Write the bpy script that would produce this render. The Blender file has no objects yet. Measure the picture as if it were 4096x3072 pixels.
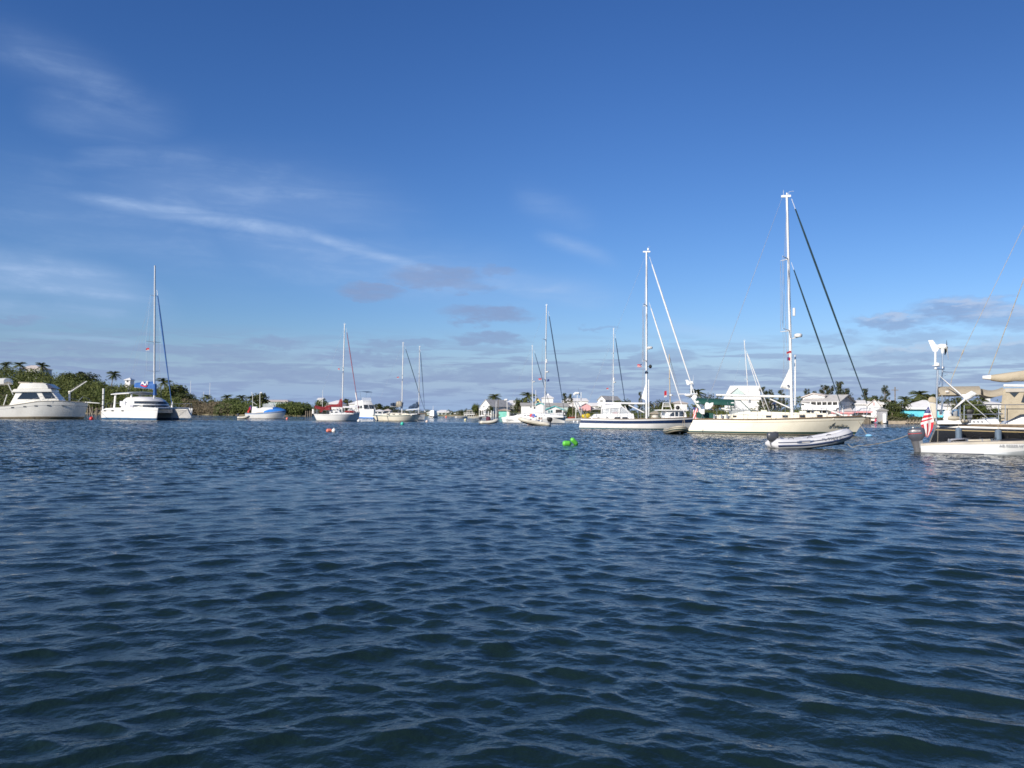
import bpy, bmesh, math, random
import numpy as np
from mathutils import Vector, Matrix

random.seed(7)
rng = np.random.default_rng(11)
C = bpy.context.scene
COL = C.collection
PI = math.pi

# ------------------------------------------------------------------ camera
CAM_H = 1.4
F = 3314.0                      # focal length in pixels of a 4096 px wide frame
PITCH = math.atan(117 / F)
ROLL = 0.0103
_f = Vector((0, math.cos(PITCH), math.sin(PITCH)))
_r0 = Vector((1, 0, 0))
_u0 = _r0.cross(_f)
_r = _r0 * math.cos(ROLL) + _u0 * math.sin(ROLL)
_u = _u0 * math.cos(ROLL) - _r0 * math.sin(ROLL)
CAM = Vector((0, 0, CAM_H))
cam = bpy.data.cameras.new('camera')
cam.sensor_width = 36.0
cam.lens = 36.0 * F / 4096
cam.clip_start = 0.1
cam.clip_end = 20000
cam_o = bpy.data.objects.new('camera', cam)
mw = Matrix.Identity(4)
for i in range(3):
    mw[i][0], mw[i][1], mw[i][2], mw[i][3] = _r[i], _u[i], -_f[i], CAM[i]
cam_o.matrix_world = mw
COL.objects.link(cam_o)
C.camera = cam_o

# ------------------------------------------------------------------ light, exposure
SUN_EL = math.radians(25)
SUN_AZ = math.radians(223)      # clockwise from +Y: behind the camera, to its left
C.view_settings.view_transform = 'Standard'
C.view_settings.look = 'None'
C.view_settings.exposure = 0.3
C.view_settings.gamma = 1.0
C.cycles.filter_width = 1.65
C.cycles.max_bounces = 8
C.cycles.transparent_max_bounces = 8
C.cycles.caustics_reflective = False
C.cycles.caustics_refractive = False
C.cycles.sample_clamp_indirect = 6.0
sun = bpy.data.lights.new('sun', 'SUN')
sun.energy = 5.0
sun.angle = math.radians(0.5)
sun.color = (1.0, 0.93, 0.82)
sun_o = bpy.data.objects.new('sun', sun)
sd = Vector((math.sin(SUN_AZ) * math.cos(SUN_EL), math.cos(SUN_AZ) * math.cos(SUN_EL), math.sin(SUN_EL)))
sun_o.rotation_euler = sd.to_track_quat('Z', 'Y').to_euler()
sun_o.location = sd * 300
COL.objects.link(sun_o)

world = bpy.data.worlds.new('World')
C.world = world
world.use_nodes = True
WN = world.node_tree
NT = WN


def nd(t, **kw):
    n = NT.nodes.new(t)
    for k, v in kw.items():
        setattr(n, k, v)
    return n


def lk(a, b):
    NT.links.new(a, b)


def val(x, sock):
    if isinstance(x, (int, float)):
        sock.default_value = x
    else:
        lk(x, sock)


def mth(op, a, b=None, c=None, clamp=False):
    n = nd('ShaderNodeMath', operation=op)
    n.use_clamp = clamp
    val(a, n.inputs[0])
    if b is not None:
        val(b, n.inputs[1])
    if c is not None:
        val(c, n.inputs[2])
    return n.outputs[0]


def ss(x, lo, hi):
    n = nd('ShaderNodeMapRange', interpolation_type='SMOOTHSTEP')
    val(x, n.inputs[0])
    n.inputs[1].default_value, n.inputs[2].default_value = lo, hi
    return n.outputs[0]


def mixc(fac, a, b, blend='MIX'):
    n = nd('ShaderNodeMix', data_type='RGBA', blend_type=blend)
    val(fac, n.inputs[0])
    for s, x in ((n.inputs[6], a), (n.inputs[7], b)):
        if isinstance(x, tuple):
            s.default_value = (*x, 1)
        else:
            lk(x, s)
    return n.outputs[2]


SKY_S = 0.09
sky = nd('ShaderNodeTexSky', sky_type='NISHITA', sun_disc=False)
sky.sun_elevation, sky.sun_rotation = SUN_EL, SUN_AZ
sky.altitude, sky.air_density, sky.dust_density, sky.ozone_density = 0, 1.15, 0.15, 4.0
bg = WN.nodes['Background']
bg.inputs[1].default_value = SKY_S
tc = nd('ShaderNodeTexCoord')
sep = nd('ShaderNodeSeparateXYZ')
lk(tc.outputs['Generated'], sep.inputs[0])
dx, dy, dz = sep.outputs
az = mth('ARCTAN2', dx, dy)                       # bearing, 0 towards +Y
el = mth('ARCSINE', dz)
srgb = nd('ShaderNodeSeparateColor')
lk(mixc(1.0, sky.outputs[0], (0.72, 0.93, 1.28), 'MULTIPLY'), srgb.inputs[0])
scol = nd('ShaderNodeCombineColor')
for i_, (k_, g_) in enumerate(((1.353, 1.40), (0.934, 1.234), (0.85, 1.137))):      # deeper blue overhead
    lk(mth('MULTIPLY', mth('POWER', mth('MULTIPLY', srgb.outputs[i_], 0.111), g_), k_ / 0.111), scol.inputs[i_])
even = mth('MULTIPLY_ADD', mth('MULTIPLY', ss(az, 0.05, 0.6), ss(el, 0.05, 0.4)), -0.16, 1.0)   # darkens the sky towards the upper right
skyv = nd('ShaderNodeVectorMath', operation='SCALE')
lk(scol.outputs[0], skyv.inputs[0])
lk(even, skyv.inputs['Scale'])
skyc = mixc(mth('MULTIPLY', ss(el, 0.105, 0.0), 0.93), skyv.outputs[0], (2.75, 4.05, 6.35))


def sky_noise(sx, sy, scale, detail, rough, dist=0.0, off=0.0):
    cmb = nd('ShaderNodeCombineXYZ')
    lk(mth('MULTIPLY', az, sx), cmb.inputs[0])
    lk(mth('MULTIPLY_ADD', el, sy, off), cmb.inputs[1])
    cmb.inputs[2].default_value = off
    n = nd('ShaderNodeTexNoise')
    n.inputs['Scale'].default_value = scale
    n.inputs['Detail'].default_value = detail
    n.inputs['Roughness'].default_value = rough
    n.inputs['Distortion'].default_value = dist
    lk(cmb.outputs[0], n.inputs['Vector'])
    return n.outputs['Fac']


def ae(px, py):
    """bearing and elevation of a photo pixel"""
    d = (_f + _r * ((px - 2048) / F) - _u * ((py - 1536) / F)).normalized()
    return math.atan2(d.x, d.y), math.asin(d.z)


# high thin cirrus: soft slanting bands, broken up by stretched noise
wisp = sky_noise(3.0, 22.0, 2.2, 6, 0.62, 0.6, 3.1)
wisp2 = sky_noise(7.0, 14.0, 3.0, 5, 0.6, 0.4, 9.0)
fib = mth('MULTIPLY', ss(wisp, 0.33, 0.72), ss(wisp2, 0.25, 0.7))
cir = None
BANDS = [  # (px, py) start, end, sag, width px, weight
    ((200, 775), (1420, 965), -10, 34, 0.80), ((1150, 915), (1900, 1130), 0, 30, 0.78),
    ((250, 770), (1700, 900), -60, 120, 0.42), ((700, 900), (2300, 1180), 10, 110, 0.42), ((-200, 800), (1200, 1050), -30, 170, 0.26),
    ((-100, 160), (660, 500), -45, 75, 0.29), ((100, 400), (760, 540), 0, 90, 0.26),
    ((200, 670), (1000, 650), -30, 55, 0.26),
    ((-300, 1060), (690, 1215), -30, 80, 0.82), ((-300, 1230), (700, 1240), 0, 50, 0.42),
    ((0, 1330), (650, 1385), -6, 12, 0.42),
    ((1850, 1110), (2500, 1190), 0, 55, 0.5), ((2150, 940), (2480, 1060), -10, 30, 0.34),
    ((2600, 1290), (3150, 1400), -5, 30, 0.36), ((1050, 1370), (1600, 1480), 0, 40, 0.3),
    ((2050, 780), (2400, 900), 0, 60, 0.16),
]
for (p0, p1, sag, wd, wt) in BANDS:
    a0, e0 = ae(*p0)
    a1, e1 = ae(*p1)
    t = mth('DIVIDE', mth('SUBTRACT', az, a0), a1 - a0)
    line = mth('MULTIPLY_ADD', t, e1 - e0, e0)
    bow = mth('MULTIPLY', mth('MULTIPLY', t, mth('SUBTRACT', 1.0, t)), -4.0 * sag / F)
    dv = mth('DIVIDE', mth('ABSOLUTE', mth('SUBTRACT', el, mth('ADD', line, bow))), wd / F)
    m = mth('MULTIPLY', mth('EXPONENT', mth('MULTIPLY', mth('MULTIPLY', dv, dv), -1.0)),
            mth('MULTIPLY', ss(t, -0.12, 0.3), ss(t, 1.12, 0.6)))
    m = mth('MULTIPLY', m, wt)
    cir = m if cir is None else mth('MAXIMUM', cir, m)
cir = mth('MULTIPLY', cir, mth('MULTIPLY_ADD', fib, 0.62, 0.42), clamp=True)
skyc = mixc(mth('MULTIPLY', cir, 0.95), skyc, (4.0, 5.4, 7.9))

# low flat cumulus in rows near the horizon: grey undersides, faintly lit tops
warp = sky_noise(10.0, 30.0, 2.4, 4, 0.55, 0.0, 5.0)
wo = mth('MULTIPLY', mth('SUBTRACT', warp, 0.5), 0.030)
warp2 = sky_noise(16.0, 40.0, 5.0, 4, 0.6, 0.0, 15.0)
wo2 = mth('MULTIPLY', mth('SUBTRACT', warp2, 0.5), 0.012)
PUFFS = [  # px, py, half width, half height, weight
    (1480, 1165, 115, 32, 0.85), (1740, 1110, 180, 42, 0.8), (1890, 1150, 90, 24, 0.5), (1990, 1082, 70, 22, 0.5),
    (1960, 1255, 190, 36, 0.9), (1960, 1355, 160, 26, 0.85), (1450, 1435, 250, 24, 0.85), (150, 1440, 200, 20, 0.7), (700, 1480, 260, 24, 0.75), (1250, 1500, 300, 24, 0.75), (1900, 1500, 260, 24, 0.75),
    (1600, 1378, 180, 20, 0.7), (1100, 1372, 120, 26, 0.7), (350, 1395, 160, 26, 0.6),
    (900, 1418, 240, 22, 0.65), (560, 1335, 70, 14, 0.5), (40, 1280, 70, 18, 0.6), (80, 1385, 70, 14, 0.5),
    (3850, 1238, 170, 44, 0.85), (3560, 1285, 140, 28, 0.8), (4050, 1270, 150, 50, 0.7),
    (3660, 1350, 120, 30, 0.55), (3320, 1360, 110, 26, 0.5), (3700, 1420, 220, 38, 0.75), (4050, 1400, 160, 44, 0.7),
    (2680, 1425, 120, 30, 0.6), (2400, 1310, 80, 10, 0.45), (2310, 1485, 160, 30, 0.65), (2750, 1500, 160, 30, 0.6),
    (3300, 1460, 180, 30, 0.45), (3520, 1550, 180, 26, 0.5),
]
puf = top = None
elw = mth('ADD', el, mth('ADD', wo, wo2))
azw = mth('ADD', az, mth('MULTIPLY', wo, 2.2))
for (px, py, hw, hh, wt) in PUFFS:
    a0, e0 = ae(px, py)
    u_ = mth('DIVIDE', mth('SUBTRACT', azw, a0), hw / F)
    v_ = mth('DIVIDE', mth('SUBTRACT', elw, e0), hh / F)
    q = mth('MULTIPLY_ADD', u_, u_, mth('MULTIPLY', v_, v_))
    m = mth('MULTIPLY', ss(q, 1.7, 0.15), wt)
    puf = m if puf is None else mth('MAXIMUM', puf, m)
    if px > 3000 and wt > 0.6:
        h_ = mth('MULTIPLY', m, ss(v_, -0.15, 0.75))
        top = h_ if top is None else mth('MAXIMUM', top, h_)
# low haze bank of many small rows right above the horizon
rows = sky_noise(5.0, 55.0, 2.0, 6, 0.6, 0.3, 21.0)
bank = mth('MULTIPLY', mth('MULTIPLY', ss(rows, 0.46, 0.565), ss(el, 0.105, 0.055)), 0.85)
puf = mth('MAXIMUM', puf, bank)
tex = sky_noise(14.0, 60.0, 3.0, 5, 0.6, 0.0, 33.0)
puf = mth('MULTIPLY', puf, mth('MULTIPLY_ADD', ss(tex, 0.30, 0.55), 0.3, 0.7))
ccol = mixc(ss(mth('MULTIPLY_ADD', tex, 0.7, mth('MULTIPLY', top, 0.55)), 0.38, 0.78), (2.25, 3.0, 4.95), (4.4, 4.9, 6.3))
skyc = mixc(mth('MULTIPLY', puf, 0.8), skyc, ccol)
lk(skyc, bg.inputs[0])
# ------------------------------------------------------------------ helpers
ZC = dict(A=(0, 1350, 4.3203), B=(400, 1350, 4.3203), C=(900, 1400, 4.3203), D=(1230, 1400, 4.3203),
          E=(1640, 1400, 4.3203), F=(1900, 1400, 4.3203), G=(2250, 1400, 4.3203), H=(2600, 1450, 4.3203),
          I=(2900, 1450, 4.3203), J=(3100, 1450, 4.3203), K=(3400, 1450, 4.3203), L=(3584, 1350, 4.3203),
          M=(3584, 1500, 4.3203), N=(1980, 1620, 7.9), P=(1860, 1560, 11.06), Q=(2000, 1570, 7.373),
          R=(2740, 1560, 10.055), S=(3300, 1580, 8.508), T=(3640, 1560, 10.055), U=(3960, 1480, 4.743),
          V=(340, 1540, 11.85), AM=(3060, 760, 2.244), BM=(2560, 980, 3.19), CM=(540, 1040, 3.606),
          DM=(1340, 1280, 5.821), EM=(2100, 1200, 5.267), FM=(3700, 1000, 4.147), GM=(2940, 1320, 5.53),
          W=(0, 0, 1.0))


def yh(px):
    return 1653 + ROLL * (px - 2048)


def ray(px, py):
    return _f + _r * ((px - 2048) / F) - _u * ((py - 1536) / F)


class Fr:
    """a vertical reference plane in the world: origin on the water at depth d, turned by yaw degrees"""
    def __init__(s, px, d, yaw=0, zoom='W', z=0.0):
        s.zoom, s.yaw = zoom, math.radians(yaw)
        x0, y0, k = ZC[zoom]
        px = x0 + px / k
        q = ray(px, yh(px))
        s.o = Vector((q.x / q.y * d, d, z))
        s.ax = Vector((math.cos(s.yaw), math.sin(s.yaw), 0))
        s.n = Vector((-math.sin(s.yaw), math.cos(s.yaw), 0))

    def p(s, x, y, off=0.0, zoom=None):
        x0, y0, k = ZC[zoom or s.zoom]
        q = ray(x0 + x / k, y0 + y / k)
        t = (off - s.n.dot(CAM - s.o)) / s.n.dot(q)
        w = CAM + q * t - s.o
        return w.dot(s.ax), w.z

    def q(s, x, y, off=0.0, zoom=None):
        a, b = s.p(x, y, off, zoom)
        return Vector((a, off, b))

    def pl(s, pts, off=0.0, zoom=None):
        return [s.p(x, y, off, zoom) for x, y in pts]


MATS = {}


def mat(name, col, rough=0.5, var=0.10, scale=2.0, metal=0.0, spec=0.5, bump=0.0, bscale=20.0, col2=None, alpha=1.0, trans=0.0):
    if name in MATS:
        return MATS[name]
    global NT
    m = bpy.data.materials.new(name)
    m.use_nodes = True
    NT = m.node_tree
    b = NT.nodes['Principled BSDF']
    t = nd('ShaderNodeTexCoord')
    n = nd('ShaderNodeTexNoise')
    n.inputs['Scale'].default_value = scale
    n.inputs['Detail'].default_value = 5
    n.inputs['Roughness'].default_value = 0.6
    lk(t.outputs['Object'], n.inputs['Vector'])
    c2 = col2 or tuple(max(0.0, c * (1 - 2.2 * var)) for c in col)
    c = mixc(ss(n.outputs['Fac'], 0.38, 0.72), col, c2)
    lk(c, b.inputs['Base Color'])
    lk(mth('MULTIPLY_ADD', n.outputs['Fac'], 0.3, max(0.02, rough - 0.15)), b.inputs['Roughness'])
    b.inputs['Metallic'].default_value = metal
    b.inputs['Specular IOR Level'].default_value = spec
    if trans:
        b.inputs['Transmission Weight'].default_value = trans
        b.inputs['IOR'].default_value = 1.1
    if alpha < 1:
        b.inputs['Alpha'].default_value = alpha
    if bump:
        n2 = nd('ShaderNodeTexNoise')
        n2.inputs['Scale'].default_value = bscale
        n2.inputs['Detail'].default_value = 4
        lk(t.outputs['Object'], n2.inputs['Vector'])
        bp = nd('ShaderNodeBump')
        bp.inputs['Strength'].default_value = bump
        bp.inputs['Distance'].default_value = 0.05
        lk(n2.outputs['Fac'], bp.inputs['Height'])
        lk(bp.outputs[0], b.inputs['Normal'])
    MATS[name] = m
    return m


def leafmat(name, a, b_, c_, tl=0.25):
    if name in MATS:
        return MATS[name]
    global NT
    m = bpy.data.materials.new(name)
    m.use_nodes = True
    NT = m.node_tree
    b = NT.nodes['Principled BSDF']
    g = nd('ShaderNodeNewGeometry')
    t = nd('ShaderNodeTexCoord')
    n = nd('ShaderNodeTexNoise')
    n.inputs['Scale'].default_value = 0.22
    n.inputs['Detail'].default_value = 4
    lk(t.outputs['Object'], n.inputs['Vector'])
    c = mixc(ss(n.outputs['Fac'], 0.35, 0.65), a, b_)
    c = mixc(mth('MULTIPLY', g.outputs['Random Per Island'], 0.75), c, c_)
    lk(c, b.inputs['Base Color'])
    b.inputs['Roughness'].default_value = 0.65
    b.inputs['Specular IOR Level'].default_value = 0.25
    tr = nd('ShaderNodeBsdfTranslucent')
    lk(c, tr.inputs[0])
    mx = nd('ShaderNodeMixShader')
    mx.inputs[0].default_value = tl
    lk(b.outputs[0], mx.inputs[1])
    lk(tr.outputs[0], mx.inputs[2])
    lk(mx.outputs[0], NT.nodes['Material Output'].inputs[0])
    MATS[name] = m
    return m


class MB:
    def __init__(s):
        s.v, s.f, s.m = [], [], []

    def add(s, vs, fs, mi=0):
        o = len(s.v)
        s.v += [tuple(v) for v in vs]
        for f in fs:
            s.f.append(tuple(o + i for i in f))
            s.m.append(mi)
        return s

    def box(s, x0, x1, y0, y1, z0, z1, mi=0):
        vs = [(x, y, z) for z in (z0, z1) for y in (y0, y1) for x in (x0, x1)]
        return s.add(vs, [(0, 2, 3, 1), (4, 5, 7, 6), (0, 1, 5, 4), (2, 6, 7, 3), (0, 4, 6, 2), (1, 3, 7, 5)], mi)

    def tube(s, pts, r, n=6, mi=0, r2=None, flat=1.0):
        """swept tube; r a number or one per point; flat squeezes it across"""
        pts = [Vector(p) for p in pts]
        k = len(pts)
        if not isinstance(r, (list, tuple)):
            r = [r + ((r2 - r) * i / (k - 1) if r2 is not None else 0) for i in range(k)]
        vs, fs = [], []
        ref = None
        for i, p in enumerate(pts):
            d = (pts[min(i + 1, k - 1)] - pts[max(i - 1, 0)]).normalized()
            if ref is None:
                ref = Vector((0, 0, 1)) if abs(d.z) < 0.9 else Vector((1, 0, 0))
            a = d.cross(ref)
            if a.length < 1e-4:
                a = d.cross(Vector((0, 1, 0)))
            a.normalize()
            b = d.cross(a)
            ref = -b if False else ref
            for j in range(n):
                th = 2 * PI * j / n
                vs.append(p + a * (math.cos(th) * r[i]) + b * (math.sin(th) * r[i] * flat))
        for i in range(k - 1):
            for j in range(n):
                j2 = (j + 1) % n
                fs.append((i * n + j, i * n + j2, (i + 1) * n + j2, (i + 1) * n + j))
        fs.append(tuple(range(n - 1, -1, -1)))
        fs.append(tuple((k - 1) * n + j for j in range(n)))
        return s.add(vs, fs, mi)

    def extr(s, poly, w0, w1=None, yc=0.0, mi=0):
        """polygon in (x, z) pushed out to both sides; half width runs from w0 (lowest) to w1 (highest)"""
        w1 = w0 if w1 is None else w1
        zs = [p[1] for p in poly]
        z0, z1 = min(zs), max(zs)
        wf = lambda z: w0 + (w1 - w0) * ((z - z0) / max(1e-6, z1 - z0))
        n = len(poly)
        vs = [(x, yc - wf(z), z) for x, z in poly] + [(x, yc + wf(z), z) for x, z in poly]
        fs = [tuple(range(n)), tuple(range(2 * n - 1, n - 1, -1))]
        for i in range(n):
            j = (i + 1) % n
            fs.append((i, i + n, j + n, j))
        s.add(vs, fs, mi)
        return wf

    def slab(s, poly, y0, y1, mi=0):
        """polygon in (x, z) between two y values (each a number or a function of z)"""
        g0 = y0 if callable(y0) else (lambda z: y0)
        g1 = y1 if callable(y1) else (lambda z: y1)
        n = len(poly)
        vs = [(x, g0(z), z) for x, z in poly] + [(x, g1(z), z) for x, z in poly]
        fs = [tuple(range(n)), tuple(range(2 * n - 1, n - 1, -1))]
        for i in range(n):
            j = (i + 1) % n
            fs.append((i, i + n, j + n, j))
        return s.add(vs, fs, mi)

    def ell(s, c, r, n=12, k=8, mi=0):
        c = Vector(c)
        vs, fs = [c + Vector((0, 0, -r[2]))], []
        for i in range(1, k):
            ph = -PI / 2 + PI * i / k
            for j in range(n):
                th = 2 * PI * j / n
                vs.append(c + Vector((r[0] * math.cos(ph) * math.cos(th), r[1] * math.cos(ph) * math.sin(th), r[2] * math.sin(ph))))
        vs.append(c + Vector((0, 0, r[2])))
        for j in range(n):
            fs.append((0, 1 + (j + 1) % n, 1 + j))
            fs.append((len(vs) - 1, 1 + (k - 2) * n + j, 1 + (k - 2) * n + (j + 1) % n))
        for i in range(k - 2):
            for j in range(n):
                a, b = 1 + i * n + j, 1 + i * n + (j + 1) % n
                fs.append((a, b, b + n, a + n))
        return s.add(vs, fs, mi)

    def loft(s, rings, mi=0, close=True, cap=True):
        n = len(rings[0])
        vs = [v for r in rings for v in r]
        fs = []
        for i in range(len(rings) - 1):
            for j in range(n if close else n - 1):
                j2 = (j + 1) % n
                fs.append((i * n + j, i * n + j2, (i + 1) * n + j2, (i + 1) * n + j))
        if cap:
            fs.append(tuple(range(n - 1, -1, -1)))
            fs.append(tuple((len(rings) - 1) * n + j for j in range(n)))
        return s.add(vs, fs, mi)

    def build(s, name, mats, par=None, smooth=True, sharp=38, bevel=0.0, fixn=True):
        me = bpy.data.meshes.new(name)
        me.from_pydata(s.v, [], s.f)
        if not isinstance(mats, (list, tuple)):
            mats = [mats]
        for m in mats:
            me.materials.append(m)
        me.polygons.foreach_set('material_index', s.m)
        if fixn:
            bm = bmesh.new()
            bm.from_mesh(me)
            bmesh.ops.recalc_face_normals(bm, faces=bm.faces)
            if bevel:
                bmesh.ops.bevel(bm, geom=[e for e in bm.edges if e.calc_face_angle(0) > 0.6], offset=bevel, segments=2, affect='EDGES', profile=0.6)
            bm.to_mesh(me)
            bm.free()
        if smooth:
            me.polygons.foreach_set('use_smooth', [True] * len(me.polygons))
            me.set_sharp_from_angle(angle=math.radians(sharp))
        me.update()
        o = bpy.data.objects.new(name, me)
        COL.objects.link(o)
        if par is not None:
            o.parent = par
        return o


def tag(o, label, cat, group=None, kind=None):
    o['label'] = label
    o['category'] = cat
    if group:
        o['group'] = group
    if kind:
        o['kind'] = kind
    return o


def thing(name, label, cat, fr=None, group=None, loc=None, rz=None):
    o = bpy.data.objects.new(name, None)
    COL.objects.link(o)
    o.empty_display_size = 0.3
    o.location = loc if loc is not None else fr.o
    o.rotation_euler = (0, 0, rz if rz is not None else (fr.yaw if fr else 0))
    return tag(o, label, cat, group)


def structure(o):
    o['kind'] = 'structure'
    return o


def smooth_interp(pts, t):
    xs = np.array([p[0] for p in pts], float)
    ys = np.array([p[1] for p in pts], float)
    t = np.asarray(t, float)
    m = np.gradient(ys, xs)
    i = np.clip(np.searchsorted(xs, t) - 1, 0, len(xs) - 2)
    h = xs[i + 1] - xs[i]
    u = (t - xs[i]) / h
    u = np.clip(u, 0, 1)
    return ((1 + 2 * u) * (1 - u) ** 2 * ys[i] + u * (1 - u) ** 2 * h * m[i] + u * u * (3 - 2 * u) * ys[i + 1] + u * u * (u - 1) * h * m[i + 1])


def text(body, size, m, par, loc, rot=(PI / 2, 0, 0), shear=0.0, name='lettering', ext=0.004, sx=1.0, center=True):
    cu = bpy.data.curves.new(name, 'FONT')
    cu.body = body
    cu.size = size
    cu.shear = shear
    cu.extrude = ext
    cu.resolution_u = 2
    if center:
        cu.align_x = 'CENTER'
        cu.align_y = 'CENTER'
    tmp = bpy.data.objects.new(name + '_tmp', cu)
    COL.objects.link(tmp)
    bpy.context.view_layer.update()
    me = bpy.data.meshes.new_from_object(tmp.evaluated_get(bpy.context.evaluated_depsgraph_get()))
    bpy.data.objects.remove(tmp)
    bpy.data.curves.remove(cu)
    me.materials.clear()
    me.materials.append(m)
    for p in me.polygons:
        p.material_index = 0
    o = bpy.data.objects.new(name, me)
    COL.objects.link(o)
    o.parent = par
    o.location = loc
    o.rotation_euler = rot
    o.scale = (sx, 1, 1)
    return o


def copy_tree(o, par=None):
    c = o.copy()
    COL.objects.link(c)
    if par is not None:
        c.parent = par
    for ch in [x for x in bpy.data.objects if x.parent == o]:
        copy_tree(ch, c)
    return c




def gelcoat(name, col, stain=(0.42, 0.32, 0.18), amt=0.5, rough=0.28):
    """painted hull: faint runs below the rail and a scummy, broken line above the water"""
    m = mat(name, col, rough, 0.05, 0.9)
    global NT
    NT = m.node_tree
    b = NT.nodes['Principled BSDF']
    base = b.inputs['Base Color'].links[0].from_socket
    t = nd('ShaderNodeTexCoord')
    mp = nd('ShaderNodeMapping')
    mp.inputs['Scale'].default_value = (2.2, 2.2, 0.22)
    lk(t.outputs['Object'], mp.inputs['Vector'])
    n = nd('ShaderNodeTexNoise')
    n.inputs['Scale'].default_value = 2.4
    n.inputs['Detail'].default_value = 6
    n.inputs['Roughness'].default_value = 0.65
    lk(mp.outputs[0], n.inputs['Vector'])
    sp = nd('ShaderNodeSeparateXYZ')
    lk(t.outputs['Object'], sp.inputs[0])
    scum = mth('MULTIPLY', ss(mth('SUBTRACT', sp.outputs[2], mth('MULTIPLY', n.outputs['Fac'], 0.35)), 0.02, -0.14), amt)
    runs = mth('MULTIPLY', ss(n.outputs['Fac'], 0.56, 0.74), 0.09)
    lk(mixc(mth('MAXIMUM', scum, runs), base, stain), b.inputs['Base Color'])
    return m


WHITE = gelcoat('white_gelcoat', (0.80, 0.79, 0.76))
CREAM = gelcoat('cream_gelcoat', (0.84, 0.78, 0.63))
OFFW = gelcoat('weathered_white_gelcoat', (0.82, 0.80, 0.73), amt=0.6, rough=0.38)
WHITEC = mat('clean_white_gelcoat', (0.80, 0.80, 0.78), 0.3, 0.04, 0.9)
PAINT = mat('white_spar_paint', (0.82, 0.81, 0.78), 0.35, 0.03, 1.5)
ALU = mat('aluminium', (0.62, 0.60, 0.56), 0.4, 0.08, 2, metal=0.25)
STEEL = mat('stainless_steel', (0.72, 0.72, 0.72), 0.25, 0.05, 4, metal=0.9)
WIRE = mat('rigging_wire', (0.55, 0.55, 0.56), 0.4, 0.05, 4, metal=0.4)
GLASS = mat('dark_window_glass', (0.03, 0.04, 0.05), 0.12, 0.1, 2, spec=0.7)
CLEAR = mat('clear_vinyl', (0.85, 0.88, 0.9), 0.12, 0.02, 2, alpha=0.32)
NAVY = mat('navy_paint', (0.015, 0.035, 0.10), 0.3, 0.1, 2)
BLUE = mat('blue_canvas', (0.02, 0.10, 0.32), 0.75, 0.12, 2.5, bump=0.4, bscale=9)
BLUE2 = mat('bright_blue_canvas', (0.03, 0.20, 0.60), 0.7, 0.1, 2.0, bump=0.4, bscale=7)
GREENC = mat('dark_green_canvas', (0.008, 0.07, 0.055), 0.8, 0.12, 2.5, bump=0.4, bscale=9)
REDC = mat('dark_red_canvas', (0.26, 0.02, 0.025), 0.8, 0.12, 2.5, bump=0.4, bscale=9)
TAN = mat('tan_canvas', (0.42, 0.36, 0.26), 0.85, 0.08, 2.0, bump=0.5, bscale=6)
BLACKH = mat('black_hull_paint', (0.010, 0.010, 0.012), 0.25, 0.2, 1.5)
BOOT = mat('dark_green_boot_stripe', (0.01, 0.055, 0.05), 0.4, 0.1, 2)
ANTI = mat('blue_antifouling', (0.02, 0.09, 0.20), 0.6, 0.2, 2)
ANTIB = mat('dark_antifouling', (0.025, 0.025, 0.022), 0.6, 0.2, 2)
BROWN = mat('stained_bottom_paint', (0.16, 0.13, 0.08), 0.7, 0.25, 2)
TEAK = mat('weathered_teak', (0.22, 0.15, 0.09), 0.7, 0.2, 5)
HYP = mat('pale_grey_rubber', (0.58, 0.58, 0.60), 0.5, 0.06, 2)
HYPT = mat('tan_rubber', (0.45, 0.40, 0.31), 0.55, 0.12, 2)
HYPW = mat('ivory_rubber', (0.70, 0.66, 0.56), 0.5, 0.08, 2)
DGREY = mat('dark_grey_plastic', (0.055, 0.06, 0.072), 0.35, 0.15, 3)
MGREY = mat('mid_grey_plastic', (0.16, 0.17, 0.19), 0.4, 0.1, 3)
BLACK = mat('black_rubber', (0.012, 0.012, 0.012), 0.5, 0.2, 3)
REDP = mat('red_plastic', (0.62, 0.035, 0.03), 0.4, 0.1, 3)
ORANGE = mat('faded_pink_orange_plastic', (0.80, 0.22, 0.15), 0.5, 0.1, 3)
GREENB = mat('lime_green_plastic', (0.13, 0.55, 0.06), 0.4, 0.1, 3)
TEALB = mat('teal_plastic', (0.04, 0.50, 0.38), 0.45, 0.1, 3)
LBLUE = mat('light_blue_plastic', (0.18, 0.45, 0.72), 0.45, 0.1, 3)
ROPE = mat('pale_rope', (0.42, 0.36, 0.26), 0.9, 0.2, 10)
FENDER = mat('blue_grey_fender_cloth', (0.14, 0.19, 0.25), 0.9, 0.1, 5)
WOOD = mat('grey_dock_timber', (0.24, 0.20, 0.15), 0.85, 0.25, 3)
SAILW = mat('white_sailcloth', (0.80, 0.79, 0.77), 0.7, 0.06, 2, bump=0.3, bscale=5)
GRN = mat('dark_green_sailcover', (0.006, 0.030, 0.042), 0.8, 0.15, 2.5)
DBLUE = mat('dark_blue_sailcover', (0.02, 0.05, 0.11), 0.8, 0.15, 2.5)
FRED = mat('flag_red', (0.52, 0.02, 0.04), 0.85, 0.08, 5)
FWH = mat('flag_white', (0.72, 0.68, 0.66), 0.85, 0.06, 5)
FBL = mat('flag_blue', (0.03, 0.05, 0.20), 0.85, 0.1, 5)
YEL = mat('yellow_plastic', (0.70, 0.52, 0.02), 0.5, 0.1, 3)
LETTER = mat('dark_lettering', (0.05, 0.05, 0.04), 0.5, 0.1, 5)
LETG = mat('grey_lettering', (0.22, 0.23, 0.25), 0.5, 0.1, 5)
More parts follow.
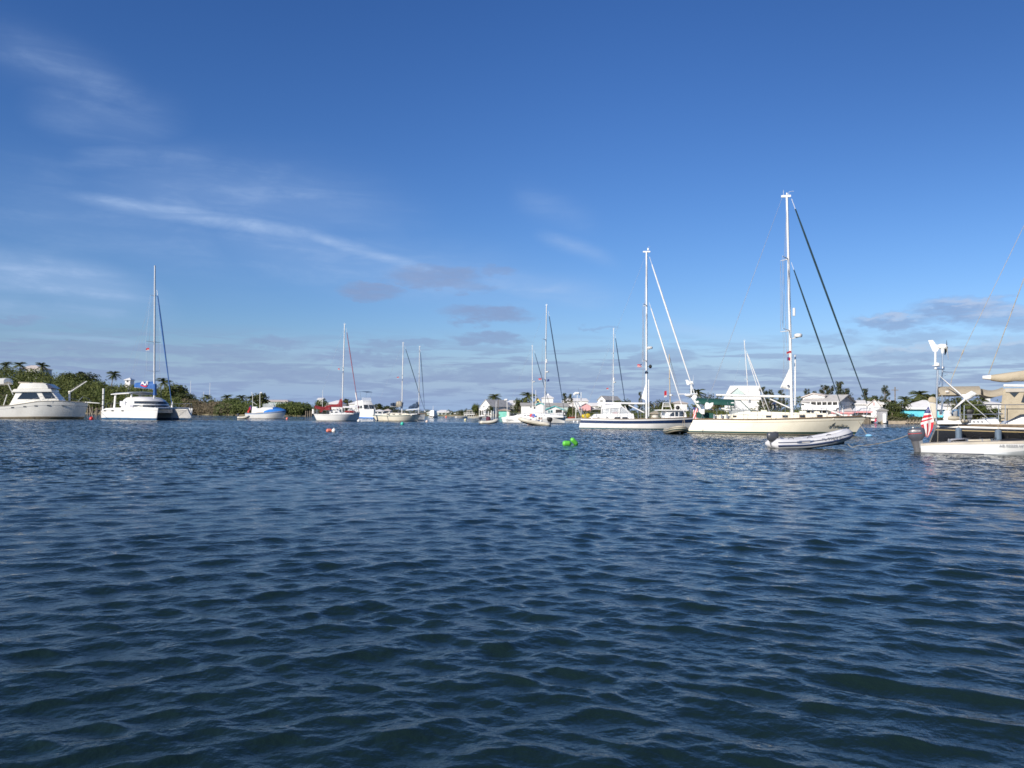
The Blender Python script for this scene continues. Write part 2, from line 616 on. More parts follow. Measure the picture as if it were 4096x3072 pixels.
# ------------------------------------------------------------------ water: a real wave field near by, flat far out
def make_water():
    global NT
    na = 960
    ang = np.concatenate([np.radians(np.linspace(-58, 58, na)), np.radians(np.linspace(66, 294, 40))])
    rr = [0.9]
    while rr[-1] < 330:
        rr.append(rr[-1] + min(rr[-1] * 0.0060, max(0.085, (rr[-1] - 110) * 0.02)))
    rad = np.concatenate([[0.0], np.array(rr), [360, 500, 900, 2500, 9000]])
    A, R = np.meshgrid(ang, rad)
    # scatter the far vertices a little so that short waves do not beat against the grid
    jr = np.random.default_rng(9)
    far_ = np.clip((R - 16) / 10, 0, 1) * (R < 329) * (np.abs(A) < 1.0)
    R = R + jr.uniform(-0.42, 0.42, R.shape) * np.gradient(rad)[:, None] * far_
    A = A + jr.uniform(-0.42, 0.42, A.shape) * (ang[1] - ang[0]) * far_
    X, Y = R * np.sin(A), R * np.cos(A)
    px, py = X.ravel(), Y.ravel()
    fade = np.clip((330 - R.ravel()) / 120, 0, 1)
    inside = (np.abs(A.ravel()) < 1.05) * 1.0
    gust = 0.82 + 0.26 * np.sin(px * 0.21 + 1.1 * np.sin(py * 0.13)) * np.sin(py * 0.17 + 0.7 * np.sin(px * 0.11 + 2))
    gust += 0.12 * np.sin(px * 0.9 + 0.6 * py + np.sin(py * 0.7)) 
    side = 1 / (1 + np.exp(-(A.ravel()) / 0.16))
    z = np.zeros_like(px)
    ox, oy = np.zeros_like(px), np.zeros_like(px)
    sx, sy = np.zeros_like(px), np.zeros_like(px)
    r = np.random.default_rng(5)
    N = 110
    steep = 1.0 + 0.8 * np.clip((R.ravel() - 8) / 50, 0, 1)
    for i in range(N):
        lam = 0.075 * (0.98 / 0.075) ** ((i + r.random()) / N)
        g = i % 3
        th = math.radians((29, -31, 0)[g] + r.normal(0, (14, 14, 34)[g]))
        wgt = (1 - 0.72 * side) if g == 0 else ((0.28 + 0.72 * side) if g == 1 else np.full_like(px, 0.55))
        k = 2 * PI / lam
        s = 0.046 * float(np.interp(lam, [0.07, 0.10, 0.16, 0.38, 0.55, 0.8, 1.0], [0.8, 0.95, 1.0, 1.0, 0.62, 0.36, 0.28]))
        a = s / k
        kx, ky = -math.sin(th) * k, math.cos(th) * k
        phs = kx * px + ky * py + r.random() * 2 * PI + 0.5 * np.sin(px * r.uniform(.2, .6) + py * r.uniform(.2, .6) + r.random() * 6)
        amp = a * wgt * gust * fade * inside
        # short waves would alias on the coarse far cells: keep their slope for shading, drop their height
        cell = np.repeat(np.gradient(rad), len(ang))
        keep = np.clip((lam / np.maximum(cell, 1e-3) - 2.0) / 2.0, 0, 1)
        cs, sn = np.cos(phs), np.sin(phs)
        z += amp * keep * cs
        ox += amp * keep * 1.2 * (kx / k) * -sn
        oy += amp * keep * 1.2 * (ky / k) * -sn
        sx += -amp * kx * sn * steep
        sy += -amp * ky * sn * steep
    vs = np.stack([px + ox, py + oy, z], 1)
    nr, nc = R.shape
    idx = np.arange(nr * nc).reshape(nr, nc)
    a_, b_ = idx[:-1, :], idx[1:, :]
    a2, b2 = np.roll(a_, -1, 1), np.roll(b_, -1, 1)
    fs = np.stack([a_, b_, b2, a2], -1).reshape(-1, 4)[:, ::-1]
    fs = fs[nc:]                                             # drop the degenerate centre ring
    me = bpy.data.meshes.new('water')
    me.vertices.add(len(vs))
    me.vertices.foreach_set('co', vs.ravel())
    me.loops.add(len(fs) * 4)
    me.loops.foreach_set('vertex_index', fs.ravel().astype(np.int32))
    me.polygons.add(len(fs))
    me.polygons.foreach_set('loop_start', np.arange(0, len(fs) * 4, 4, dtype=np.int32))
    me.polygons.foreach_set('loop_total', np.full(len(fs), 4, dtype=np.int32))
    me.update(calc_edges=True)
    me.validate()
    me.polygons.foreach_set('use_smooth', [True] * len(me.polygons))
    nrm = np.stack([-sx, -sy, np.ones_like(sx)], 1)
    far = (R.ravel() > 14)[:, None]
    geo = np.zeros(len(vs) * 3)
    me.vertices.foreach_get('normal', geo)
    geo = geo.reshape(-1, 3)
    if geo[len(geo) // 2, 2] < 0:
        me.flip_normals()
        geo = -geo
    w = np.clip((R.ravel() - 8) / 20, 0, 1)[:, None]
    nrm = nrm / np.linalg.norm(nrm, axis=1)[:, None]
    nn = geo * (1 - w) + nrm * w
    nn /= np.linalg.norm(nn, axis=1)[:, None]
    me.normals_split_custom_set_from_vertices(nn.tolist())
    m = bpy.data.materials.new('harbour_water')
    m.use_nodes = True
    NT = m.node_tree
    b = NT.nodes['Principled BSDF']
    b.inputs['Base Color'].default_value = (0.0080, 0.0190, 0.0180, 1)
    b.inputs['Roughness'].default_value = 0.06
    b.inputs['IOR'].default_value = 1.333
    t = nd('ShaderNodeTexCoord')
    n1 = nd('ShaderNodeTexNoise')
    n1.inputs['Scale'].default_value = 18.0
    n1.inputs['Detail'].default_value = 5
    n1.inputs['Roughness'].default_value = 0.5
    lk(t.outputs['Object'], n1.inputs['Vector'])
    bp = nd('ShaderNodeBump')
    bp.inputs['Strength'].default_value = 0.5
    bp.inputs['Distance'].default_value = 0.02
    lk(n1.outputs['Fac'], bp.inputs['Height'])
    lk(bp.outputs[0], b.inputs['Normal'])
    me.materials.append(m)
    o = bpy.data.objects.new('water', me)
    COL.objects.link(o)
    structure(o)


make_water()
# ------------------------------------------------------------------ land and vegetation
SHORE = [(-3000, 190), (-1200, 215), (-300, 235), (300, 236), (600, 234), (800, 230), (900, 224), (1000, 220), (1225, 220), (1240, 262), (1400, 285),
         (1560, 305), (1700, 330), (1840, 318), (1960, 300), (2080, 296), (2250, 288), (2330, 276), (2480, 262),
         (2720, 236), (2950, 208), (3200, 186), (3330, 178), (3430, 176), (3560, 176), (3850, 176), (4200, 172), (5200, 160), (7500, 150)]
_sx = np.array([s[0] for s in SHORE], float)
_sd = np.array([s[1] for s in SHORE], float)
HILL = [(-3000, 6), (-800, 11), (0, 12.6), (160, 11.2), (300, 10.0), (380, 9.0), (480, 7.2), (600, 6.2), (720, 4.6), (780, 2.6), (860, 1.6), (950, 1.3), (1230, 1.0),
        (1500, 0.8), (2000, 0.9), (2600, 0.9), (3200, 1.1), (4200, 1.1), (7500, 1.0)]
_hx = np.array([s[0] for s in HILL], float)
_hv = np.array([s[1] for s in HILL], float)


def shore_d(px):
    return float(np.interp(px, _sx, _sd))


def ground(px, d):
    """height of the land at a bearing (given as a photo column on the horizon) and a depth"""
    b = d - shore_d(px)
    h = float(np.interp(px, _hx, _hv))
    if b <= 0:
        return -0.4
    return min(0.5, b * 0.35) + max(0.0, h - 0.5) * (1 - math.exp(-max(0.0, b - 4) / 26.0))


def wx(px, d):
    q = ray(px, yh(px))
    return q.x / q.y * d


def colpx(X, d):
    """photo column of a world point at eye height"""
    return 2048 + F * X / d


def make_land():
    cols = np.concatenate([np.arange(-3000, -400, 200), np.arange(-400, 4400, 18), np.arange(4400, 7501, 200)])
    offs = [-6, 0, 0.6, 1.5, 4, 8, 14, 22, 32, 45, 60, 90, 150, 300, 800, 2500]
    vs, fs = [], []
    for p in cols:
        sd_ = shore_d(p) + 1.1 * math.sin(p * 0.05) + 0.6 * math.sin(p * 0.13)
        for o in offs:
            d = sd_ + o
            z = ground(p, d) if o > 0 else (-0.5 if o < 0 else -0.12)
            vs.append((wx(p, d), d, z + (0.12 * math.sin(p * 0.3 + o) if o > 1 else 0)))
    n = len(offs)
    for i in range(len(cols) - 1):
        for j in range(n - 1):
            fs.append((i * n + j, (i + 1) * n + j, (i + 1) * n + j + 1, i * n + j + 1))
    mb = MB()
    mb.add(vs, fs)
    o = mb.build('ground', mat('sandy_scrub_ground', (0.26, 0.22, 0.14), 0.95, 0.25, 0.15, col2=(0.07, 0.085, 0.03)), sharp=180)
    structure(o)


make_land()

LEAF_G = leafmat('scrub_leaves', (0.085, 0.115, 0.026), (0.15, 0.165, 0.042), (0.05, 0.065, 0.02))
LEAF_M = leafmat('mangrove_leaves', (0.080, 0.11, 0.028), (0.12, 0.145, 0.036), (0.04, 0.06, 0.02))
LEAF_T = leafmat('dry_twigs', (0.23, 0.18, 0.12), (0.16, 0.13, 0.085), (0.10, 0.09, 0.05), 0.1)
LEAF_P = leafmat('palm_leaves', (0.10, 0.125, 0.04), (0.15, 0.16, 0.05), (0.06, 0.075, 0.028))
LEAF_C = leafmat('casuarina_needles', (0.085, 0.10, 0.052), (0.125, 0.13, 0.07), (0.05, 0.062, 0.03))
LEAF_D = leafmat('dark_tree_leaves', (0.07, 0.09, 0.03), (0.11, 0.12, 0.042), (0.04, 0.052, 0.02))
BARK = mat('bark', (0.20, 0.16, 0.12), 0.9, 0.2, 2)


def leaf_faces(mb, c, out, size, n, spread, r, mi=0, asp=0.6):
    """n small leaf sprays round the point c, loosely facing outwards"""
    for _ in range(n):
        v = Vector((r.normal(), r.normal(), r.normal())).normalized()
        p = c + Vector((v.x * spread.x, v.y * spread.y, v.z * spread.z)) * (r.random() ** 0.4)
        nrm = (v * 0.8 + out + Vector((r.normal(), r.normal(), r.normal())) * 0.7).normalized()
        a = nrm.orthogonal().normalized()
        a.rotate(Matrix.Rotation(r.uniform(0, 6.28), 3, nrm))
        b = nrm.cross(a)
        s = size * r.uniform(0.6, 1.3)
        a, b = a * s * 0.5, b * s * 0.5 * asp
        mb.add([p - a, p - b * 0.9 + nrm * s * 0.08, p + a, p + b], [(0, 1, 2, 3)], mi)


def thicket(name, label, cat, spans, m, n_blob, leaf, front, back, seed, br=(1.2, 2.4), per=70, low=0.0, asp=0.6, ztop=None):
    """a continuous mass of scrub: spans = [(px, canopy top row in the photo)]"""
    r = np.random.default_rng(seed)
    xs = np.array([s[0] for s in spans], float)
    ys = np.array([s[1] for s in spans], float)
    mb = MB()
    for _ in range(n_blob):
        px = r.uniform(xs[0], xs[-1])
        u = r.random()
        d = shore_d(px) + front + (back - front) * u
        top = CAM_H + (yh(px) - np.interp(px, xs, ys)) / F * (shore_d(px) + back)
        g = max(0.1, ground(px, d))
        rad = r.uniform(*br)
        h = max(g + rad * 0.5, min(top - rad * 0.9, g + rad * r.uniform(0.4, 1.3) + low * r.random()))
        if u > 0.8:
            h = max(g + rad * 0.4, top - rad * r.uniform(0.9, 1.7))
        c = Vector((wx(px, d), d, h))
        leaf_faces(mb, c, Vector((-0.2, -0.5, 0.6)), leaf, per, Vector((rad * 1.25, rad, rad * 0.95)), r, asp=asp)
    o = mb.build(name, m, smooth=False, fixn=False)
    return tag(o, label, cat, kind='stuff')


thicket('hillside_scrub', 'dense green scrub covering the hillside behind the white motor yacht and catamaran', 'scrub',
        [(-120, 1470), (0, 1465), (60, 1472), (85, 1474), (160, 1476), (215, 1497), (280, 1498), (330, 1498), (375, 1510), (420, 1528), (470, 1534), (535, 1534), (600, 1546), (690, 1545), (735, 1560), (770, 1582)],
        LEAF_G, 900, 0.62, 1.0, 62, 3, br=(1.3, 2.6), per=62)
thicket('shoreline_brush', 'tan brown leafless brush along the shore just right of the catamaran', 'brush',
        [(735, 1590), (780, 1597), (830, 1600), (885, 1604), (925, 1618)], LEAF_T, 240, 0.5, 0.3, 9, 4, br=(0.8, 1.5), per=80, asp=0.3)
thicket('mangrove_thicket', 'round dark green mangrove bushes at the water behind the blue covered motorboat', 'mangroves',
        [(868, 1604), (900, 1592), (955, 1590), (1000, 1606), (1060, 1618), (1110, 1622), (1150, 1608), (1180, 1606), (1215, 1612), (1226, 1630)],
        LEAF_M, 420, 0.5, 0.2, 16, 5, br=(0.9, 1.9), per=80)
thicket('distant_scrub', 'low green scrub behind the mangroves under the distant roofs', 'scrub',
        [(760, 1588), (850, 1590), (950, 1592), (1060, 1596), (1150, 1600), (1240, 1612), (1330, 1618), (1500, 1622), (1560, 1640)], LEAF_G, 260, 0.6, 22, 60, 6, br=(1.0, 1.8), per=60)
thicket('village_greenery', 'mixed green bushes between the houses behind the white sailboats', 'bushes',
        [(1560, 1652), (1700, 1654), (1800, 1650), (1850, 1640), (1990, 1625), (2080, 1620), (2200, 1630), (2300, 1618), (2480, 1612), (2600, 1608)], LEAF_D, 330, 0.55, 6, 26, 7, br=(0.8, 1.5), per=55)
thicket('shore_bushes', 'low bushes along the water under the houses behind the sloops', 'bushes',
        [(1240, 1650), (1400, 1652), (1560, 1656), (1600, 1660)], LEAF_D, 150, 0.5, 0.4, 3.5, 17, br=(0.7, 1.3), per=60)
thicket('shore_bushes', 'low bushes along the water between the racing sloop and the blue striped yacht', 'bushes',
        [(2010, 1648), (2100, 1646), (2330, 1650), (2500, 1652), (2620, 1648)], LEAF_G, 200, 0.5, -0.5, 3.5, 18, br=(0.7, 1.3), per=60)
thicket('shore_bushes', 'low bushes along the water behind the cream yacht', 'bushes',
        [(2600, 1646), (2800, 1640), (3000, 1636), (3200, 1640)], LEAF_G, 240, 0.45, 0.3, 5, 19, br=(0.8, 1.5), per=60)
thicket('garden_greenery', 'green bushes and garden growth behind the sailboat with the tall green forestays', 'bushes',
        [(2590, 1610), (2700, 1606), (2850, 1600), (3000, 1598), (3150, 1586), (3230, 1576), (3330, 1574), (3420, 1584), (3530, 1600), (3600, 1606), (3640, 1598), (3760, 1590), (3900, 1600), (4150, 1595)], LEAF_G, 520, 0.5, 14, 34, 8, br=(0.9, 1.8), per=60)
thicket('seawall_hedge', 'grey green hedge growing along the top of the low sea wall', 'hedge',
        [(3560, 1664), (3620, 1666), (3700, 1666), (3760, 1668), (3830, 1668)], leafmat('hedge_leaves', (0.12, 0.12, 0.06), (0.16, 0.15, 0.085), (0.07, 0.08, 0.04)), 130, 0.34, 1.2, 2.6, 9, br=(0.5, 0.8), per=70)


# ---- trees one can tell apart: built once per kind, then copied
def palm_meshes(seed, h=5.5, lean=0.8, nf=24, fl=2.3):
    r = np.random.default_rng(seed)
    t = MB()
    pts = [Vector((lean * (i / 7) ** 1.7, 0.15 * math.sin(i), h * i / 7)) for i in range(8)]
    t.tube(pts, [0.2, 0.15, 0.14, 0.13, 0.12, 0.115, 0.11, 0.12], 7)
    top = pts[-1]
    c = MB()
    for k in range(nf):
        a = 2 * PI * k / nf + r.uniform(-0.2, 0.2)
        up = r.uniform(-0.55, 1.45)
        L = fl * r.uniform(0.85, 1.1)
        d = Vector((math.cos(a), math.sin(a), 0))
        prev = None
        for i in range(9):
            u = i / 8
            p = top + d * (L * u * math.cos(up * (1 - 0.4 * u))) + Vector((0, 0, L * (math.sin(up) * u - (0.30 + 0.25 * max(0.0, up)) * u * u)))
            if prev is not None:
                ax = (p - prev).normalized()
                sd_ = ax.cross(Vector((0, 0, 1))).normalized()
                wl = 0.62 * math.sin(PI * (0.12 + 0.83 * u)) * L / 2.3
                for sg in (-1, 1):
                    tip = p + sd_ * sg * wl + ax * wl * 0.55 - Vector((0, 0, wl * 0.55))
                    c.add([prev, prev + ax * 0.17 * L / 2.3, tip], [(0, 1, 2)])
                    c.add([prev + ax * 0.14, p, tip + ax * 0.22 - Vector((0, 0, 0.06))], [(0, 1, 2)])
            prev = p
    c.ell(top - Vector((0, 0, 0.1)), (0.22, 0.22, 0.25), 8, 5)
    return t, c


def casuarina_meshes(seed, h=7.0, w=1.0):
    r = np.random.default_rng(seed)
    t, c = MB(), MB()
    bend = r.uniform(-0.3, 0.5)
    ax = lambda u: Vector((bend * u * u, 0.1 * math.sin(5 * u), h * u))
    t.tube([ax(i / 8) for i in range(9)], [0.16 * (1 - 0.85 * i / 8) for i in range(9)], 6)
    for k in range(46):
        u = 0.16 + 0.84 * (k / 46)
        b = ax(u)
        a = r.uniform(0, 2 * PI)
        L = w * (1.15 - 0.9 * u) * r.uniform(0.5, 1.25) + 0.25
        tip = b + Vector((math.cos(a) * L, math.sin(a) * L, L * r.uniform(0.35, 0.9)))
        t.tube([b, tip], 0.025, 3, r2=0.008)
        for _ in range(3):
            q = b.lerp(tip, r.uniform(0.45, 1.05))
            leaf_faces(c, q, Vector((0, 0, 0.3)), 0.46, 8, Vector((0.26, 0.26, 0.34)), r, asp=0.28)
    return t, c


def broad_meshes(seed, h=4.0, rx=1.8, rz=1.4, dense=1.0, leaf=0.42):
    r = np.random.default_rng(seed)
    t, c = MB(), MB()
    t.tube([(0, 0, 0), (0.08, 0, h * 0.3), (0.0, 0.1, h * 0.55), (0.1, 0, h * 0.8)], [0.2, 0.16, 0.12, 0.06], 7)
    for k in range(int(15 * dense)):
        v = Vector((r.normal(), r.normal(), r.normal() * 0.8)).normalized()
        cc = Vector((v.x * rx * 0.68, v.y * rx * 0.68, h - rz + v.z * rz * 0.68))
        t.tube([(0.05, 0, h * r.uniform(0.3, 0.55)), cc], 0.05, 4, r2=0.02)
        rad = rx * r.uniform(0.3, 0.5)
        leaf_faces(c, cc, v * 0.9 + Vector((0, 0, 0.3)), leaf, 46, Vector((rad, rad, rad * 0.85)), r)
    return t, c


LIB = {}


def tree_proto(key, fn, leafm, nm, *a, **k):
    t, c = fn(*a, **k)
    LIB[key] = (t, c, leafm, nm)


tree_proto('palm1', palm_meshes, LEAF_P, 'palm_tree', 1)
tree_proto('palm2', palm_meshes, LEAF_P, 'palm_tree', 2, h=5.0, lean=-0.6, nf=26)
tree_proto('cas1', casuarina_meshes, LEAF_C, 'pine_tree', 3)
tree_proto('cas2', casuarina_meshes, LEAF_C, 'pine_tree', 4, w=1.3)
tree_proto('round1', broad_meshes, LEAF_D, 'broadleaf_tree', 5)
tree_proto('round2', broad_meshes, LEAF_G, 'broadleaf_tree', 6, dense=1.2)
tree_proto('olive', broad_meshes, LEAF_C, 'broadleaf_tree', 7, dense=0.8, leaf=0.36)
PROTO_OBJ = {}


def tree(key, px, top_y, dback, label, group, base_y=None, sc=None, rot=None, width=1.0, cat=None):
    """a tree whose crown top shows at (px, top_y); dback metres behind the shoreline"""
    r = np.random.default_rng(int(px * 7 + top_y))
    d = shore_d(px) + dback
    g = max(0.05, ground(px, d)) - 0.1
    X, zt = wx(px, d), CAM_H + (yh(px) - top_y) / F * d
    t, c, leaf, nm = LIB[key]
    hh = max(v[2] for v in c.v)
    s = max(0.3, (zt - g) / hh)
    if sc:                                   # fixed crown size: stand it higher instead
        g = zt - hh * sc
        s = sc
    root = bpy.data.objects.new(nm, None)
    COL.objects.link(root)
    root.location = (X, d, g)
    root.rotation_euler = (0, 0, r.uniform(0, 6.28) if rot is None else rot)
    root.scale = (s * width, s * width, s)
    tag(root, label, cat or {'palm_tree': 'palm tree', 'pine_tree': 'pine tree'}.get(nm, 'tree'), group)
    if key not in PROTO_OBJ:
        a = t.build('trunk', BARK, root)
        b = c.build('crown', leaf, root, smooth=False, fixn=False)
        PROTO_OBJ[key] = (a, b)
    else:
        for p in PROTO_OBJ[key]:
            q = p.copy()
            COL.objects.link(q)
            q.parent = root
    return root


GP, GC, GB = 'palm trees along the shore', 'feathery pines on the far shore', 'leafy trees along the shore'
tree('palm2', 14, 1446, 66, 'small palm tuft at the far left end of the hilltop', GP, width=.9)
tree('palm1', 70, 1447, 64, 'bushy hilltop palm just left of the pale roof on the hill', GP, width=1.0)
tree('palm2', 168, 1450, 60, 'dark palm just right of the pale roof on the hill', GP, width=.85)
tree('round2', 262, 1484, 52, 'bushy tree on the hillside above the white motor yacht bow', GB, width=1.4)
tree('round1', 338, 1485, 50, 'dark round tree on the ridge left of the lone palm', GB, width=1.5)
tree('palm1', 441, 1484, 44, 'lone leaning palm on the ridge above the catamaran stern', GP, rot=0.3, width=.85)
tree('palm2', 660, 1512, 30, 'palm behind the catamaran mast near its blue sail cover', GP, width=.9)
tree('round2', 705, 1528, 26, 'large round tree between the catamaran forestay and the tan brush', GB, width=1.4)
tree('round1', 735, 1566, 14, 'dark tree at the foot of the hill right of the catamaran forestay', GB, width=1.2)
tree('palm1', 822, 1578, 40, 'small palm above the tan brush', GP, width=1.1)
tree('palm2', 905, 1578, 40, 'palm above the mangroves at the left of the covered motorboat', GP, width=1.1)
tree('palm1', 957, 1580, 40, 'small spiky palm right above the covered motorboat stern', GP)
tree('palm2', 998, 1582, 40, 'low palm left of the round tree behind the covered motorboat mast', GP)
tree('round1', 1042, 1569, 40, 'round dark tree behind the mast of the covered motorboat', GB, width=1.1)
tree('round2', 1286, 1594, 26, 'dark tree under the small white roof left of the red sail cover', GB)
tree('round1', 1388, 1594, 40, 'dark tree just right of the mast of the sloop with red covers', GB)
tree('round1', 1500, 1613, 6, 'broad dark tree behind the flybridge motorboat', GB, width=1.8)
tree('round1', 1560, 1622, 6, 'low dark tree right of the flybridge motorboat', GB, width=1.9)
tree('olive', 1842, 1636, 2, 'small grey green tree left of the white stilt deck', GB)
tree('olive', 1866, 1632, 5, 'thin grey green tree above the white stilt deck', GB, width=0.8)
tree('round2', 1906, 1611, -4, 'tall green tree beside the white gabled waterfront house', GB, width=0.95)
tree('palm1', 1983, 1575, 18, 'palm rising behind the ridge of the white gabled waterfront house', GP, rot=2.0)
tree('round1', 1960, 1622, -7, 'slim tree against the shaded side wall of the gabled house', GB, width=0.7)
tree('round1', 2086, 1588, 24, 'round dark tree just right of the white hip roof', GB, width=1.0)
tree('palm2', 2120, 1569, 20, 'tall palm beside the mast of the white racing sloop', GP, rot=0.5)
tree('round1', 2078, 1618, 2, 'dark spreading tree over the stern of the white racing sloop', GB, width=1.5)
tree('round1', 2112, 1623, 1, 'dark spreading tree left of the grey roofed veranda house', GB, width=1.5)
tree('cas1', 2262, 1571, 26, 'wispy pine behind the forestay of the white racing sloop', GC, width=1.2)
tree('cas2', 2282, 1574, 26, 'wispy pine left of the wind generator pole', GC)
tree('round2', 2288, 1626, 3, 'green tree right of the turquoise trimmed house', GB, width=1.1)
tree('round1', 2375, 1640, 2, 'dark bush behind the wind generator pole of the blue striped yacht', GB, width=1.6)
tree('round2', 2490, 1594, 20, 'green tree right of the grey gabled house', GB, width=1.4)
tree('cas1', 2560, 1566, 24, 'thin pine behind the mast of the blue striped yacht', GC, width=0.7)
tree('olive', 2625, 1596, 18, 'grey green tree right of the blue striped yacht mast', GB, width=1.3)
tree('round2', 2665, 1600, 12, 'tree behind the pilothouse motorboat mast', GB, width=1.2)
tree('palm2', 2790, 1556, 18, 'dark palm behind the wind generator on the cream yacht stern', GP, width=0.9)
tree('olive', 2852, 1570, 20, 'wispy grey tree above the green awning of the cream yacht', GB)
tree('cas1', 3056, 1546, 20, 'pine just right of the large white roof', GC, width=1.2)
tree('cas2', 3078, 1556, 20, 'second pine to the right of the large white roof', GC)
tree('cas1', 3125, 1558, 22, 'pine seen through the small white sail', GC, width=1.1)
tree('cas2', 3225, 1552, 24, 'thin pine just right of the cream yacht mast', GC, width=1.0)
tree('cas2', 3262, 1562, 16, 'bushy pine over the left end of the two storey veranda house', GC, width=1.4)
tree('cas1', 3298, 1538, 16, 'tall pine over the middle of the two storey veranda house', GC, width=1.3)
tree('cas2', 3330, 1540, 17, 'pine beside the inner green forestay', GC, width=1.2)
tree('cas1', 3366, 1523, 17, 'tallest pine over the right end of the two storey veranda house', GC, width=1.3)
tree('cas2', 3393, 1551, 16, 'pine at the right corner of the two storey veranda house', GC, width=1.4)
tree('cas1', 3455, 1552, 20, 'pine behind the outer green forestay', GC, width=1.2)
tree('round1', 3502, 1580, 16, 'round dark tree above the white gabled cottage', GB, width=1.0)
tree('cas2', 3540, 1538, 14, 'tall irregular tree right of the white gabled cottage', GC, width=0.9, cat='tree')
tree('round1', 3590, 1600, 8, 'dark bush right of the utility pole', GB, width=1.2)
tree('palm2', 3627, 1585, 18, 'spiky palm left of the tall thin palm above the turquoise house', GP, width=.9)
tree('palm1', 3662, 1563, 20, 'tall thin palm above the turquoise house', GP, width=1.0)
tree('round1', 3700, 1582, 18, 'round tree behind the roof of the turquoise house', GB, width=1.3)
tree('palm1', 3738, 1575, 20, 'palm just left of the wind generator mast', GP, width=1.1)
tree('round1', 3822, 1588, 20, 'round tree seen under the tan sun awning', GB, width=1.2)
tree('round2', 3895, 1590, 18, 'tree behind the crossed white wind generator blades', GB, width=1.3)
tree('palm2', 3938, 1580, 20, 'palm seen under the right part of the tan awning', GP)
tree('round2', 3570, 1640, 3, 'green bush beside the pink hut', GB, width=1.8)
tree('round2', 3606, 1648, 2, 'green bush left of the turquoise house', GB, width=1.8)
tree('round2', 3900, 1622, 3, 'bright green bush seen over the black yacht rail', GB, width=1.9)
tree('round2', 3950, 1622, 3, 'bright green bush left of the tan side curtain', GB, width=1.9)
# ------------------------------------------------------------------ houses, docks, sea wall
HW = mat('white_house_paint', (0.80, 0.79, 0.77), 0.7, 0.05, 0.6)
HGREY = mat('grey_house_wall', (0.42, 0.42, 0.44), 0.8, 0.08, 0.6)
HTURQ = mat('turquoise_house_paint', (0.13, 0.58, 0.72), 0.7, 0.06, 0.6)
HMINT = mat('mint_green_paint', (0.25, 0.68, 0.55), 0.7, 0.08, 0.8)
HPINK = mat('pink_house_paint', (0.78, 0.42, 0.42), 0.7, 0.08, 0.6)
HYEL = mat('yellow_house_paint', (0.80, 0.62, 0.10), 0.7, 0.06, 0.6)
HPALE = mat('pale_green_house_paint', (0.50, 0.60, 0.58), 0.7, 0.06, 0.6)
RWHITE = mat('white_roof', (0.80, 0.78, 0.75), 0.6, 0.06, 0.5)
RGREY = mat('pale_grey_shingle_roof', (0.50, 0.48, 0.45), 0.85, 0.12, 0.9, bump=0.4, bscale=6)
RGREY2 = mat('weathered_grey_roof', (0.40, 0.385, 0.36), 0.85, 0.14, 0.8, bump=0.4, bscale=6)
RTAN = mat('tan_shingle_roof', (0.44, 0.36, 0.28), 0.85, 0.12, 0.8)
RPALE = mat('pale_pinkish_roof', (0.60, 0.53, 0.48), 0.8, 0.08, 0.5)
HGLASS = mat('house_window_glass', (0.05, 0.07, 0.09), 0.15, 0.2, 0.6)
TRIMT = mat('turquoise_trim', (0.10, 0.52, 0.52), 0.6, 0.06, 1)
TRIMP = mat('pink_trim', (0.72, 0.30, 0.30), 0.6, 0.06, 1)
SHADEIN = mat('painted_opening_shade', (0.06, 0.06, 0.06), 0.8, 0.2, 1)  # dark colour stands in for the shade inside porches and open sheds
CONC = mat('sandy_concrete', (0.46, 0.38, 0.28), 0.9, 0.15, 0.8, bump=0.4, bscale=5)


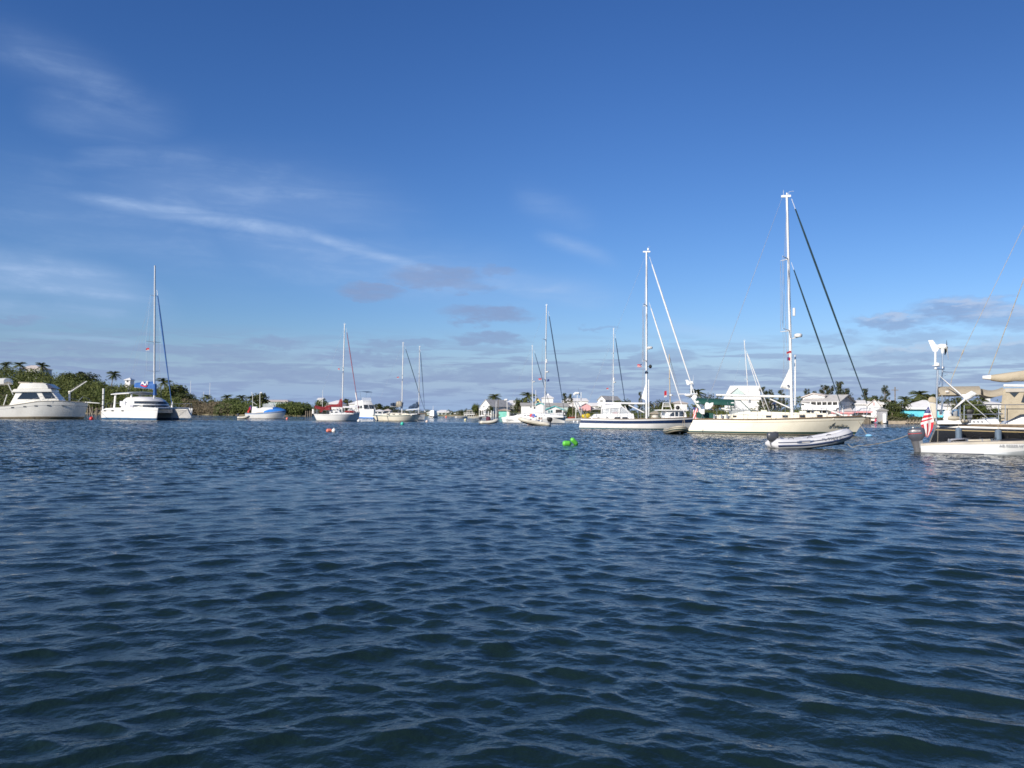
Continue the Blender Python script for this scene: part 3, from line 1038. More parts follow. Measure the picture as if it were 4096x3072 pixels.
def house(name, label, x0, x1, ridge, eave, base, d, depth, wall, roof, kind='gx', zoom='W', yaw=0, cat='house', over=0.35,
          rx=None, wins=(), doors=(), trim=None, group=None, floor=None, gable_mat=None, chimney=None):
    """all rows and columns as seen in the photo; walls reach down to the land"""
    zx, zy, k = ZC[zoom]
    cx = (x0 + x1) / 2
    fr = Fr(cx, d, yaw, zoom)
    xa, _ = fr.p(x0, eave)
    xb, ze = fr.p(x1, eave)
    _, ze = fr.p(cx, eave)
    _, zr = fr.p(cx, ridge)
    _, zb = fr.p(cx, base)
    zb = min(zb, 0.5)
    # grow the frame so its height is the real one at this depth
    t = thing(name, label, cat, fr, group)
    mb = MB()
    mb.box(xa, xb, 0, depth, zb - 0.6, ze)
    gm = gable_mat or wall
    if kind == 'gy':
        xm = (xa + xb) / 2
        mb.slab([(xa, ze), (xb, ze), (xm, zr - 0.05)], 0.0, depth, 1)
    elif kind == 'gx':
        ym = depth / 2
        for xx in (xa, xb - 0.12):
            mb.add([(xx, 0, ze), (xx, depth, ze), (xx, ym, zr - 0.05), (xx + 0.12, 0, ze), (xx + 0.12, depth, ze), (xx + 0.12, ym, zr - 0.05)],
                   [(0, 1, 2), (3, 5, 4), (0, 2, 5, 3), (1, 4, 5, 2)], 1)
    mb.build('wall', [wall, gm], t, smooth=False)
    rb = MB()
    o, th = over, 0.16
    if kind == 'gy':
        xm = (xa + xb) / 2
        sl = (zr - ze) / max(0.1, xm - xa)
        for sg, xe in ((-1, xa - o), (1, xb + o)):
            z_e = ze - sl * o
            rb.slab([(xe, z_e), (xm, zr), (xm, zr + th), (xe, z_e + th)], -o, depth + o)
    elif kind == 'gx':
        ym = depth / 2
        sl = (zr - ze) / ym
        za = ze - sl * o
        for y0, y1 in ((-o, ym), (depth + o, ym)):
            rb.add([(xa - o, y0, za), (xb + o, y0, za), (xb + o, y1, zr), (xa - o, y1, zr),
                    (xa - o, y0, za + th), (xb + o, y0, za + th), (xb + o, y1, zr + th), (xa - o, y1, zr + th)],
                   [(0, 3, 2, 1), (4, 5, 6, 7), (0, 1, 5, 4), (1, 2, 6, 5), (2, 3, 7, 6), (3, 0, 4, 7)])
    else:
        ym = depth / 2
        if rx:
            ra, rb_ = fr.p(rx[0], ridge)[0], fr.p(rx[1], ridge)[0]
        else:
            ins = min(ym, (xb - xa) * 0.45)
            ra, rb_ = xa + ins, xb - ins
        e = [(xa - o, -o, ze - 0.05), (xb + o, -o, ze - 0.05), (xb + o, depth + o, ze - 0.05), (xa - o, depth + o, ze - 0.05)]
        e2 = [(x, y, z + th) for x, y, z in e]
        rr = [(ra, ym, zr + th), (rb_, ym, zr + th)]
        rb.add(e + e2 + rr, [(3, 2, 1, 0), (0, 1, 5, 4), (1, 2, 6, 5), (2, 3, 7, 6), (3, 0, 4, 7), (4, 5, 9, 8), (5, 6, 9), (6, 7, 8, 9), (7, 4, 8)])
    ro = rb.build('roof', roof, t, smooth=False)
    if chimney:
        c0 = fr.p(*chimney)
        MB().box(c0[0] - 0.3, c0[0] + 0.3, depth * 0.4, depth * 0.4 + 0.6, zr - 0.6, c0[1]).build('chimney', roof, ro, smooth=False)
    for wn in wins:
        (wx0, wy0), (wx1, wy1) = fr.p(wn[0], wn[1]), fr.p(wn[2], wn[3])
        zl, zh = min(wy0, wy1), max(wy0, wy1)
        f = MB()
        f.box(wx0 - 0.1, wx1 + 0.1, -0.05, -0.003, zl - 0.1, zh + 0.1)
        fo = f.build('window', trim or HW, t, smooth=False)
        g = MB()
        g.box(wx0, wx1, -0.075, -0.052, zl, zh)
        g.build('pane', HGLASS, fo, smooth=False)
    for wn in doors:
        (wx0, wy0), (wx1, wy1) = fr.p(wn[0], wn[1]), fr.p(wn[2], wn[3])
        f = MB()
        f.box(wx0, wx1, -0.06, -0.003, min(wy0, wy1), max(wy0, wy1))
        f.build('door', wn[4] if len(wn) > 4 else SHADEIN, t, smooth=False)  # by default a dark panel painting the shade inside an opening
    if trim:
        tb = MB()
        if kind == 'gy':
            xm = (xa + xb) / 2
            sl = (zr - ze) / max(0.1, xm - xa)
            for xe in (xa - o, xb + o):
                z_e = ze - sl * o
                tb.slab([(xe, z_e - 0.05), (xm, zr - 0.05), (xm, zr + th + 0.06), (xe, z_e + th + 0.06)], -o - 0.06, -o - 0.004)
        else:
            tb.box(xa - o, xb + o, -o - 0.06, -o - 0.004, ze - (0.3 if kind == 'gx' else 0.22), ze + 0.14)
        tb.build('fascia', trim, t, smooth=False)
    t['_z'] = (ze, zr, zb)
    del t['_z']
    return t, fr, (xa, xb, zb, ze, zr, depth)


def porch(fr, t, xs, y0, y1, out, postm, slab=True, rail=None, zoom=None, name='porch'):
    """posts (photo columns xs) standing `out` metres in front of the wall between rows y1 (foot) and y0 (top)"""
    for x in xs:
        a, b = fr.p(x, y0, -out, zoom), fr.p(x, y1, -out, zoom)
        MB().box(a[0] - 0.09, a[0] + 0.09, -out - 0.09, -out + 0.09, min(b[1], a[1]) - 0.3, a[1]).build('post', postm, t, smooth=False)
    if rail:
        a, b = fr.p(xs[0], rail[0], -out, zoom), fr.p(xs[-1], rail[1], -out, zoom)
        r = MB()
        r.box(a[0] + 0.1, b[0] - 0.1, -out - 0.04, -out + 0.04, b[1], a[1])
        r.build('railing', postm, t, smooth=False)


# far left
house('hilltop_house', 'house with a pale pinkish hip roof half hidden on top of the green hill', 340, 690, 478, 540, 590, 306, 8, HW, RPALE, 'hip', 'A', rx=(430, 520))
t, fr, bx = house('lookout_tower', 'small white lookout tower above the trees over the catamaran stern', 432, 522, 700, 735, 1000, 303, 3.2, HW, RWHITE, 'hip', 'B', cat='tower',
                  wins=[(462, 742, 492, 770)])
house('distant_house', 'small white roof among the palms left of the covered motorboat', -30, 80, 828, 850, 900, 275, 5, HW, RWHITE, 'hip', 'C')
house('long_low_house', 'long low house with a thin pale roof behind the covered motorboat', 650, 1075, 866, 892, 980, 275, 7, HPALE, RPALE, 'hip', 'C', rx=(690, 1030))
house('white_roofed_house', 'white hip roofed house just left of the mast with red covers', 312, 592, 874, 935, 1060, 300, 8, HW, RWHITE, 'hip', 'D', rx=(470, 510))
house('white_roofed_house', 'white hip roofed house between the red covered sloop and the flybridge motorboat', 722, 992, 878, 935, 1060, 302, 8, HW, RWHITE, 'hip', 'D', rx=(830, 880))
house('waterfront_shed', 'small white shed with glass front just right of the flybridge motorboat', 1130, 1305, 1035, 1060, 1130, 262, 5, HW, RWHITE, 'hip', 'D', wins=[(1150, 1068, 1200, 1095), (1220, 1068, 1280, 1095)], cat='shed')
house('waterfront_shed', 'small pale shed behind the bow of the flybridge motorboat, right of the glass fronted one', 1322, 1425, 1025, 1050, 1130, 266, 4, HW, RPALE, 'hip', 'D', cat='shed', wins=[(1340, 1060, 1400, 1078)])
house('small_white_house', 'small white house high in the trees left of the red sail cover', 180, 255, 832, 855, 930, 310, 4, HW, RWHITE, 'gx', 'D')
# centre distance
house('bayside_house', 'low white hip roof farthest left on the far bay shore', 296, 425, 1060, 1085, 1140, 332, 5, HPALE, RWHITE, 'hip', 'E', wins=[(330, 1092, 350, 1108)])
house('bayside_house', 'wide hip roofed bay house with white posts on the far shore', 425, 708, 1042, 1082, 1150, 330, 7, HPALE, RWHITE, 'hip', 'E', rx=(520, 610),
      wins=[(445, 1092, 470, 1112), (500, 1092, 540, 1115), (560, 1092, 600, 1115), (630, 1092, 670, 1115)])
house('bayside_house', 'tiny square hip roofed cottage on the far shore left of the stilt deck', 770, 862, 1080, 1102, 1165, 328, 4, HPALE, RWHITE, 'hip', 'E', wins=[(790, 1112, 810, 1130)])
# white stilt deck
t = thing('stilt_deck', 'white railed deck on stilts at the water left of the gabled house', 'deck', Fr(1015, 310, 0, 'E'))
fr = Fr(1015, 310, 0, 'E')
a, b = fr.p(930, 1112), fr.p(1115, 1112)
m = MB(); m.box(a[0], b[0], 0, 4, a[1] - 0.15, a[1] + 0.1); m.build('deck', HW, t, smooth=False)
r = MB()
zt = fr.p(1000, 1080)[1]
r.box(a[0], b[0], -0.02, 0.06, zt - 0.1, zt)
for i in range(12):
    x = a[0] + (b[0] - a[0]) * i / 11
    r.box(x - 0.05, x + 0.05, -0.02, 0.06, a[1], zt)
r.build('railing', HW, t, smooth=False)
zq = fr.p(1000, 1042)[1]
m = MB(); m.box(fr.p(985, 1060)[0], fr.p(1075, 1060)[0], 0.5, 3.2, zq - 0.12, zq + 0.05); m.build('awning', RPALE, t, smooth=False)
for x in (985, 1020, 1074):
    xx = fr.p(x, 1060)[0]
    MB().box(xx - 0.06, xx + 0.06, 0.5, 0.62, a[1], zq).build('post', HW, t, smooth=False)
for x in (945, 985, 1030, 1070, 1105):
    xx = fr.p(x, 1150)[0]
    MB().tube([(xx - 0.35, 0.4, -0.3), (xx, 0.4, a[1])], 0.1).build('stilt', HW, t, smooth=False)

# white gabled waterfront house
t, fr, bx = house('gabled_house', 'white two storey gabled house with a grey roof and balcony at the water', 690, 1150, 435, 730, 1215, 297, 11, HW, RGREY, 'gy', 'P', yaw=-38, over=0.25,
                  wins=[(1040, 690, 1085, 765), (800, 690, 822, 775), (848, 690, 870, 775), (950, 965, 1000, 1090), (1070, 965, 1118, 1090)],
                  doors=[(690, 920, 760, 1110), (760, 905, 808, 1100)])
porch(fr, t, (640, 745, 830, 905), 800, 1190, 2.2, HW, zoom='P')
a, b = fr.p(625, 855, -2.4, 'P'), fr.p(915, 855, -2.4, 'P')
m = MB(); m.box(a[0], b[0], -2.5, -0.05, a[1] - 0.15, a[1] + 0.05); m.build('balcony', HW, t, smooth=False)
m = MB()
zr = fr.p(700, 790, -2.4, 'P')[1]
m.box(a[0], b[0], -2.45, -2.38, zr - 0.08, zr)
for i in range(16):
    x = a[0] + (b[0] - a[0]) * i / 15
    m.box(x - 0.03, x + 0.03, -2.44, -2.39, a[1] + 0.05, zr - 0.08)
m.build('railing', HW, t, smooth=False)
m = MB(); q = fr.p(640, 1135, -2.4, 'P'); m.box(a[0], b[0] - 0.6, -2.5, -0.05, -0.3, q[1]); m.build('porch_base', HW, t, smooth=False)
house('shingled_annex', 'grey roofed annex with a white dormer behind the gabled house', 1400, 1760, 470, 760, 1100, 312, 9, HGREY, RGREY, 'gx', 'P', wins=[(1390, 660, 1450, 715)], cat='house')
house('white_roofed_house', 'white hip roofed house just behind the gabled house, left of the dark round tree', 1620, 1905, 872, 950, 1080, 322, 9, HW, RWHITE, 'hip', 'E', rx=(1720, 1860))
house('mint_shed', 'mint green shed with a tan roof beside the white racing sloop stern', 1535, 1720, 1022, 1048, 1165, 290, 4, HMINT, RTAN, 'hip', 'E', cat='shed', over=0.5)
house('veranda_house', 'long grey roofed house with a white veranda behind the racing sloop', 800, 1205, 918, 962, 1090, 290, 8, HW, RGREY2, 'gx', 'F',
      wins=[(955, 975, 975, 1000), (1015, 980, 1060, 1020), (1110, 980, 1140, 1045), (1150, 980, 1175, 1045)])
t, fr, bx = house('veranda_gable', 'small white gable with turquoise trim on the grey roofed veranda house', 1050, 1190, 915, 948, 1080, 286, 5, HW, RGREY2, 'gy', 'F', trim=TRIMT, cat='house')
house('yellow_house', 'bright yellow steep gabled house behind the grey roofed veranda house', 1008, 1155, 822, 935, 1050, 312, 8, HYEL, RGREY2, 'gy', 'F', wins=[(1065, 880, 1105, 915)])
t, fr, bx = house('church', 'white building with a conical roof and little lantern on top', 1165, 1350, 775, 832, 1000, 335, 9, HW, RWHITE, 'hip', 'F', rx=(1262, 1284), cat='church')
c = fr.p(1273, 752)
m = MB(); m.tube([(c[0], 4.5, bx[4] - 0.4), (c[0], 4.5, c[1] - 0.5)], 0.6, 8); m.ell((c[0], 4.5, c[1] - 0.45), (0.62, 0.62, 0.55), 8, 5); m.build('lantern', HW, t)
house('grey_roofed_house', 'broad grey roofed house behind the turquoise trimmed gable', 1200, 1610, 918, 975, 1060, 300, 9, HPALE, RGREY2, 'gx', 'F')
t, fr, bx = house('turquoise_trimmed_house', 'white house with a turquoise trimmed gable behind the racing sloop bow', 1218, 1525, 972, 1035, 1110, 284, 8, HW, RGREY2, 'gy', 'F', trim=TRIMT,
                  wins=[(1270, 1045, 1285, 1085), (1310, 1045, 1335, 1080)], doors=[(1395, 1030, 1500, 1085)])
house('white_roofed_house', 'white hip roofed house at the wind generator left of the blue striped yacht', 1530, 1955, 836, 884, 1000, 330, 10, HW, RWHITE, 'hip', 'F', rx=(1600, 1945))
house('small_white_house', 'small white gabled house below the white hip roof at the wind generator', 1560, 1690, 908, 935, 1000, 308, 5, HW, RWHITE, 'gy', 'F')
house('pink_gabled_house', 'house with a pink gable seen between the stays left of the blue striped yacht', 1826, 2000, 918, 965, 1060, 302, 7, HPINK, RWHITE, 'gy', 'F', gable_mat=HPINK, trim=HW)
house('long_low_house', 'long low white roofed house behind the boom of the blue striped yacht', 450, 690, 918, 965, 1060, 305, 7, HW, RWHITE, 'gx', 'G')
house('grey_gabled_house', 'pale house with a grey gabled roof behind the boom of the blue striped yacht', 612, 740, 796, 862, 1000, 296, 10, HW, RGREY, 'gy', 'G', yaw=-40, wins=[(650, 870, 700, 890)])
house('boat_shed', 'grey roofed open boat shed behind the blue striped yacht stern', 560, 690, 1005, 1030, 1130, 282, 5, SHADEIN, RGREY, 'hip', 'G', cat='shed')  # dark walls paint the shaded inside of the open shed
house('tan_tent', 'low tan canvas tent roof behind the pilothouse motorboat', 1550, 1720, 1060, 1105, 1150, 245, 5, TAN, TAN, 'hip', 'G', cat='tent')
house('white_cottage', 'pale cottage roof just left of the rigging above the pilothouse motorboat', 440, 640, 668, 705, 830, 250, 7, HW, RPALE, 'hip', 'H')
# right
t, fr, bx = house('big_white_house', 'house with a very large white roof and a front gable behind the cream yacht boom', 1290, 1890, 400, 640, 850, 232, 11, HW, RWHITE, 'hip', 'H', yaw=-18, rx=(1365, 1885), wins=[(1690, 650, 1740, 700)])
g = MB()
a, b, top = fr.p(1385, 548, -0.5), fr.p(1640, 548, -0.5), fr.p(1512, 440, -0.5)
g.slab([a, b, top], -0.5, 5.5)
go = g.build('gable', HPALE, t, smooth=False)
g = MB()
for e in (a, b):
    sg = 1 if e is b else -1
    g.slab([(e[0] + sg * 0.3, e[1] - 0.15), top, (top[0], top[1] + 0.2), (e[0] + sg * 0.3, e[1] + 0.05)], -0.8, 5.5)
g.build('gable_roof', RWHITE, go, smooth=False)
house('blue_doored_house', 'small white house with a pale blue door left of the cream yacht mast', 740, 905, 690, 725, 830, 222, 6, HW, RPALE, 'gx', 'I', doors=[(765, 745, 815, 800, LBLUE)], wins=[(840, 740, 860, 790)])
# two storey veranda house
t, fr, bx = house('veranda_house', 'two storey white house with open verandas behind the cream yacht bow', 1370, 1965, 560, 672, 960, 187, 9, HW, RGREY, 'gx', 'I', yaw=-42, gable_mat=HGREY, over=0.6,  # side gables coloured grey to carry the shade of that side
                  doors=[(1485, 682, 1575, 735), (1590, 682, 1668, 735), (1680, 682, 1760, 735), (1772, 682, 1850, 735), (1865, 682, 1945, 735),
                         (1410, 815, 1480, 880), (1495, 815, 1575, 885), (1590, 815, 1670, 885), (1690, 815, 1760, 885)])
porch(fr, t, (1480, 1582, 1675, 1766, 1856, 1952), 675, 740, 1.0, HW, zoom='I')
porch(fr, t, (1345, 1485, 1580, 1678, 1768, 1955), 812, 900, 1.0, HW, zoom='I')
a, b = fr.p(1320, 742, -1.2, 'I'), fr.p(1965, 742, -1.2, 'I')
m = MB(); m.box(a[0], b[0], -1.25, -0.06, a[1] - 0.55, a[1]); m.build('balcony', HW, t, smooth=False)
a2, b2 = fr.p(1325, 790, -1.6, 'I'), fr.p(1930, 790, -1.6, 'I')
m = MB(); m.add([(a2[0], -2.0, a2[1] - 0.4), (b2[0], -2.0, a2[1] - 0.4), (b2[0], -1.27, a2[1] + 0.15), (a2[0], -1.27, a2[1] + 0.15),
                 (a2[0], -2.0, a2[1] - 0.3), (b2[0], -2.0, a2[1] - 0.3), (b2[0], -1.27, a2[1] + 0.25), (a2[0], -1.27, a2[1] + 0.25)],
                [(0, 1, 2, 3), (4, 5, 6, 7), (0, 1, 5, 4), (1, 2, 6, 5), (2, 3, 7, 6), (3, 0, 4, 7)]); m.build('lower_roof', HW, t, smooth=False)
m = MB(); l0, l1 = fr.p(1345, 605, 2, 'I'), fr.p(1530, 540, 2, 'I'); l2 = fr.p(1720, 580, 2, 'I')
m.slab([(l0[0], bx[3]), (l0[0], l0[1]), l1, l2, (l2[0], bx[3])], 2.0, 6.0); go = m.build('gable', HW, t, smooth=False)
m = MB(); m.slab([(l0[0] - 0.3, l0[1] - 0.1), l1, (l1[0], l1[1] + 0.2), (l0[0] - 0.3, l0[1] + 0.1)], 1.6, 6.3); m.slab([l1, (l2[0] + 0.3, l2[1] - 0.1), (l2[0] + 0.3, l2[1] + 0.1), (l1[0], l1[1] + 0.2)], 1.6, 6.3)
m.build('gable_roof', RPALE, go, smooth=False)
# pink waterside bar
t, fr, bx = house('pink_bar', 'low pink and white waterside bar with a pitched roof behind the cream yacht bow', 1000, 1330, 800, 865, 960, 180, 5, HW, RPALE, 'hip', 'J', yaw=-22, rx=(1290, 1320), trim=TRIMP,
                  doors=[(1060, 880, 1110, 935), (1120, 880, 1175, 935), (1250, 880, 1290, 940, HPINK)], cat='bar')
t2, fr2, bx2 = house('white_pavilion', 'pink edged white pavilion roof to the right of the pink bar', 1350, 1660, 775, 850, 960, 179, 5, SHADEIN, RWHITE, 'hip', 'J', yaw=-22, rx=(1395, 1560), trim=TRIMP, cat='pavilion')  # dark walls paint the shade under the roof
t, fr, bx = house('white_cottage', 'white cottage with a small front gable and pink trim right of the two storey house', 1365, 1860, 660, 720, 880, 189, 7, HW, RWHITE, 'gx', 'J', yaw=-22)
m = MB(); a, b, top = fr.p(1600, 760, -1.0, 'J'), fr.p(1825, 760, -1.0, 'J'), fr.p(1715, 645, -1.0, 'J')
m.slab([(a[0], bx[2] - 0.3), a, top, b, (b[0], bx[2] - 0.3)], -1.0, 4.0); go = m.build('gable', HW, t, smooth=False)
m = MB()
for e in (a, b):
    sg = 1 if e is b else -1
    m.slab([(e[0] + sg * 0.25, e[1] - 0.12), top, (top[0], top[1] + 0.14), (e[0] + sg * 0.25, e[1] + 0.02)], -1.25, 4.0)
m.build('gable_roof', RPALE, go, smooth=False)
m = MB(); p0, p1 = fr.p(1690, 685, -1.0, 'J'), fr.p(1728, 745, -1.0, 'J'); m.box(p0[0], p1[0], -1.05, -1.003, p1[1], p0[1]); m.build('window', HPINK, go, smooth=False)
house('pink_hut', 'small hut with a grey roof and white side beside the white post', 1825, 1940, 800, 832, 980, 178, 2, HGREY, RGREY2, 'hip', 'J', cat='hut', over=.2)
house('distant_house', 'pale roof behind the utility pole', 640, 745, 640, 672, 760, 205, 6, HPALE, RPALE, 'hip', 'K')
house('distant_house', 'low grey roof among the bushes left of the turquoise house', 640, 870, 720, 745, 800, 196, 5, HPALE, RGREY, 'hip', 'K')
t, fr, bx = house('turquoise_house', 'turquoise house with a large white hip roof on the shore', 935, 1640, 655, 795, 960, 187, 10, HTURQ, RWHITE, 'hip', 'K', yaw=-15, rx=(1330, 1400), over=0.7,
                  trim=HW, wins=[(1540, 830, 1590, 900)])
house('distant_house', 'white roofs of the house behind the crossed wind generator blades', 1620, 1960, 690, 745, 860, 195, 8, HW, RWHITE, 'hip', 'K', rx=(1680, 1850))
house('distant_house', 'white roofed house seen between the tan awning and the side curtain', 1490, 1830, 1100, 1145, 1250, 192, 7, HW, RWHITE, 'hip', 'L', rx=(1500, 1700))
house('water_tower', 'small round topped white tank tower under the tan awning', 1575, 1630, 1015, 1035, 1150, 215, 2.5, HW, RWHITE, 'hip', 'L', cat='tower')

# masts on the horizon (radio masts behind the trees)
for px, top, lab in ((763, 1523, 'tall white pole rising behind the tan brush'), (840, 1531, 'second thin white pole over the small palms'), (815, 1567, 'short thin pole between the two tall white poles'), (1291, 1560, 'thin white pole over the small white house left of the red sail cover')):
    d = 292
    q = P0 = ray(px, top) * (d / ray(px, top).y)
    o = MB().tube([(q.x, d, 0.5), (q.x, d, CAM_H + q.z)], 0.11, 5, r2=0.05).build('radio_mast', PAINT)
    tag(o, lab, 'pole', 'thin poles behind the trees')
q = ray(3580, 1548) * (196 / ray(3580, 1548).y)
o = thing('utility_pole', 'tall thin utility pole right of the tall irregular tree', 'pole', loc=(q.x, 196, 0.4))
MB().tube([(0, 0, 0), (0, 0, CAM_H + q.z - 0.4)], 0.12, 6).build('pole', WOOD, o)
MB().box(-0.8, 0.8, -0.06, 0.06, CAM_H + q.z - 1.2, CAM_H + q.z - 1.05).build('crossarm', WOOD, o, smooth=False)

# sea wall, beach strip
t = MB()
N = 60
top, vs = [], []
rings = []
for i in range(N + 1):
    px = 3528 + (4300 - 3528) * i / N
    d = shore_d(px) - 0.5
    x = wx(px, d)
    rings.append([Vector((x, d, -0.5)), Vector((x, d + 0.02, 0.62)), Vector((x, d + 0.5, 0.64)), Vector((x, d + 0.55, -0.5))])
t.loft(rings)
tag(t.build('sea_wall', CONC, smooth=False), 'low sandy concrete sea wall along the right hand shore', 'sea wall')


def dock(name, label, pts, z, w, zoom, d, post_px, pm=WOOD, ph=0.5, cat='dock', pr=0.13):
    """timber dock: deck from photo column pts[0] to pts[1] at depth d, piles at post_px"""
    fr = Fr((pts[0] + pts[1]) / 2, d, 0, zoom)
    t = thing(name, label, cat, fr)
    a, b = fr.p(pts[0], 0)[0], fr.p(pts[1], 0)[0]
    m = MB()
    nb = max(3, int((b - a) / 0.5))
    for i in range(nb):
        m.box(a + (b - a) * i / nb, a + (b - a) * (i + 0.92) / nb, 0, w, z - 0.08, z + 0.01 * (i % 2))
    m.box(a, b, 0.05, 0.2, z - 0.3, z - 0.09)
    m.build('deck', WOOD, t, smooth=False)
    for p in post_px:
        x = fr.p(p, 0)[0]
        r = random.uniform(0.8, 1.1)
        MB().tube([(x, -0.12, -0.6), (x, -0.12, z + ph * r)], pr, 7).build('pile', pm, t)
    return t, fr


dock('timber_dock', 'grey timber dock with white topped piles in front of the gabled house', (820, 1570), 0.9, 3, 'P', 285, (890, 1060, 1178, 1265, 1392, 1474), PAINT, 1.4)
dock('timber_dock', 'low timber dock left of the blue striped yacht stern', (1640, 1860), 0.8, 3, 'F', 270, (1650, 1700, 1740, 1800, 1845), WOOD, 0.6)
dock('timber_dock', 'cluttered timber dock between the white motor yacht bow and the catamaran', (1545, 1860), 0.8, 3, 'A', 190, (1560, 1600, 1640, 1700, 1720, 1790, 1830), WOOD, 1.0, pr=0.17)
dock('timber_dock', 'short timber dock under the trees left of the sloop with red covers', (1410, 1530), 0.8, 3, 'C', 212, (1420, 1455, 1490, 1520), WOOD, 0.7)
dock('timber_jetty', 'brown timber jetty along the sea wall below the turquoise house', (975, 1260), 0.75, 1.6, 'K', 173, (985, 1030, 1090, 1150, 1200, 1240), WOOD, 0.25)
t, fr = dock('fuel_dock', 'pale pink decked dock under the cream yacht bow', (1495, 1745), 1.55, 3, 'J', 174, (1535, 1560, 1585, 1610, 1640), WOOD, -0.1)
o = thing('red_post', 'bright red post at the end of the pink dock', 'post', Fr(1742, 173.5, 0, 'J'))
MB().tube([(0, 0, -0.5), (0, 0, 0.5), (0, 0, 1.05)], [0.26, 0.24, 0.2], 8).build('post', mat('pinkish_red_paint', (0.62, 0.04, 0.10), 0.5), o)
MB().ell((0, 0, 1.08), (0.25, 0.25, 0.15), 8, 5).build('cap', REDP, o)
f4 = Fr(1895, 175, 0, 'J')
o = MB().tube([(0, 0, 0.2), (0, 0, 2.0), (0, 0, 2.12)], [0.4, 0.4, 0.34], 10).build('concrete_post', HW)
o.location = f4.o
tag(o, 'stout white round post at the left end of the sea wall', 'post')
f4 = Fr(1780, 187, 0, 'A')
o = thing('mooring_pile', 'tall pale banded pile standing at the dock left of the catamaran', 'pile', f4)
zt = f4.p(1780, 880)[1]
MB().tube([(0, 0, -0.5), (0, 0, zt)], 0.22, 8).build('pole', PAINT, o)
for z in (0.35, 0.55, 0.75):
    MB().tube([(0, 0, zt * z), (0, 0, zt * z + 0.18)], 0.235, 8).build('band', DGREY, o)
for k, (x, lab) in enumerate(((1925, 'short pale pile just left of the catamaran stern'), (1990, 'short pale pile under the catamaran hardtop'))):
    f4 = Fr(x, 188, 0, 'A')
    o = MB().tube([(0, 0, -0.4), (0, 0, 2.4 - k * 0.2)], 0.2, 7).build('mooring_pile', WOOD)
    o.location = f4.o
    tag(o, lab, 'pile')
for x, top, lab in ((1482, 885, 'slim grey post at the water in front of the gabled house'),):
    f4 = Fr(x, 284, 0, 'E')
    o = MB().tube([(0, 0, -0.4), (0.1, 0, f4.p(x, top)[1])], 0.13, 6, r2=0.08).build('flag_pole', PAINT)
    o.location = f4.o
    tag(o, lab, 'pole')

for px, top, d, m_, r_, lab in ((2291, 1604, 262, WOOD, .16, 'tall brown timber pile left of the blue striped yacht stern'), (2303, 1634, 258, PAINT, .14, 'thin pale pile close to the blue striped yacht stern rail'),
                            (2142, 1560, 282, PAINT, .10, 'slim pale pole behind the racing sloop, left of its mast'), (1992, 1598, 283, WOOD, .12, 'dark slim pole right of the gabled house'),
                            (3455, 1627, 175, ALU, .05, 'thin grey pole standing over the pink dock'), (2330, 1632, 262, WOOD, .15, 'short timber pile behind the yellow gear bag')):
    f4 = Fr(px, d)
    o = MB().tube([(0, 0, -0.5), (0.05, 0, f4.p(px, top)[1])], r_, 7, r2=r_ * .8).build('mooring_pile', m_)
    o.location = f4.o
    tag(o, lab, 'pile')
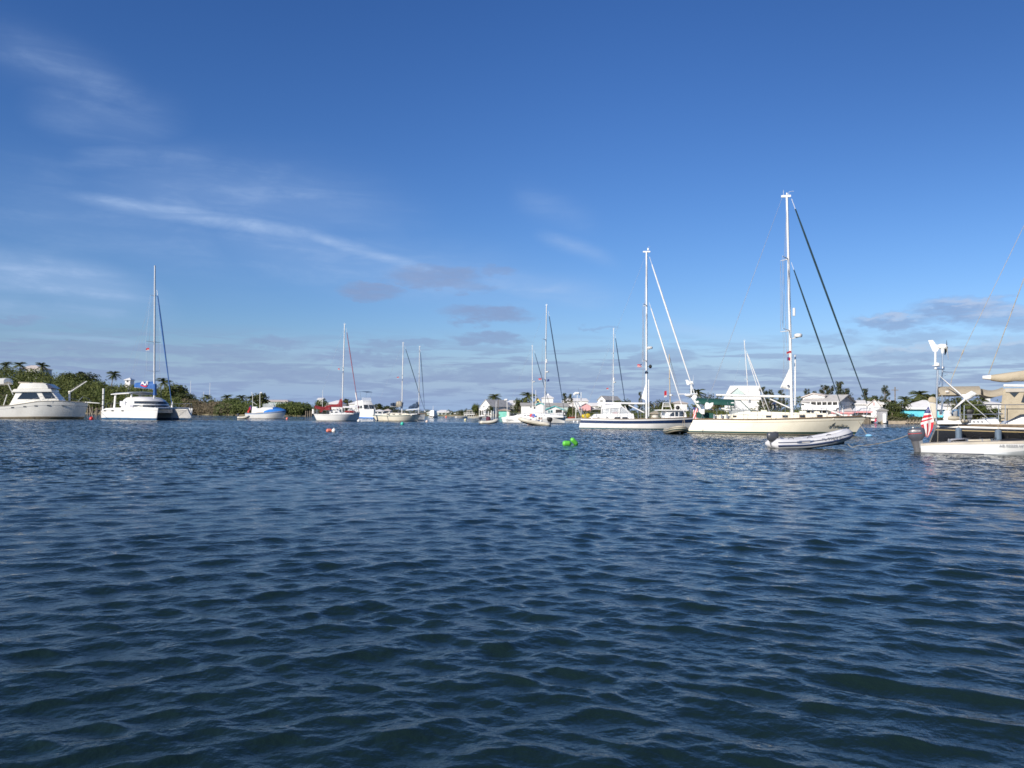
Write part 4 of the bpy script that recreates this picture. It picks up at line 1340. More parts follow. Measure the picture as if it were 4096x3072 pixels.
# ------------------------------------------------------------------ boat building
def hull(fr, par, sheer, wl, plan, beam, rows, mats, zb=-0.45, zoom=None, flare=0.92, deck=-1, name='hull', nt=36, bend=1.0, x_in=0.35, sag=0.0):
    """sheer: photo points along the near rail, left to right; wl: photo columns where the hull meets the water (left, right);
    plan: (t, share of half beam); rows: (height share, material index of the band below it). Returns helpers."""
    hb = beam / 2
    T = np.linspace(0, 1, nt + 1)
    P = np.maximum(0.0, smooth_interp(plan, T)) * hb
    xl, xr = sheer[0][0], sheer[-1][0]
    sp = []
    for (x, y) in sheer:
        t = (x - xl) / (xr - xl)
        sp.append(fr.p(x, y, -float(np.interp(t, T, P)), zoom))
    sL, sR = sp[0][0], sp[-1][0]
    zs = smooth_interp([((a - sL) / (sR - sL), b) for a, b in sp], T)
    ymid = sheer[0][1]
    wL = fr.p(wl[0], ymid, -float(P[0]), zoom)[0]
    wR = fr.p(wl[1], ymid, -float(P[-1]), zoom)[0]
    mb = MB()
    vv = [-1.0, -0.35] + [r[0] for r in rows]
    band = [len(mats) - 1, len(mats) - 1] + [r[1] for r in rows[1:]]
    grid = []

    def at(t, v):
        i = float(np.interp(t, T, P))
        fl = flare - (flare - 0.42) * max(0.0, (t - 0.55) / 0.45) ** 1.6
        z1 = float(np.interp(t, T, zs))
        if v < 0:
            z = v * abs(zb)
            x0, x1 = wL - v * x_in, wR + v * x_in
            w = i * fl * (1 + v * 0.55)
        else:
            z = v * z1
            x0, x1 = wL + (sL - wL) * v ** bend, wR + (sR - wR) * v ** bend
            # finer waterline towards the bow
            w = i * (fl + (1 - fl) * math.sin(v * PI / 2) ** 0.9)
        return x0 + (x1 - x0) * t, w, z

    for v in vv:
        row = [at(t, v) for t in T]
        grid.append(row)
    n = len(T)
    m = len(vv)
    vs = []
    for row in grid:
        vs += [(x, -w, z) for x, w, z in row]
    for row in grid:
        vs += [(x, w, z) for x, w, z in row]
    fs, ms = [], []
    o2 = n * m
    for k in range(m - 1):
        for i in range(n - 1):
            a = k * n + i
            fs.append((a, a + 1, a + n + 1, a + n)); ms.append(band[k])
            fs.append((o2 + a + 1, o2 + a, o2 + a + n, o2 + a + n + 1)); ms.append(band[k])
    for i in range(n - 1):
        a = (m - 1) * n + i
        fs.append((a, a + 1, o2 + a + 1, o2 + a)); ms.append(rows[-1][1] if deck < 0 else deck)
        fs.append((i + 1, i, o2 + i, o2 + i + 1)); ms.append(band[0])
    for e in (0, n - 1):
        for k in range(m - 1):
            a, b = k * n + e, (k + 1) * n + e
            q = (a, b, o2 + b, o2 + a) if e == 0 else (b, a, o2 + a, o2 + b)
            fs.append(q); ms.append(band[k])
    mb.v, mb.f, mb.m = vs, fs, ms
    ob = mb.build(name, mats, par, sharp=42)
    H = dict(ob=ob, at=at, T=T, zs=zs, P=P, sL=sL, sR=sR, wL=wL, wR=wR)

    def deck_z(x):
        return float(np.interp((x - sL) / (sR - sL), T, zs))

    def half(x, v=1.0):
        t = (x - sL) / (sR - sL)
        return at(min(1, max(0, t)), v)[1]
    H['z'], H['w'] = deck_z, half
    return H


def rail(H, par, m, r=0.035, name='toe_rail', v=1.0, t0=0.0, t1=1.0, out=0.01):
    mb = MB()
    for sg in (-1, 1):
        pts = []
        for t in np.linspace(t0, t1, 26):
            x, w, z = H['at'](t, v)
            pts.append((x, sg * (w + out), z + (0.01 if v >= 1 else 0)))
        mb.tube(pts, r, 5)
    return mb.build(name, m, par)


def cabin(fr, par, poly, w0, w1, m, name='cabin', zoom=None, off=None, bevel=0.04):
    pts = fr.pl(poly, -(w0 if off is None else off), zoom)
    mb = MB()
    wf = mb.extr(pts, w0, w1)
    ob = mb.build(name, m, par, sharp=30, bevel=bevel)
    return ob, wf


def window(fr, par, poly, wf, m=None, name='window', zoom=None, both=True, frame=None, th=0.018):
    w = wf if callable(wf) else (lambda z: wf)
    pts = fr.pl(poly, -w(0.8), zoom)
    mb = MB()
    for sg in ((-1, 1) if both else (-1,)):
        mb.slab(pts, lambda z: sg * (w(z) + 0.004), lambda z: sg * (w(z) + 0.004 + th))
    ob = mb.build(name, m or GLASS, par, smooth=False)
    if frame:
        cx, cz = sum(p[0] for p in pts) / len(pts), sum(p[1] for p in pts) / len(pts)
        big = [(cx + (x - cx) * 1.16, cz + (z - cz) * 1.3) for x, z in pts]
        fb = MB()
        for sg in ((-1, 1) if both else (-1,)):
            fb.slab(big, lambda z: sg * (w(z) - 0.01), lambda z: sg * (w(z) + 0.003))
        fb.build('frame', frame, ob, smooth=False)
    return ob


def mast(fr, par, base, top, r0, r1=None, m=None, zoom=None, spr=(), foot=None, name='mast', wire=True, chain=None, H=None, sw=0.9, wr=0.011):
    """base/top photo points (zoom key may ride along as third item)"""
    b = fr.p(base[0], base[1], 0, base[2] if len(base) > 2 else zoom)
    t = fr.p(top[0], top[1], 0, top[2] if len(top) > 2 else zoom)
    bz = b[1] if foot is None else foot
    mb = MB()
    k = 8
    mb.tube([(b[0] + (t[0] - b[0]) * i / k, 0, bz + (t[1] - bz) * i / k) for i in range(k + 1)],
            [r0 + ((r1 or r0 * 0.75) - r0) * (i / k) ** 2 for i in range(k + 1)], 9, flat=0.75)
    ob = mb.build(name, m or PAINT, par)
    ax = lambda u: Vector((b[0] + (t[0] - b[0]) * u, 0, bz + (t[1] - bz) * u))
    tips = []
    for (u, L, sweep) in spr:
        p = ax(u)
        s = MB()
        s.tube([p + Vector((-sweep, -L, 0.05)), p, p + Vector((-sweep, L, 0.05))], [0.022, 0.05, 0.022], 5)
        s.build('spreader', m or PAINT, ob)
        tips.append((p, L, sweep))
    if wire and chain is not None:
        w = MB()
        for sg in (-1, 1):
            cp = Vector((chain[0], sg * chain[1], chain[2]))
            pts = [cp] + [p + Vector((-s_, sg * L, 0.05)) for p, L, s_ in tips] + [ax(0.985)]
            w.tube(pts, wr, 4)
            if tips:
                w.tube([cp + Vector((0.25, 0, 0)), tips[0][0] - Vector((0, 0, 0.1))], wr, 4)
                w.tube([cp + Vector((-0.35, 0, 0)), tips[0][0] - Vector((0, 0, 0.1))], wr, 4)
        w.build('shrouds', WIRE, par)
    return ob, ax


def spar(par, a, b, r, m, name, r2=None, n=8, flat=1.0, seg=6, sagz=0.0):
    a, b = Vector(a), Vector(b)
    mb = MB()
    pts = [a.lerp(b, i / seg) - Vector((0, 0, sagz * 4 * (i / seg) * (1 - i / seg))) for i in range(seg + 1)]
    mb.tube(pts, r, n, r2=r2, flat=flat)
    return mb.build(name, m, par)


def furled(par, a, b, r, m, name='furled_sail'):
    """rolled headsail: fattest a third of the way up, with a drum at the foot"""
    a, b = Vector(a), Vector(b)
    mb = MB()
    k = 14
    mb.tube([a.lerp(b, 0.03 + 0.92 * i / k) for i in range(k + 1)], [r * (0.55 + 0.75 * math.sin(PI * min(1, 0.12 + 0.9 * (1 - i / k) ** 0.75))) for i in range(k + 1)], 7)
    o = mb.build(name, m, par)
    d = MB()
    d.tube([a, a.lerp(b, 0.012), a.lerp(b, 0.014), a.lerp(b, 0.5), b], [r * 1.7, r * 1.7, r * 0.4, r * 0.3, r * 0.3], 8)
    d.build('furler', PAINT, o)
    return o


def lifelines(H, par, t0, t1, n, h=0.6, m=None, zoff=0.02):
    mb = MB()
    for sg in (-1, 1):
        top, mid = [], []
        for i in range(n):
            t = t0 + (t1 - t0) * i / (n - 1)
            x, w, z = H['at'](t, 1.0)
            y = sg * max(0.02, w - 0.08)
            mb.tube([(x, y, z + zoff), (x, y, z + h)], 0.014, 4)
            top.append((x, y, z + h)); mid.append((x, y, z + h * 0.5))
        mb.tube(top, 0.008, 4)
        mb.tube(mid, 0.006, 4)
    return mb.build('lifelines', m or STEEL, par)


def pulpit(H, par, t0, t1, h=0.7, m=None, name='pulpit', r=0.02):
    mb = MB()
    pts_n, pts_f = [], []
    for i in range(5):
        t = t0 + (t1 - t0) * i / 4
        x, w, z = H['at'](min(1.0, t), 1.0)
        pts_n.append(Vector((x, -max(0.03, w - 0.06), z + h)))
        pts_f.append(Vector((x, max(0.03, w - 0.06), z + h)))
    mb.tube(pts_n + pts_f[::-1], r, 5)
    mb.tube([p - Vector((0, 0, h * 0.5)) for p in pts_n + pts_f[::-1]], r * 0.8, 5)
    for p in (pts_n[0], pts_n[2], pts_n[-1], pts_f[0], pts_f[2]):
        mb.tube([p, p - Vector((0, 0, h))], r, 5)
    return mb.build(name, m or STEEL, par)


def canopy(par, x0, x1, z0, z1, w, rise, m, name='bimini', th=0.04, nx=8, ny=10, sag=0.0, drop=0.0):
    """a sheet of canvas arched across the boat; drop lets the edges hang"""
    mb = MB()
    top, bot = [], []
    for i in range(nx + 1):
        u = i / nx
        x = x0 + (x1 - x0) * u
        z = z0 + (z1 - z0) * u - sag * 4 * u * (1 - u)
        for j in range(ny + 1):
            v = -1 + 2 * j / ny
            zz = z + rise * (1 - abs(v) ** 2.4) - drop * max(0, abs(v) - 0.85) / 0.15
            top.append((x, v * w, zz))
            bot.append((x, v * w * 0.995, zz - th))
    n = ny + 1
    fs = []
    for i in range(nx):
        for j in range(ny):
            a = i * n + j
            fs.append((a, a + n, a + n + 1, a + 1))
            o = len(top)
            fs.append((o + a, o + a + 1, o + a + n + 1, o + a + n))
    o = len(top)
    for i in range(nx):
        for j in (0, ny):
            a = i * n + j
            fs.append((a, a + n, o + a + n, o + a))
    for j in range(ny):
        for i in (0, nx):
            a = i * n + j
            fs.append((a, a + 1, o + a + 1, o + a))
    mb.add(top + bot, fs)
    return mb.build(name, m, par, sharp=60)


def sailcover(par, x0, x1, z0, z1, r0, r1, m, name='sail_cover', seed=1, hump=0.0):
    """lumpy flaked sail under its cover, lying on a boom from (x0,z0) to (x1,z1)"""
    r = np.random.default_rng(seed)
    k = 18
    rings = []
    for i in range(k + 1):
        u = i / k
        rad = r0 + (r1 - r0) * u + 0.03 * r.normal()
        if u < 0.05 or u > 0.97:
            rad *= 0.6
        zz = z0 + (z1 - z0) * u + rad * 0.7 + hump * math.sin(PI * u)
        rings.append([Vector((x0 + (x1 - x0) * u, math.cos(2 * PI * j / 9) * rad * 0.55, zz + math.sin(2 * PI * j / 9) * rad * (1 + 0.1 * r.normal()))) for j in range(9)])
    mb = MB()
    mb.loft(rings)
    return mb.build(name, m, par, sharp=60)


def dome(par, p, r=0.3, h=0.22, m=None, name='radar', arm=None):
    mb = MB()
    mb.tube([Vector(p) - Vector((0, 0, h * 0.5)), Vector(p) - Vector((0, 0, h * 0.2)), Vector(p) + Vector((0, 0, h * 0.25)), Vector(p) + Vector((0, 0, h * 0.5))], [r * 0.85, r, r, r * 0.7], 12)
    if arm:
        mb.tube([arm, Vector(p) - Vector((0, 0, h * 0.55))], 0.03, 5)
    return mb.build(name, m or PAINT, par)


def outboard(par, p, h=1.0, m=None, face=1, tilt=0.0, name='outboard_motor', lower=None, band=True, leglen=1.0, yaw=0.0):
    """engine hanging on a transom; p is the clamp point on the transom top, face = +1 when the boat lies towards +x"""
    root = MB()
    s = h
    sg = face
    # cowling: lofted rounded box
    rings = []
    prof = [(0.0, 0.22, 0.14), (0.09, 0.28, 0.17), (0.18, 0.36, 0.21), (0.34, 0.39, 0.22), (0.52, 0.38, 0.21), (0.60, 0.34, 0.18), (0.63, 0.22, 0.10)]
    for z, rx_, ry in prof:
        rings.append([Vector((rx_ * s * math.copysign(abs(math.cos(a)) ** 0.6, math.cos(a)) + 0.05 * z * sg, ry * s * math.copysign(abs(math.sin(a)) ** 0.6, math.sin(a)), z * s)) for a in [2 * PI * j / 14 for j in range(14)]])
    root.loft(rings)
    ob = root.build(name, m or DGREY, par, sharp=50)
    ob.location = Vector(p) + Vector((-0.22 * s * sg, 0, 0.12 * s))
    ob.rotation_euler = (0, tilt, yaw)
    lg = MB()
    L = leglen * s
    rings = []
    for z, rx_, ry in ((0.02, 0.25, 0.14), (-0.10, 0.22, 0.12), (-0.26, 0.17, 0.09), (-0.45, 0.15, 0.065), (-L, 0.135, 0.045)):
        rings.append([Vector((rx_ * s * math.cos(a), ry * s * math.sin(a), z * 1.0 if z != -L else -L)) for a in [2 * PI * j / 10 for j in range(10)]])
    lg.loft(rings)
    lg.ell((-0.02 * sg, 0, -L), (0.26 * s, 0.05 * s, 0.06 * s), 10, 6)
    lg.box(-0.30 * s, 0.12 * s, -0.11 * s, 0.11 * s, -L * 0.72, -L * 0.70)
    lg.build('leg', lower or MGREY, ob)
    br = MB()
    br.box(min(0.10 * s * sg, 0.26 * s * sg), max(0.10 * s * sg, 0.26 * s * sg), -0.12 * s, 0.12 * s, -0.35 * s, 0.02 * s)
    br.build('bracket', MGREY, ob, smooth=False)
    return ob


def rope(name, label, pts, r, sag, m=None, cat='rope', group=None, par=None):
    mb = MB()
    out = []
    for i in range(len(pts) - 1):
        a, b = Vector(pts[i]), Vector(pts[i + 1])
        k = 10
        for j in range(k + (1 if i == len(pts) - 2 else 0)):
            u = j / k
            out.append(a.lerp(b, u) - Vector((0, 0, sag * 4 * u * (1 - u))))
    mb.tube(out, r, 5)
    o = mb.build(name, m or ROPE, par)
    if par is None:
        tag(o, label, cat, group)
    return o


def flag(name, label, pos, w, h, cols, yaw=0.0, droop=0.25, seed=1, group='small flags flying in the rigging', cat='flag', canton=None, halyard=None, stripes=None):
    """small cloth flag, hoist at pos (top), flying towards -x of its own frame"""
    mb = MB()
    nx, ny = 10, 8
    r = np.random.default_rng(seed)
    ph = r.uniform(0, 6)
    pts = []
    for i in range(nx + 1):
        u = i / nx
        for j in range(ny + 1):
            v = j / ny
            pts.append((-w * u, 0.10 * w * math.sin(5.5 * u + ph + v) * u, -h * v - droop * w * u * u + 0.02 * math.sin(7 * u + ph)))
    fs, ms = [], []
    for i in range(nx):
        for j in range(ny):
            a = i * (ny + 1) + j
            fs.append((a, a + ny + 1, a + ny + 2, a + 1))
            u, v = (i + 0.5) / nx, (j + 0.5) / ny
            ms.append(cols(u, v))
    mb.add(pts, fs)
    mb.m = ms
    o = mb.build(name, [FRED, FWH, FBL, BLACK, YEL], None, fixn=False)
    o.location = pos
    o.rotation_euler = (0, 0, yaw)
    tag(o, label, cat, group)
    if halyard:
        hl = MB()
        hl.tube([Vector((0, 0, halyard[1])), Vector((0, 0, halyard[0]))], 0.006, 4)
        hl.build('halyard', WIRE, o)
    return o


US = lambda u, v: (2 if (u < 0.42 and v < 0.54) else (0 if int(v * 8) % 2 == 0 else 1))
BAH = lambda u, v: 0 if not (0.35 < u < 0.5 or 0.4 < v < 0.6) else (1 if not (u < .35 and v < .4) else 0)
REDF = lambda u, v: 0 if (v < 0.7) else 1


def buoy(name, label, px, py, d, r, m, group=None, shape='ball', yaw=0.0, ring=None, cat='buoy', z=0.12, len_=1.6):
    q = ray(px, yh(px))
    x = q.x / q.y * d
    mb = MB()
    if shape == 'ball':
        mb.ell((0, 0, r * 0.35), (r, r, r * 1.05), 14, 10)
        mb.tube([(0, 0, r * 1.25), (0, 0, r * 1.6)], r * 0.16, 6)
    else:
        k = 10
        mb.tube([(-r * len_ + 2 * r * len_ * i / k, 0, r * 0.45) for i in range(k + 1)],
                [r * (0.35 if i in (0, k) else (0.82 if i in (1, k - 1) else 1.0)) for i in range(k + 1)], 12)
        mb.tube([(r * len_, 0, r * 0.45), (r * len_ * 1.2, 0, r * 0.45)], r * 0.2, 6)
    o = mb.build(name, m)
    o.location = (x, d, z - 0.1)
    o.rotation_euler = (0, 0, yaw)
    return tag(o, label, cat, group)


def inflatable(par, L, B, r, m, bow=0.45, m2=None, rake=1, strake=None, nose=0.0, bottom=True):
    """rubber dinghy: one long tube bent into a U with cone ends, floor and transom; bow towards +x; stands with its tube bottoms at z=0.
    returns a function giving the tube centre line"""
    mb = MB()
    path = []
    hb = B / 2 - r
    xs = -L / 2
    straight = L * 0.62
    n1 = 10
    for i in range(n1 + 1):
        u = i / n1
        x = xs + u * straight
        path.append((x, -hb, r + bow * max(0, (u - 0.45) / 0.55) ** 2 * 0.28))
    k = 14
    rx_ = L - straight - r
    for i in range(1, k):
        a = PI * i / k
        fwd = math.sin(a)
        path.append((xs + straight + rx_ * fwd, -hb * math.cos(a), r + bow * (0.28 + 0.72 * fwd ** 1.3)))
    for i in range(n1 + 1):
        u = 1 - i / n1
        path.append((xs + u * straight, hb, r + bow * max(0, (u - 0.45) / 0.55) ** 2 * 0.28))
    rad = [r] * len(path)
    rad[0] = rad[-1] = r * 0.25
    rad[1] = rad[-2] = r * 0.97
    mb.tube(path, rad, 12)
    ob = mb.build('tube', m, par, sharp=70)
    fl = MB()
    P = [(xs + 0.35 * L / 3.4, hb), (xs + straight, hb), (xs + straight + rx_ * 0.72, hb * 0.5), (xs + straight + rx_ * 0.9, 0)]
    rings = []
    for x, w in P:
        lift = bow * max(0.0, (x - xs - straight * 0.5) / (L * 0.68)) * 0.75
        rings.append([Vector((x, -w, r * 0.9 + lift)), Vector((x, 0, r * 0.95 + lift)), Vector((x, w, r * 0.9 + lift)), Vector((x, w * 0.5, r * 0.25 + lift)), Vector((x, 0, -r * 0.35 + lift)), Vector((x, -w * 0.5, r * 0.25 + lift))])
    fl.loft(rings)
    fl.build('floor', m2 or MGREY, par)
    tr = MB()
    tr.box(xs + 0.32 * L / 3.4, xs + 0.38 * L / 3.4, -hb, hb, -r * 0.1, r * 2.05)
    tr.build('transom', m2 or HYP, par, smooth=False)
    if strake:
        st = MB()
        for dz, rr in ((-0.05, 0.028), (0.07, 0.014)):
            pts = []
            for i, p in enumerate(path):
                if i < 1 or i > len(path) - 2:
                    continue
                a = Vector(path[i - 1]); b = Vector(path[i + 1])
                d = (b - a).normalized()
                o = d.cross(Vector((0, 0, 1))).normalized()
                sg = 1
                pts.append(Vector(p) + o * (r * 1.0) * sg + Vector((0, 0, dz * r / 0.2)))
            st.tube(pts, rr * r / 0.2, 5)
        st.build('rub_strake', strake, par)
    return path


def person(label, pos, yaw, shirt, trousers, hair, sit=True, scale=1.0, group=None, reach=0.0, hat=None, lean=0.0):
    """one continuous skinned body (skin tone), with clothing and hair as children; local +x is forward"""
    root = None
    hip = 0.0
    J = {}
    L = lean
    J['pel'] = (0, 0, 0.12); J['spi'] = (0.02 + L * .3, 0, 0.32); J['che'] = (0.03 + L * .7, 0, 0.52); J['nec'] = (0.03 + L, 0, 0.66); J['hea'] = (0.06 + L * 1.1, 0, 0.80); J['top'] = (0.05 + L * 1.1, 0, 0.90)
    E = [('pel', 'spi', 0), ('spi', 'che', 0), ('che', 'nec', 0), ('nec', 'hea', 0), ('hea', 'top', 0)]
    for s, sg in (('l', 1), ('r', -1)):
        J['sh' + s] = (0.03 + L * .8, 0.19 * sg, 0.58)
        J['el' + s] = (0.12 + reach * 0.2 + L, 0.25 * sg, 0.34 + reach * 0.1)
        J['wr' + s] = (0.32 + reach * 0.35 + L, 0.18 * sg, 0.28 + reach * 0.2)
        J['ha' + s] = (0.40 + reach * 0.4 + L, 0.16 * sg, 0.27 + reach * 0.2)
        for f in range(3):
            J['f%d%s' % (f, s)] = (0.47 + reach * 0.42 + L, (0.13 + 0.025 * f) * sg, 0.25 + reach * 0.2)
            E.append(('ha' + s, 'f%d%s' % (f, s), 0))
        J['hi' + s] = (0.02, 0.10 * sg, 0.10)
        J['kn' + s] = (0.42, 0.13 * sg, 0.14)
        J['an' + s] = (0.46, 0.13 * sg, -0.26)
        J['to' + s] = (0.62, 0.14 * sg, -0.30)
        E += [('che', 'sh' + s, 0), ('sh' + s, 'el' + s, 0), ('el' + s, 'wr' + s, 0), ('wr' + s, 'ha' + s, 0), ('pel', 'hi' + s, 0), ('hi' + s, 'kn' + s, 0), ('kn' + s, 'an' + s, 0), ('an' + s, 'to' + s, 0)]
    R = dict(pel=.13, spi=.125, che=.14, nec=.055, hea=.095, top=.07, sh=.065, el=.045, wr=.032, ha=.035, f0=.011, f1=.012, f2=.011, hi=.09, kn=.06, an=.04, to=.035)

    def skin(keys, grow, nm, m, par):
        names = [k for k in J if keys(k)]
        idx = {k: i for i, k in enumerate(names)}
        me = bpy.data.meshes.new(nm)
        me.from_pydata([J[k] for k in names], [(idx[a], idx[b]) for a, b, _ in E if a in idx and b in idx], [])
        ob = bpy.data.objects.new(nm, me)
        COL.objects.link(ob)
        md = ob.modifiers.new('skin', 'SKIN')
        for k, i in idx.items():
            rr = R.get(k, R.get(k[:2], 0.05)) + grow
            me.skin_vertices[0].data[i].radius = (rr, rr)
        me.skin_vertices[0].data[0].use_root = True
        sb = ob.modifiers.new('sub', 'SUBSURF')
        sb.levels = sb.render_levels = 1
        dg = bpy.context.evaluated_depsgraph_get()
        bpy.context.view_layer.update()
        m2 = bpy.data.meshes.new_from_object(ob.evaluated_get(dg))
        bpy.data.objects.remove(ob)
        m2.materials.clear()
        m2.materials.append(m)
        m2.polygons.foreach_set('use_smooth', [True] * len(m2.polygons))
        o = bpy.data.objects.new(nm, m2)
        COL.objects.link(o)
        o.parent = par
        return o
    SKIN = mat('skin', (0.55, 0.32, 0.22), 0.6, 0.08, 8)
    body = skin(lambda k: True, 0.0, 'person', SKIN, None)
    body.location = pos
    body.rotation_euler = (0, 0, yaw)
    body.scale = (scale,) * 3
    tag(body, label, 'person', group)
    skin(lambda k: k in ('pel', 'spi', 'che') or k[:2] in ('sh', 'el'), 0.018, 'shirt', shirt, body)
    skin(lambda k: k in ('pel',) or k[:2] in ('hi', 'kn'), 0.02, 'shorts', trousers, body)
    h = MB()
    c = Vector(J['hea'])
    h.ell(c + Vector((-0.025, 0, 0.035)), (0.115, 0.105, 0.105), 10, 8)
    h.build('hair', hair, body)
    fc = MB()
    fc.tube([c + Vector((0.085, 0, 0.03)), c + Vector((0.125, 0, -0.02)), c + Vector((0.09, 0, -0.03))], 0.014, 5)
    for sg in (-1, 1):
        fc.ell(c + Vector((0.0, 0.1 * sg, 0)), (0.02, 0.012, 0.03), 6, 4)
    fc.build('face', SKIN, body)
    if hat:
        k = MB()
        k.tube([c + Vector((0, 0, 0.08)), c + Vector((0, 0, 0.09)), c + Vector((0, 0, 0.1)), c + Vector((0, 0, 0.19))], [0.17, 0.17, 0.12, 0.09], 10)
        k.build('hat', hat, body)
    return body
# ------------------------------------------------------------------ the boats
def zw(z, x, y):
    x0, y0, k = ZC[z]
    return (x0 + x / k, y0 + y / k)


def zl(z, pts):
    return [zw(z, *p) for p in pts]


def tangent_yaw(H, t, v):
    a, b = H['at'](t - 0.02, v), H['at'](t + 0.02, v)
    return math.atan2(-(b[1] - a[1]), b[0] - a[0])


def rope_pts(*p):
    return [Vector(q) for q in p]


SAILPLAN = [(0, .55), (.12, .74), (.3, .93), (.48, 1.0), (.66, .9), (.82, .6), (.93, .26), (1, .02)]
MOTORPLAN = [(0, .92), (.2, .97), (.45, 1.0), (.65, .93), (.82, .66), (.93, .33), (1, .03)]

# ---------------------------------------------------- cream cutter with the green forestays
fr = Fr(3110, 62.5, -14, 'W')
av = thing('sailing_yacht', 'large cream yacht with a tall white mast and two dark green rolled headsails', 'sailboat', fr)
sheer = [zw('H', 752, 985), zw('H', 1100, 982), zw('H', 1700, 988), zw('I', 700, 984), zw('I', 1200, 972), zw('J', 760, 956), zw('J', 1200, 940), zw('J', 1585, 930)]
Hh = hull(fr, av, sheer, (2745, 3416), SAILPLAN, 4.3, [(0, 0), (.055, 4), (.085, 1), (.20, 2), (.80, 0), (.822, 3), (1, 0)],
          [CREAM, TAN, BOOT, mat('cove_stripe', (0.20, 0.16, 0.10), 0.5), ANTIB], zb=-.7)
rail(Hh, av, TEAK, 0.05)
P0 = [(-206, 990), (-206, 912), (44, 898), (344, 842), (760, 850), (1300, 866), (1760, 876), (1880, 940), (1890, 985)]
cb, wf = cabin(fr, av, P0, 1.45, 1.2, CREAM, zoom='I')
for (x0, y0, x1, y1) in ((140, 920, 198, 946), (715, 920, 798, 950), (1000, 915, 1088, 950), (1300, 910, 1390, 948), (1600, 905, 1690, 940)):
    window(fr, cb, [(x0, y0), (x1, y0), (x1, y1), (x0, y1)], wf, zoom='I', frame=TEAK)
for (x0, x1, y) in ((620, 720, 846), (1290, 1400, 862), (1540, 1630, 868)):
    a, b = fr.p(x0, y, 0, 'I'), fr.p(x1, y - 22, 0, 'I')
    MB().box(a[0], b[0], -.35, .35, a[1] - 0.1, b[1]).build('hatch', CREAM, cb, bevel=.03)
zdk = 1.15
ms, ax = mast(fr, av, (1158, 850, 'I'), (197, 58, 'AM'), .135, .12, foot=1.3, spr=((.715, 1.0, .5), (.39, 1.25, .6)), chain=(fr.p(1160, 970, 0, 'I')[0] - .3, 1.95, 1.2), wr=.009)
tp = ax(1.0)
MB().box(tp.x - .42, tp.x + .28, -.06, .06, tp.z - .06, tp.z + .1).tube([tp + Vector((-.25, 0, .1)), tp + Vector((-.25, 0, .5))], .012, 4).tube([tp + Vector((.1, 0, .1)), tp + Vector((.16, 0, .35)), tp + Vector((.5, 0, .38))], .012, 4).ell(tp + Vector((0, 0, .2)), (.06, .06, .1), 8, 5).build('masthead', PAINT, ms)
rp = fr.q(298, 1305, 0, 'AM')
dome(ms, rp, .30, .26, PAINT, arm=(ax(.36).x, 0, rp.z - .25))
rr = fr.q(260, 1095, 0, 'AM')
MB().tube([rr - Vector((0, 0, .30)), rr + Vector((0, 0, .30))], .1, 9).build('radar_reflector', PAINT, ms)
spar(av, fr.q(1212, 740, -.15, 'I'), fr.q(272, 1480, -.15, 'AM'), .055, PAINT, 'whisker_pole')
bm_ = spar(av, fr.q(1140, 562, 0, 'H'), fr.q(1128, 590, 0, 'I'), .12, PAINT, 'boom', flat=.75)
spar(av, fr.q(775, 628, 0, 'I'), fr.q(1118, 785, 0, 'I'), .045, PAINT, 'vang')
sl = MB()
tri = [fr.p(955, 438, 0, 'I'), fr.p(1140, 472, 0, 'I'), fr.p(1145, 40, 0, 'I')]
n_ = 8
vs_, fs_ = [], []
for i in range(n_ + 1):
    u = i / n_
    lft = (tri[0][0] + (tri[2][0] - tri[0][0]) * u, tri[0][1] + (tri[2][1] - tri[0][1]) * u)
    rgt = (tri[1][0] + (tri[2][0] - tri[1][0]) * u, tri[1][1] + (tri[2][1] - tri[1][1]) * u)
    for j in range(n_ + 1):
        w = j / n_
        vs_.append((lft[0] + (rgt[0] - lft[0]) * w, .10 * math.sin(PI * w) * (1 - u) + .02 * math.sin(9 * u + 4 * w), lft[1] + (rgt[1] - lft[1]) * w))
for i in range(n_):
    for j in range(n_):
        a = i * (n_ + 1) + j
        fs_.append((a, a + 1, a + n_ + 2, a + n_ + 1))
sl.add(vs_, fs_)
so = sl.build('sail_clew', SAILW, av)
so.modifiers.new('t', 'SOLIDIFY').thickness = .012
q = fr.p(1090, 400, 0, 'I')
MB().slab([(q[0] - .07, q[1] - .07), (q[0] + .07, q[1] - .07), (q[0] + .07, q[1] + .07), (q[0] - .07, q[1] + .07)], -.14, -.06).build('sail_patch', DBLUE, so, smooth=False)
furled(av, fr.q(1632, 826, 0, 'J'), fr.q(238, 78, 0, 'AM'), .058, GRN)
furled(av, fr.q(1186, 862, 0, 'J'), fr.q(236, 650, 0, 'AM'), .047, GRN)
st = MB()
for sg in (-1, 1):
    st.tube([ax(.995) + Vector((-.35, 0, 0)), fr.q(2815, 1676, 0, 'W') + Vector((-.2, sg * 1.5, 0))], .0075, 4)
st.build('backstay', WIRE, av)
spar(av, fr.q(1310, 700, -.3, 'I'), fr.q(2035, 915, -.1, 'I'), .055, PAINT, 'jib_boom', sagz=-.12)
lifelines(Hh, av, .06, .84, 11, .68)
pulpit(Hh, av, .86, 1.0, .78)
a, b = fr.p(1505, 930, 0, 'J'), fr.p(1742, 945, 0, 'J')
m = MB(); m.slab([(a[0], a[1] - .02), (b[0], b[1] - .02), (b[0], b[1] + .09), (a[0], a[1] + .1)], -.28, .28)
bs = m.build('bowsprit', OFFW, av, bevel=.02)
m = MB(); m.tube([(b[0] - .5, 0, b[1] - .08), (b[0] + .05, 0, b[1] - .12), (b[0] + .02, 0, b[1] - .42)], .04, 6); m.slab([(b[0] - .15, b[1] - .42), (b[0] + .15, b[1] - .30), (b[0] + .05, b[1] - .5)], -.15, .15); m.build('anchor', STEEL, bs)
m = MB()
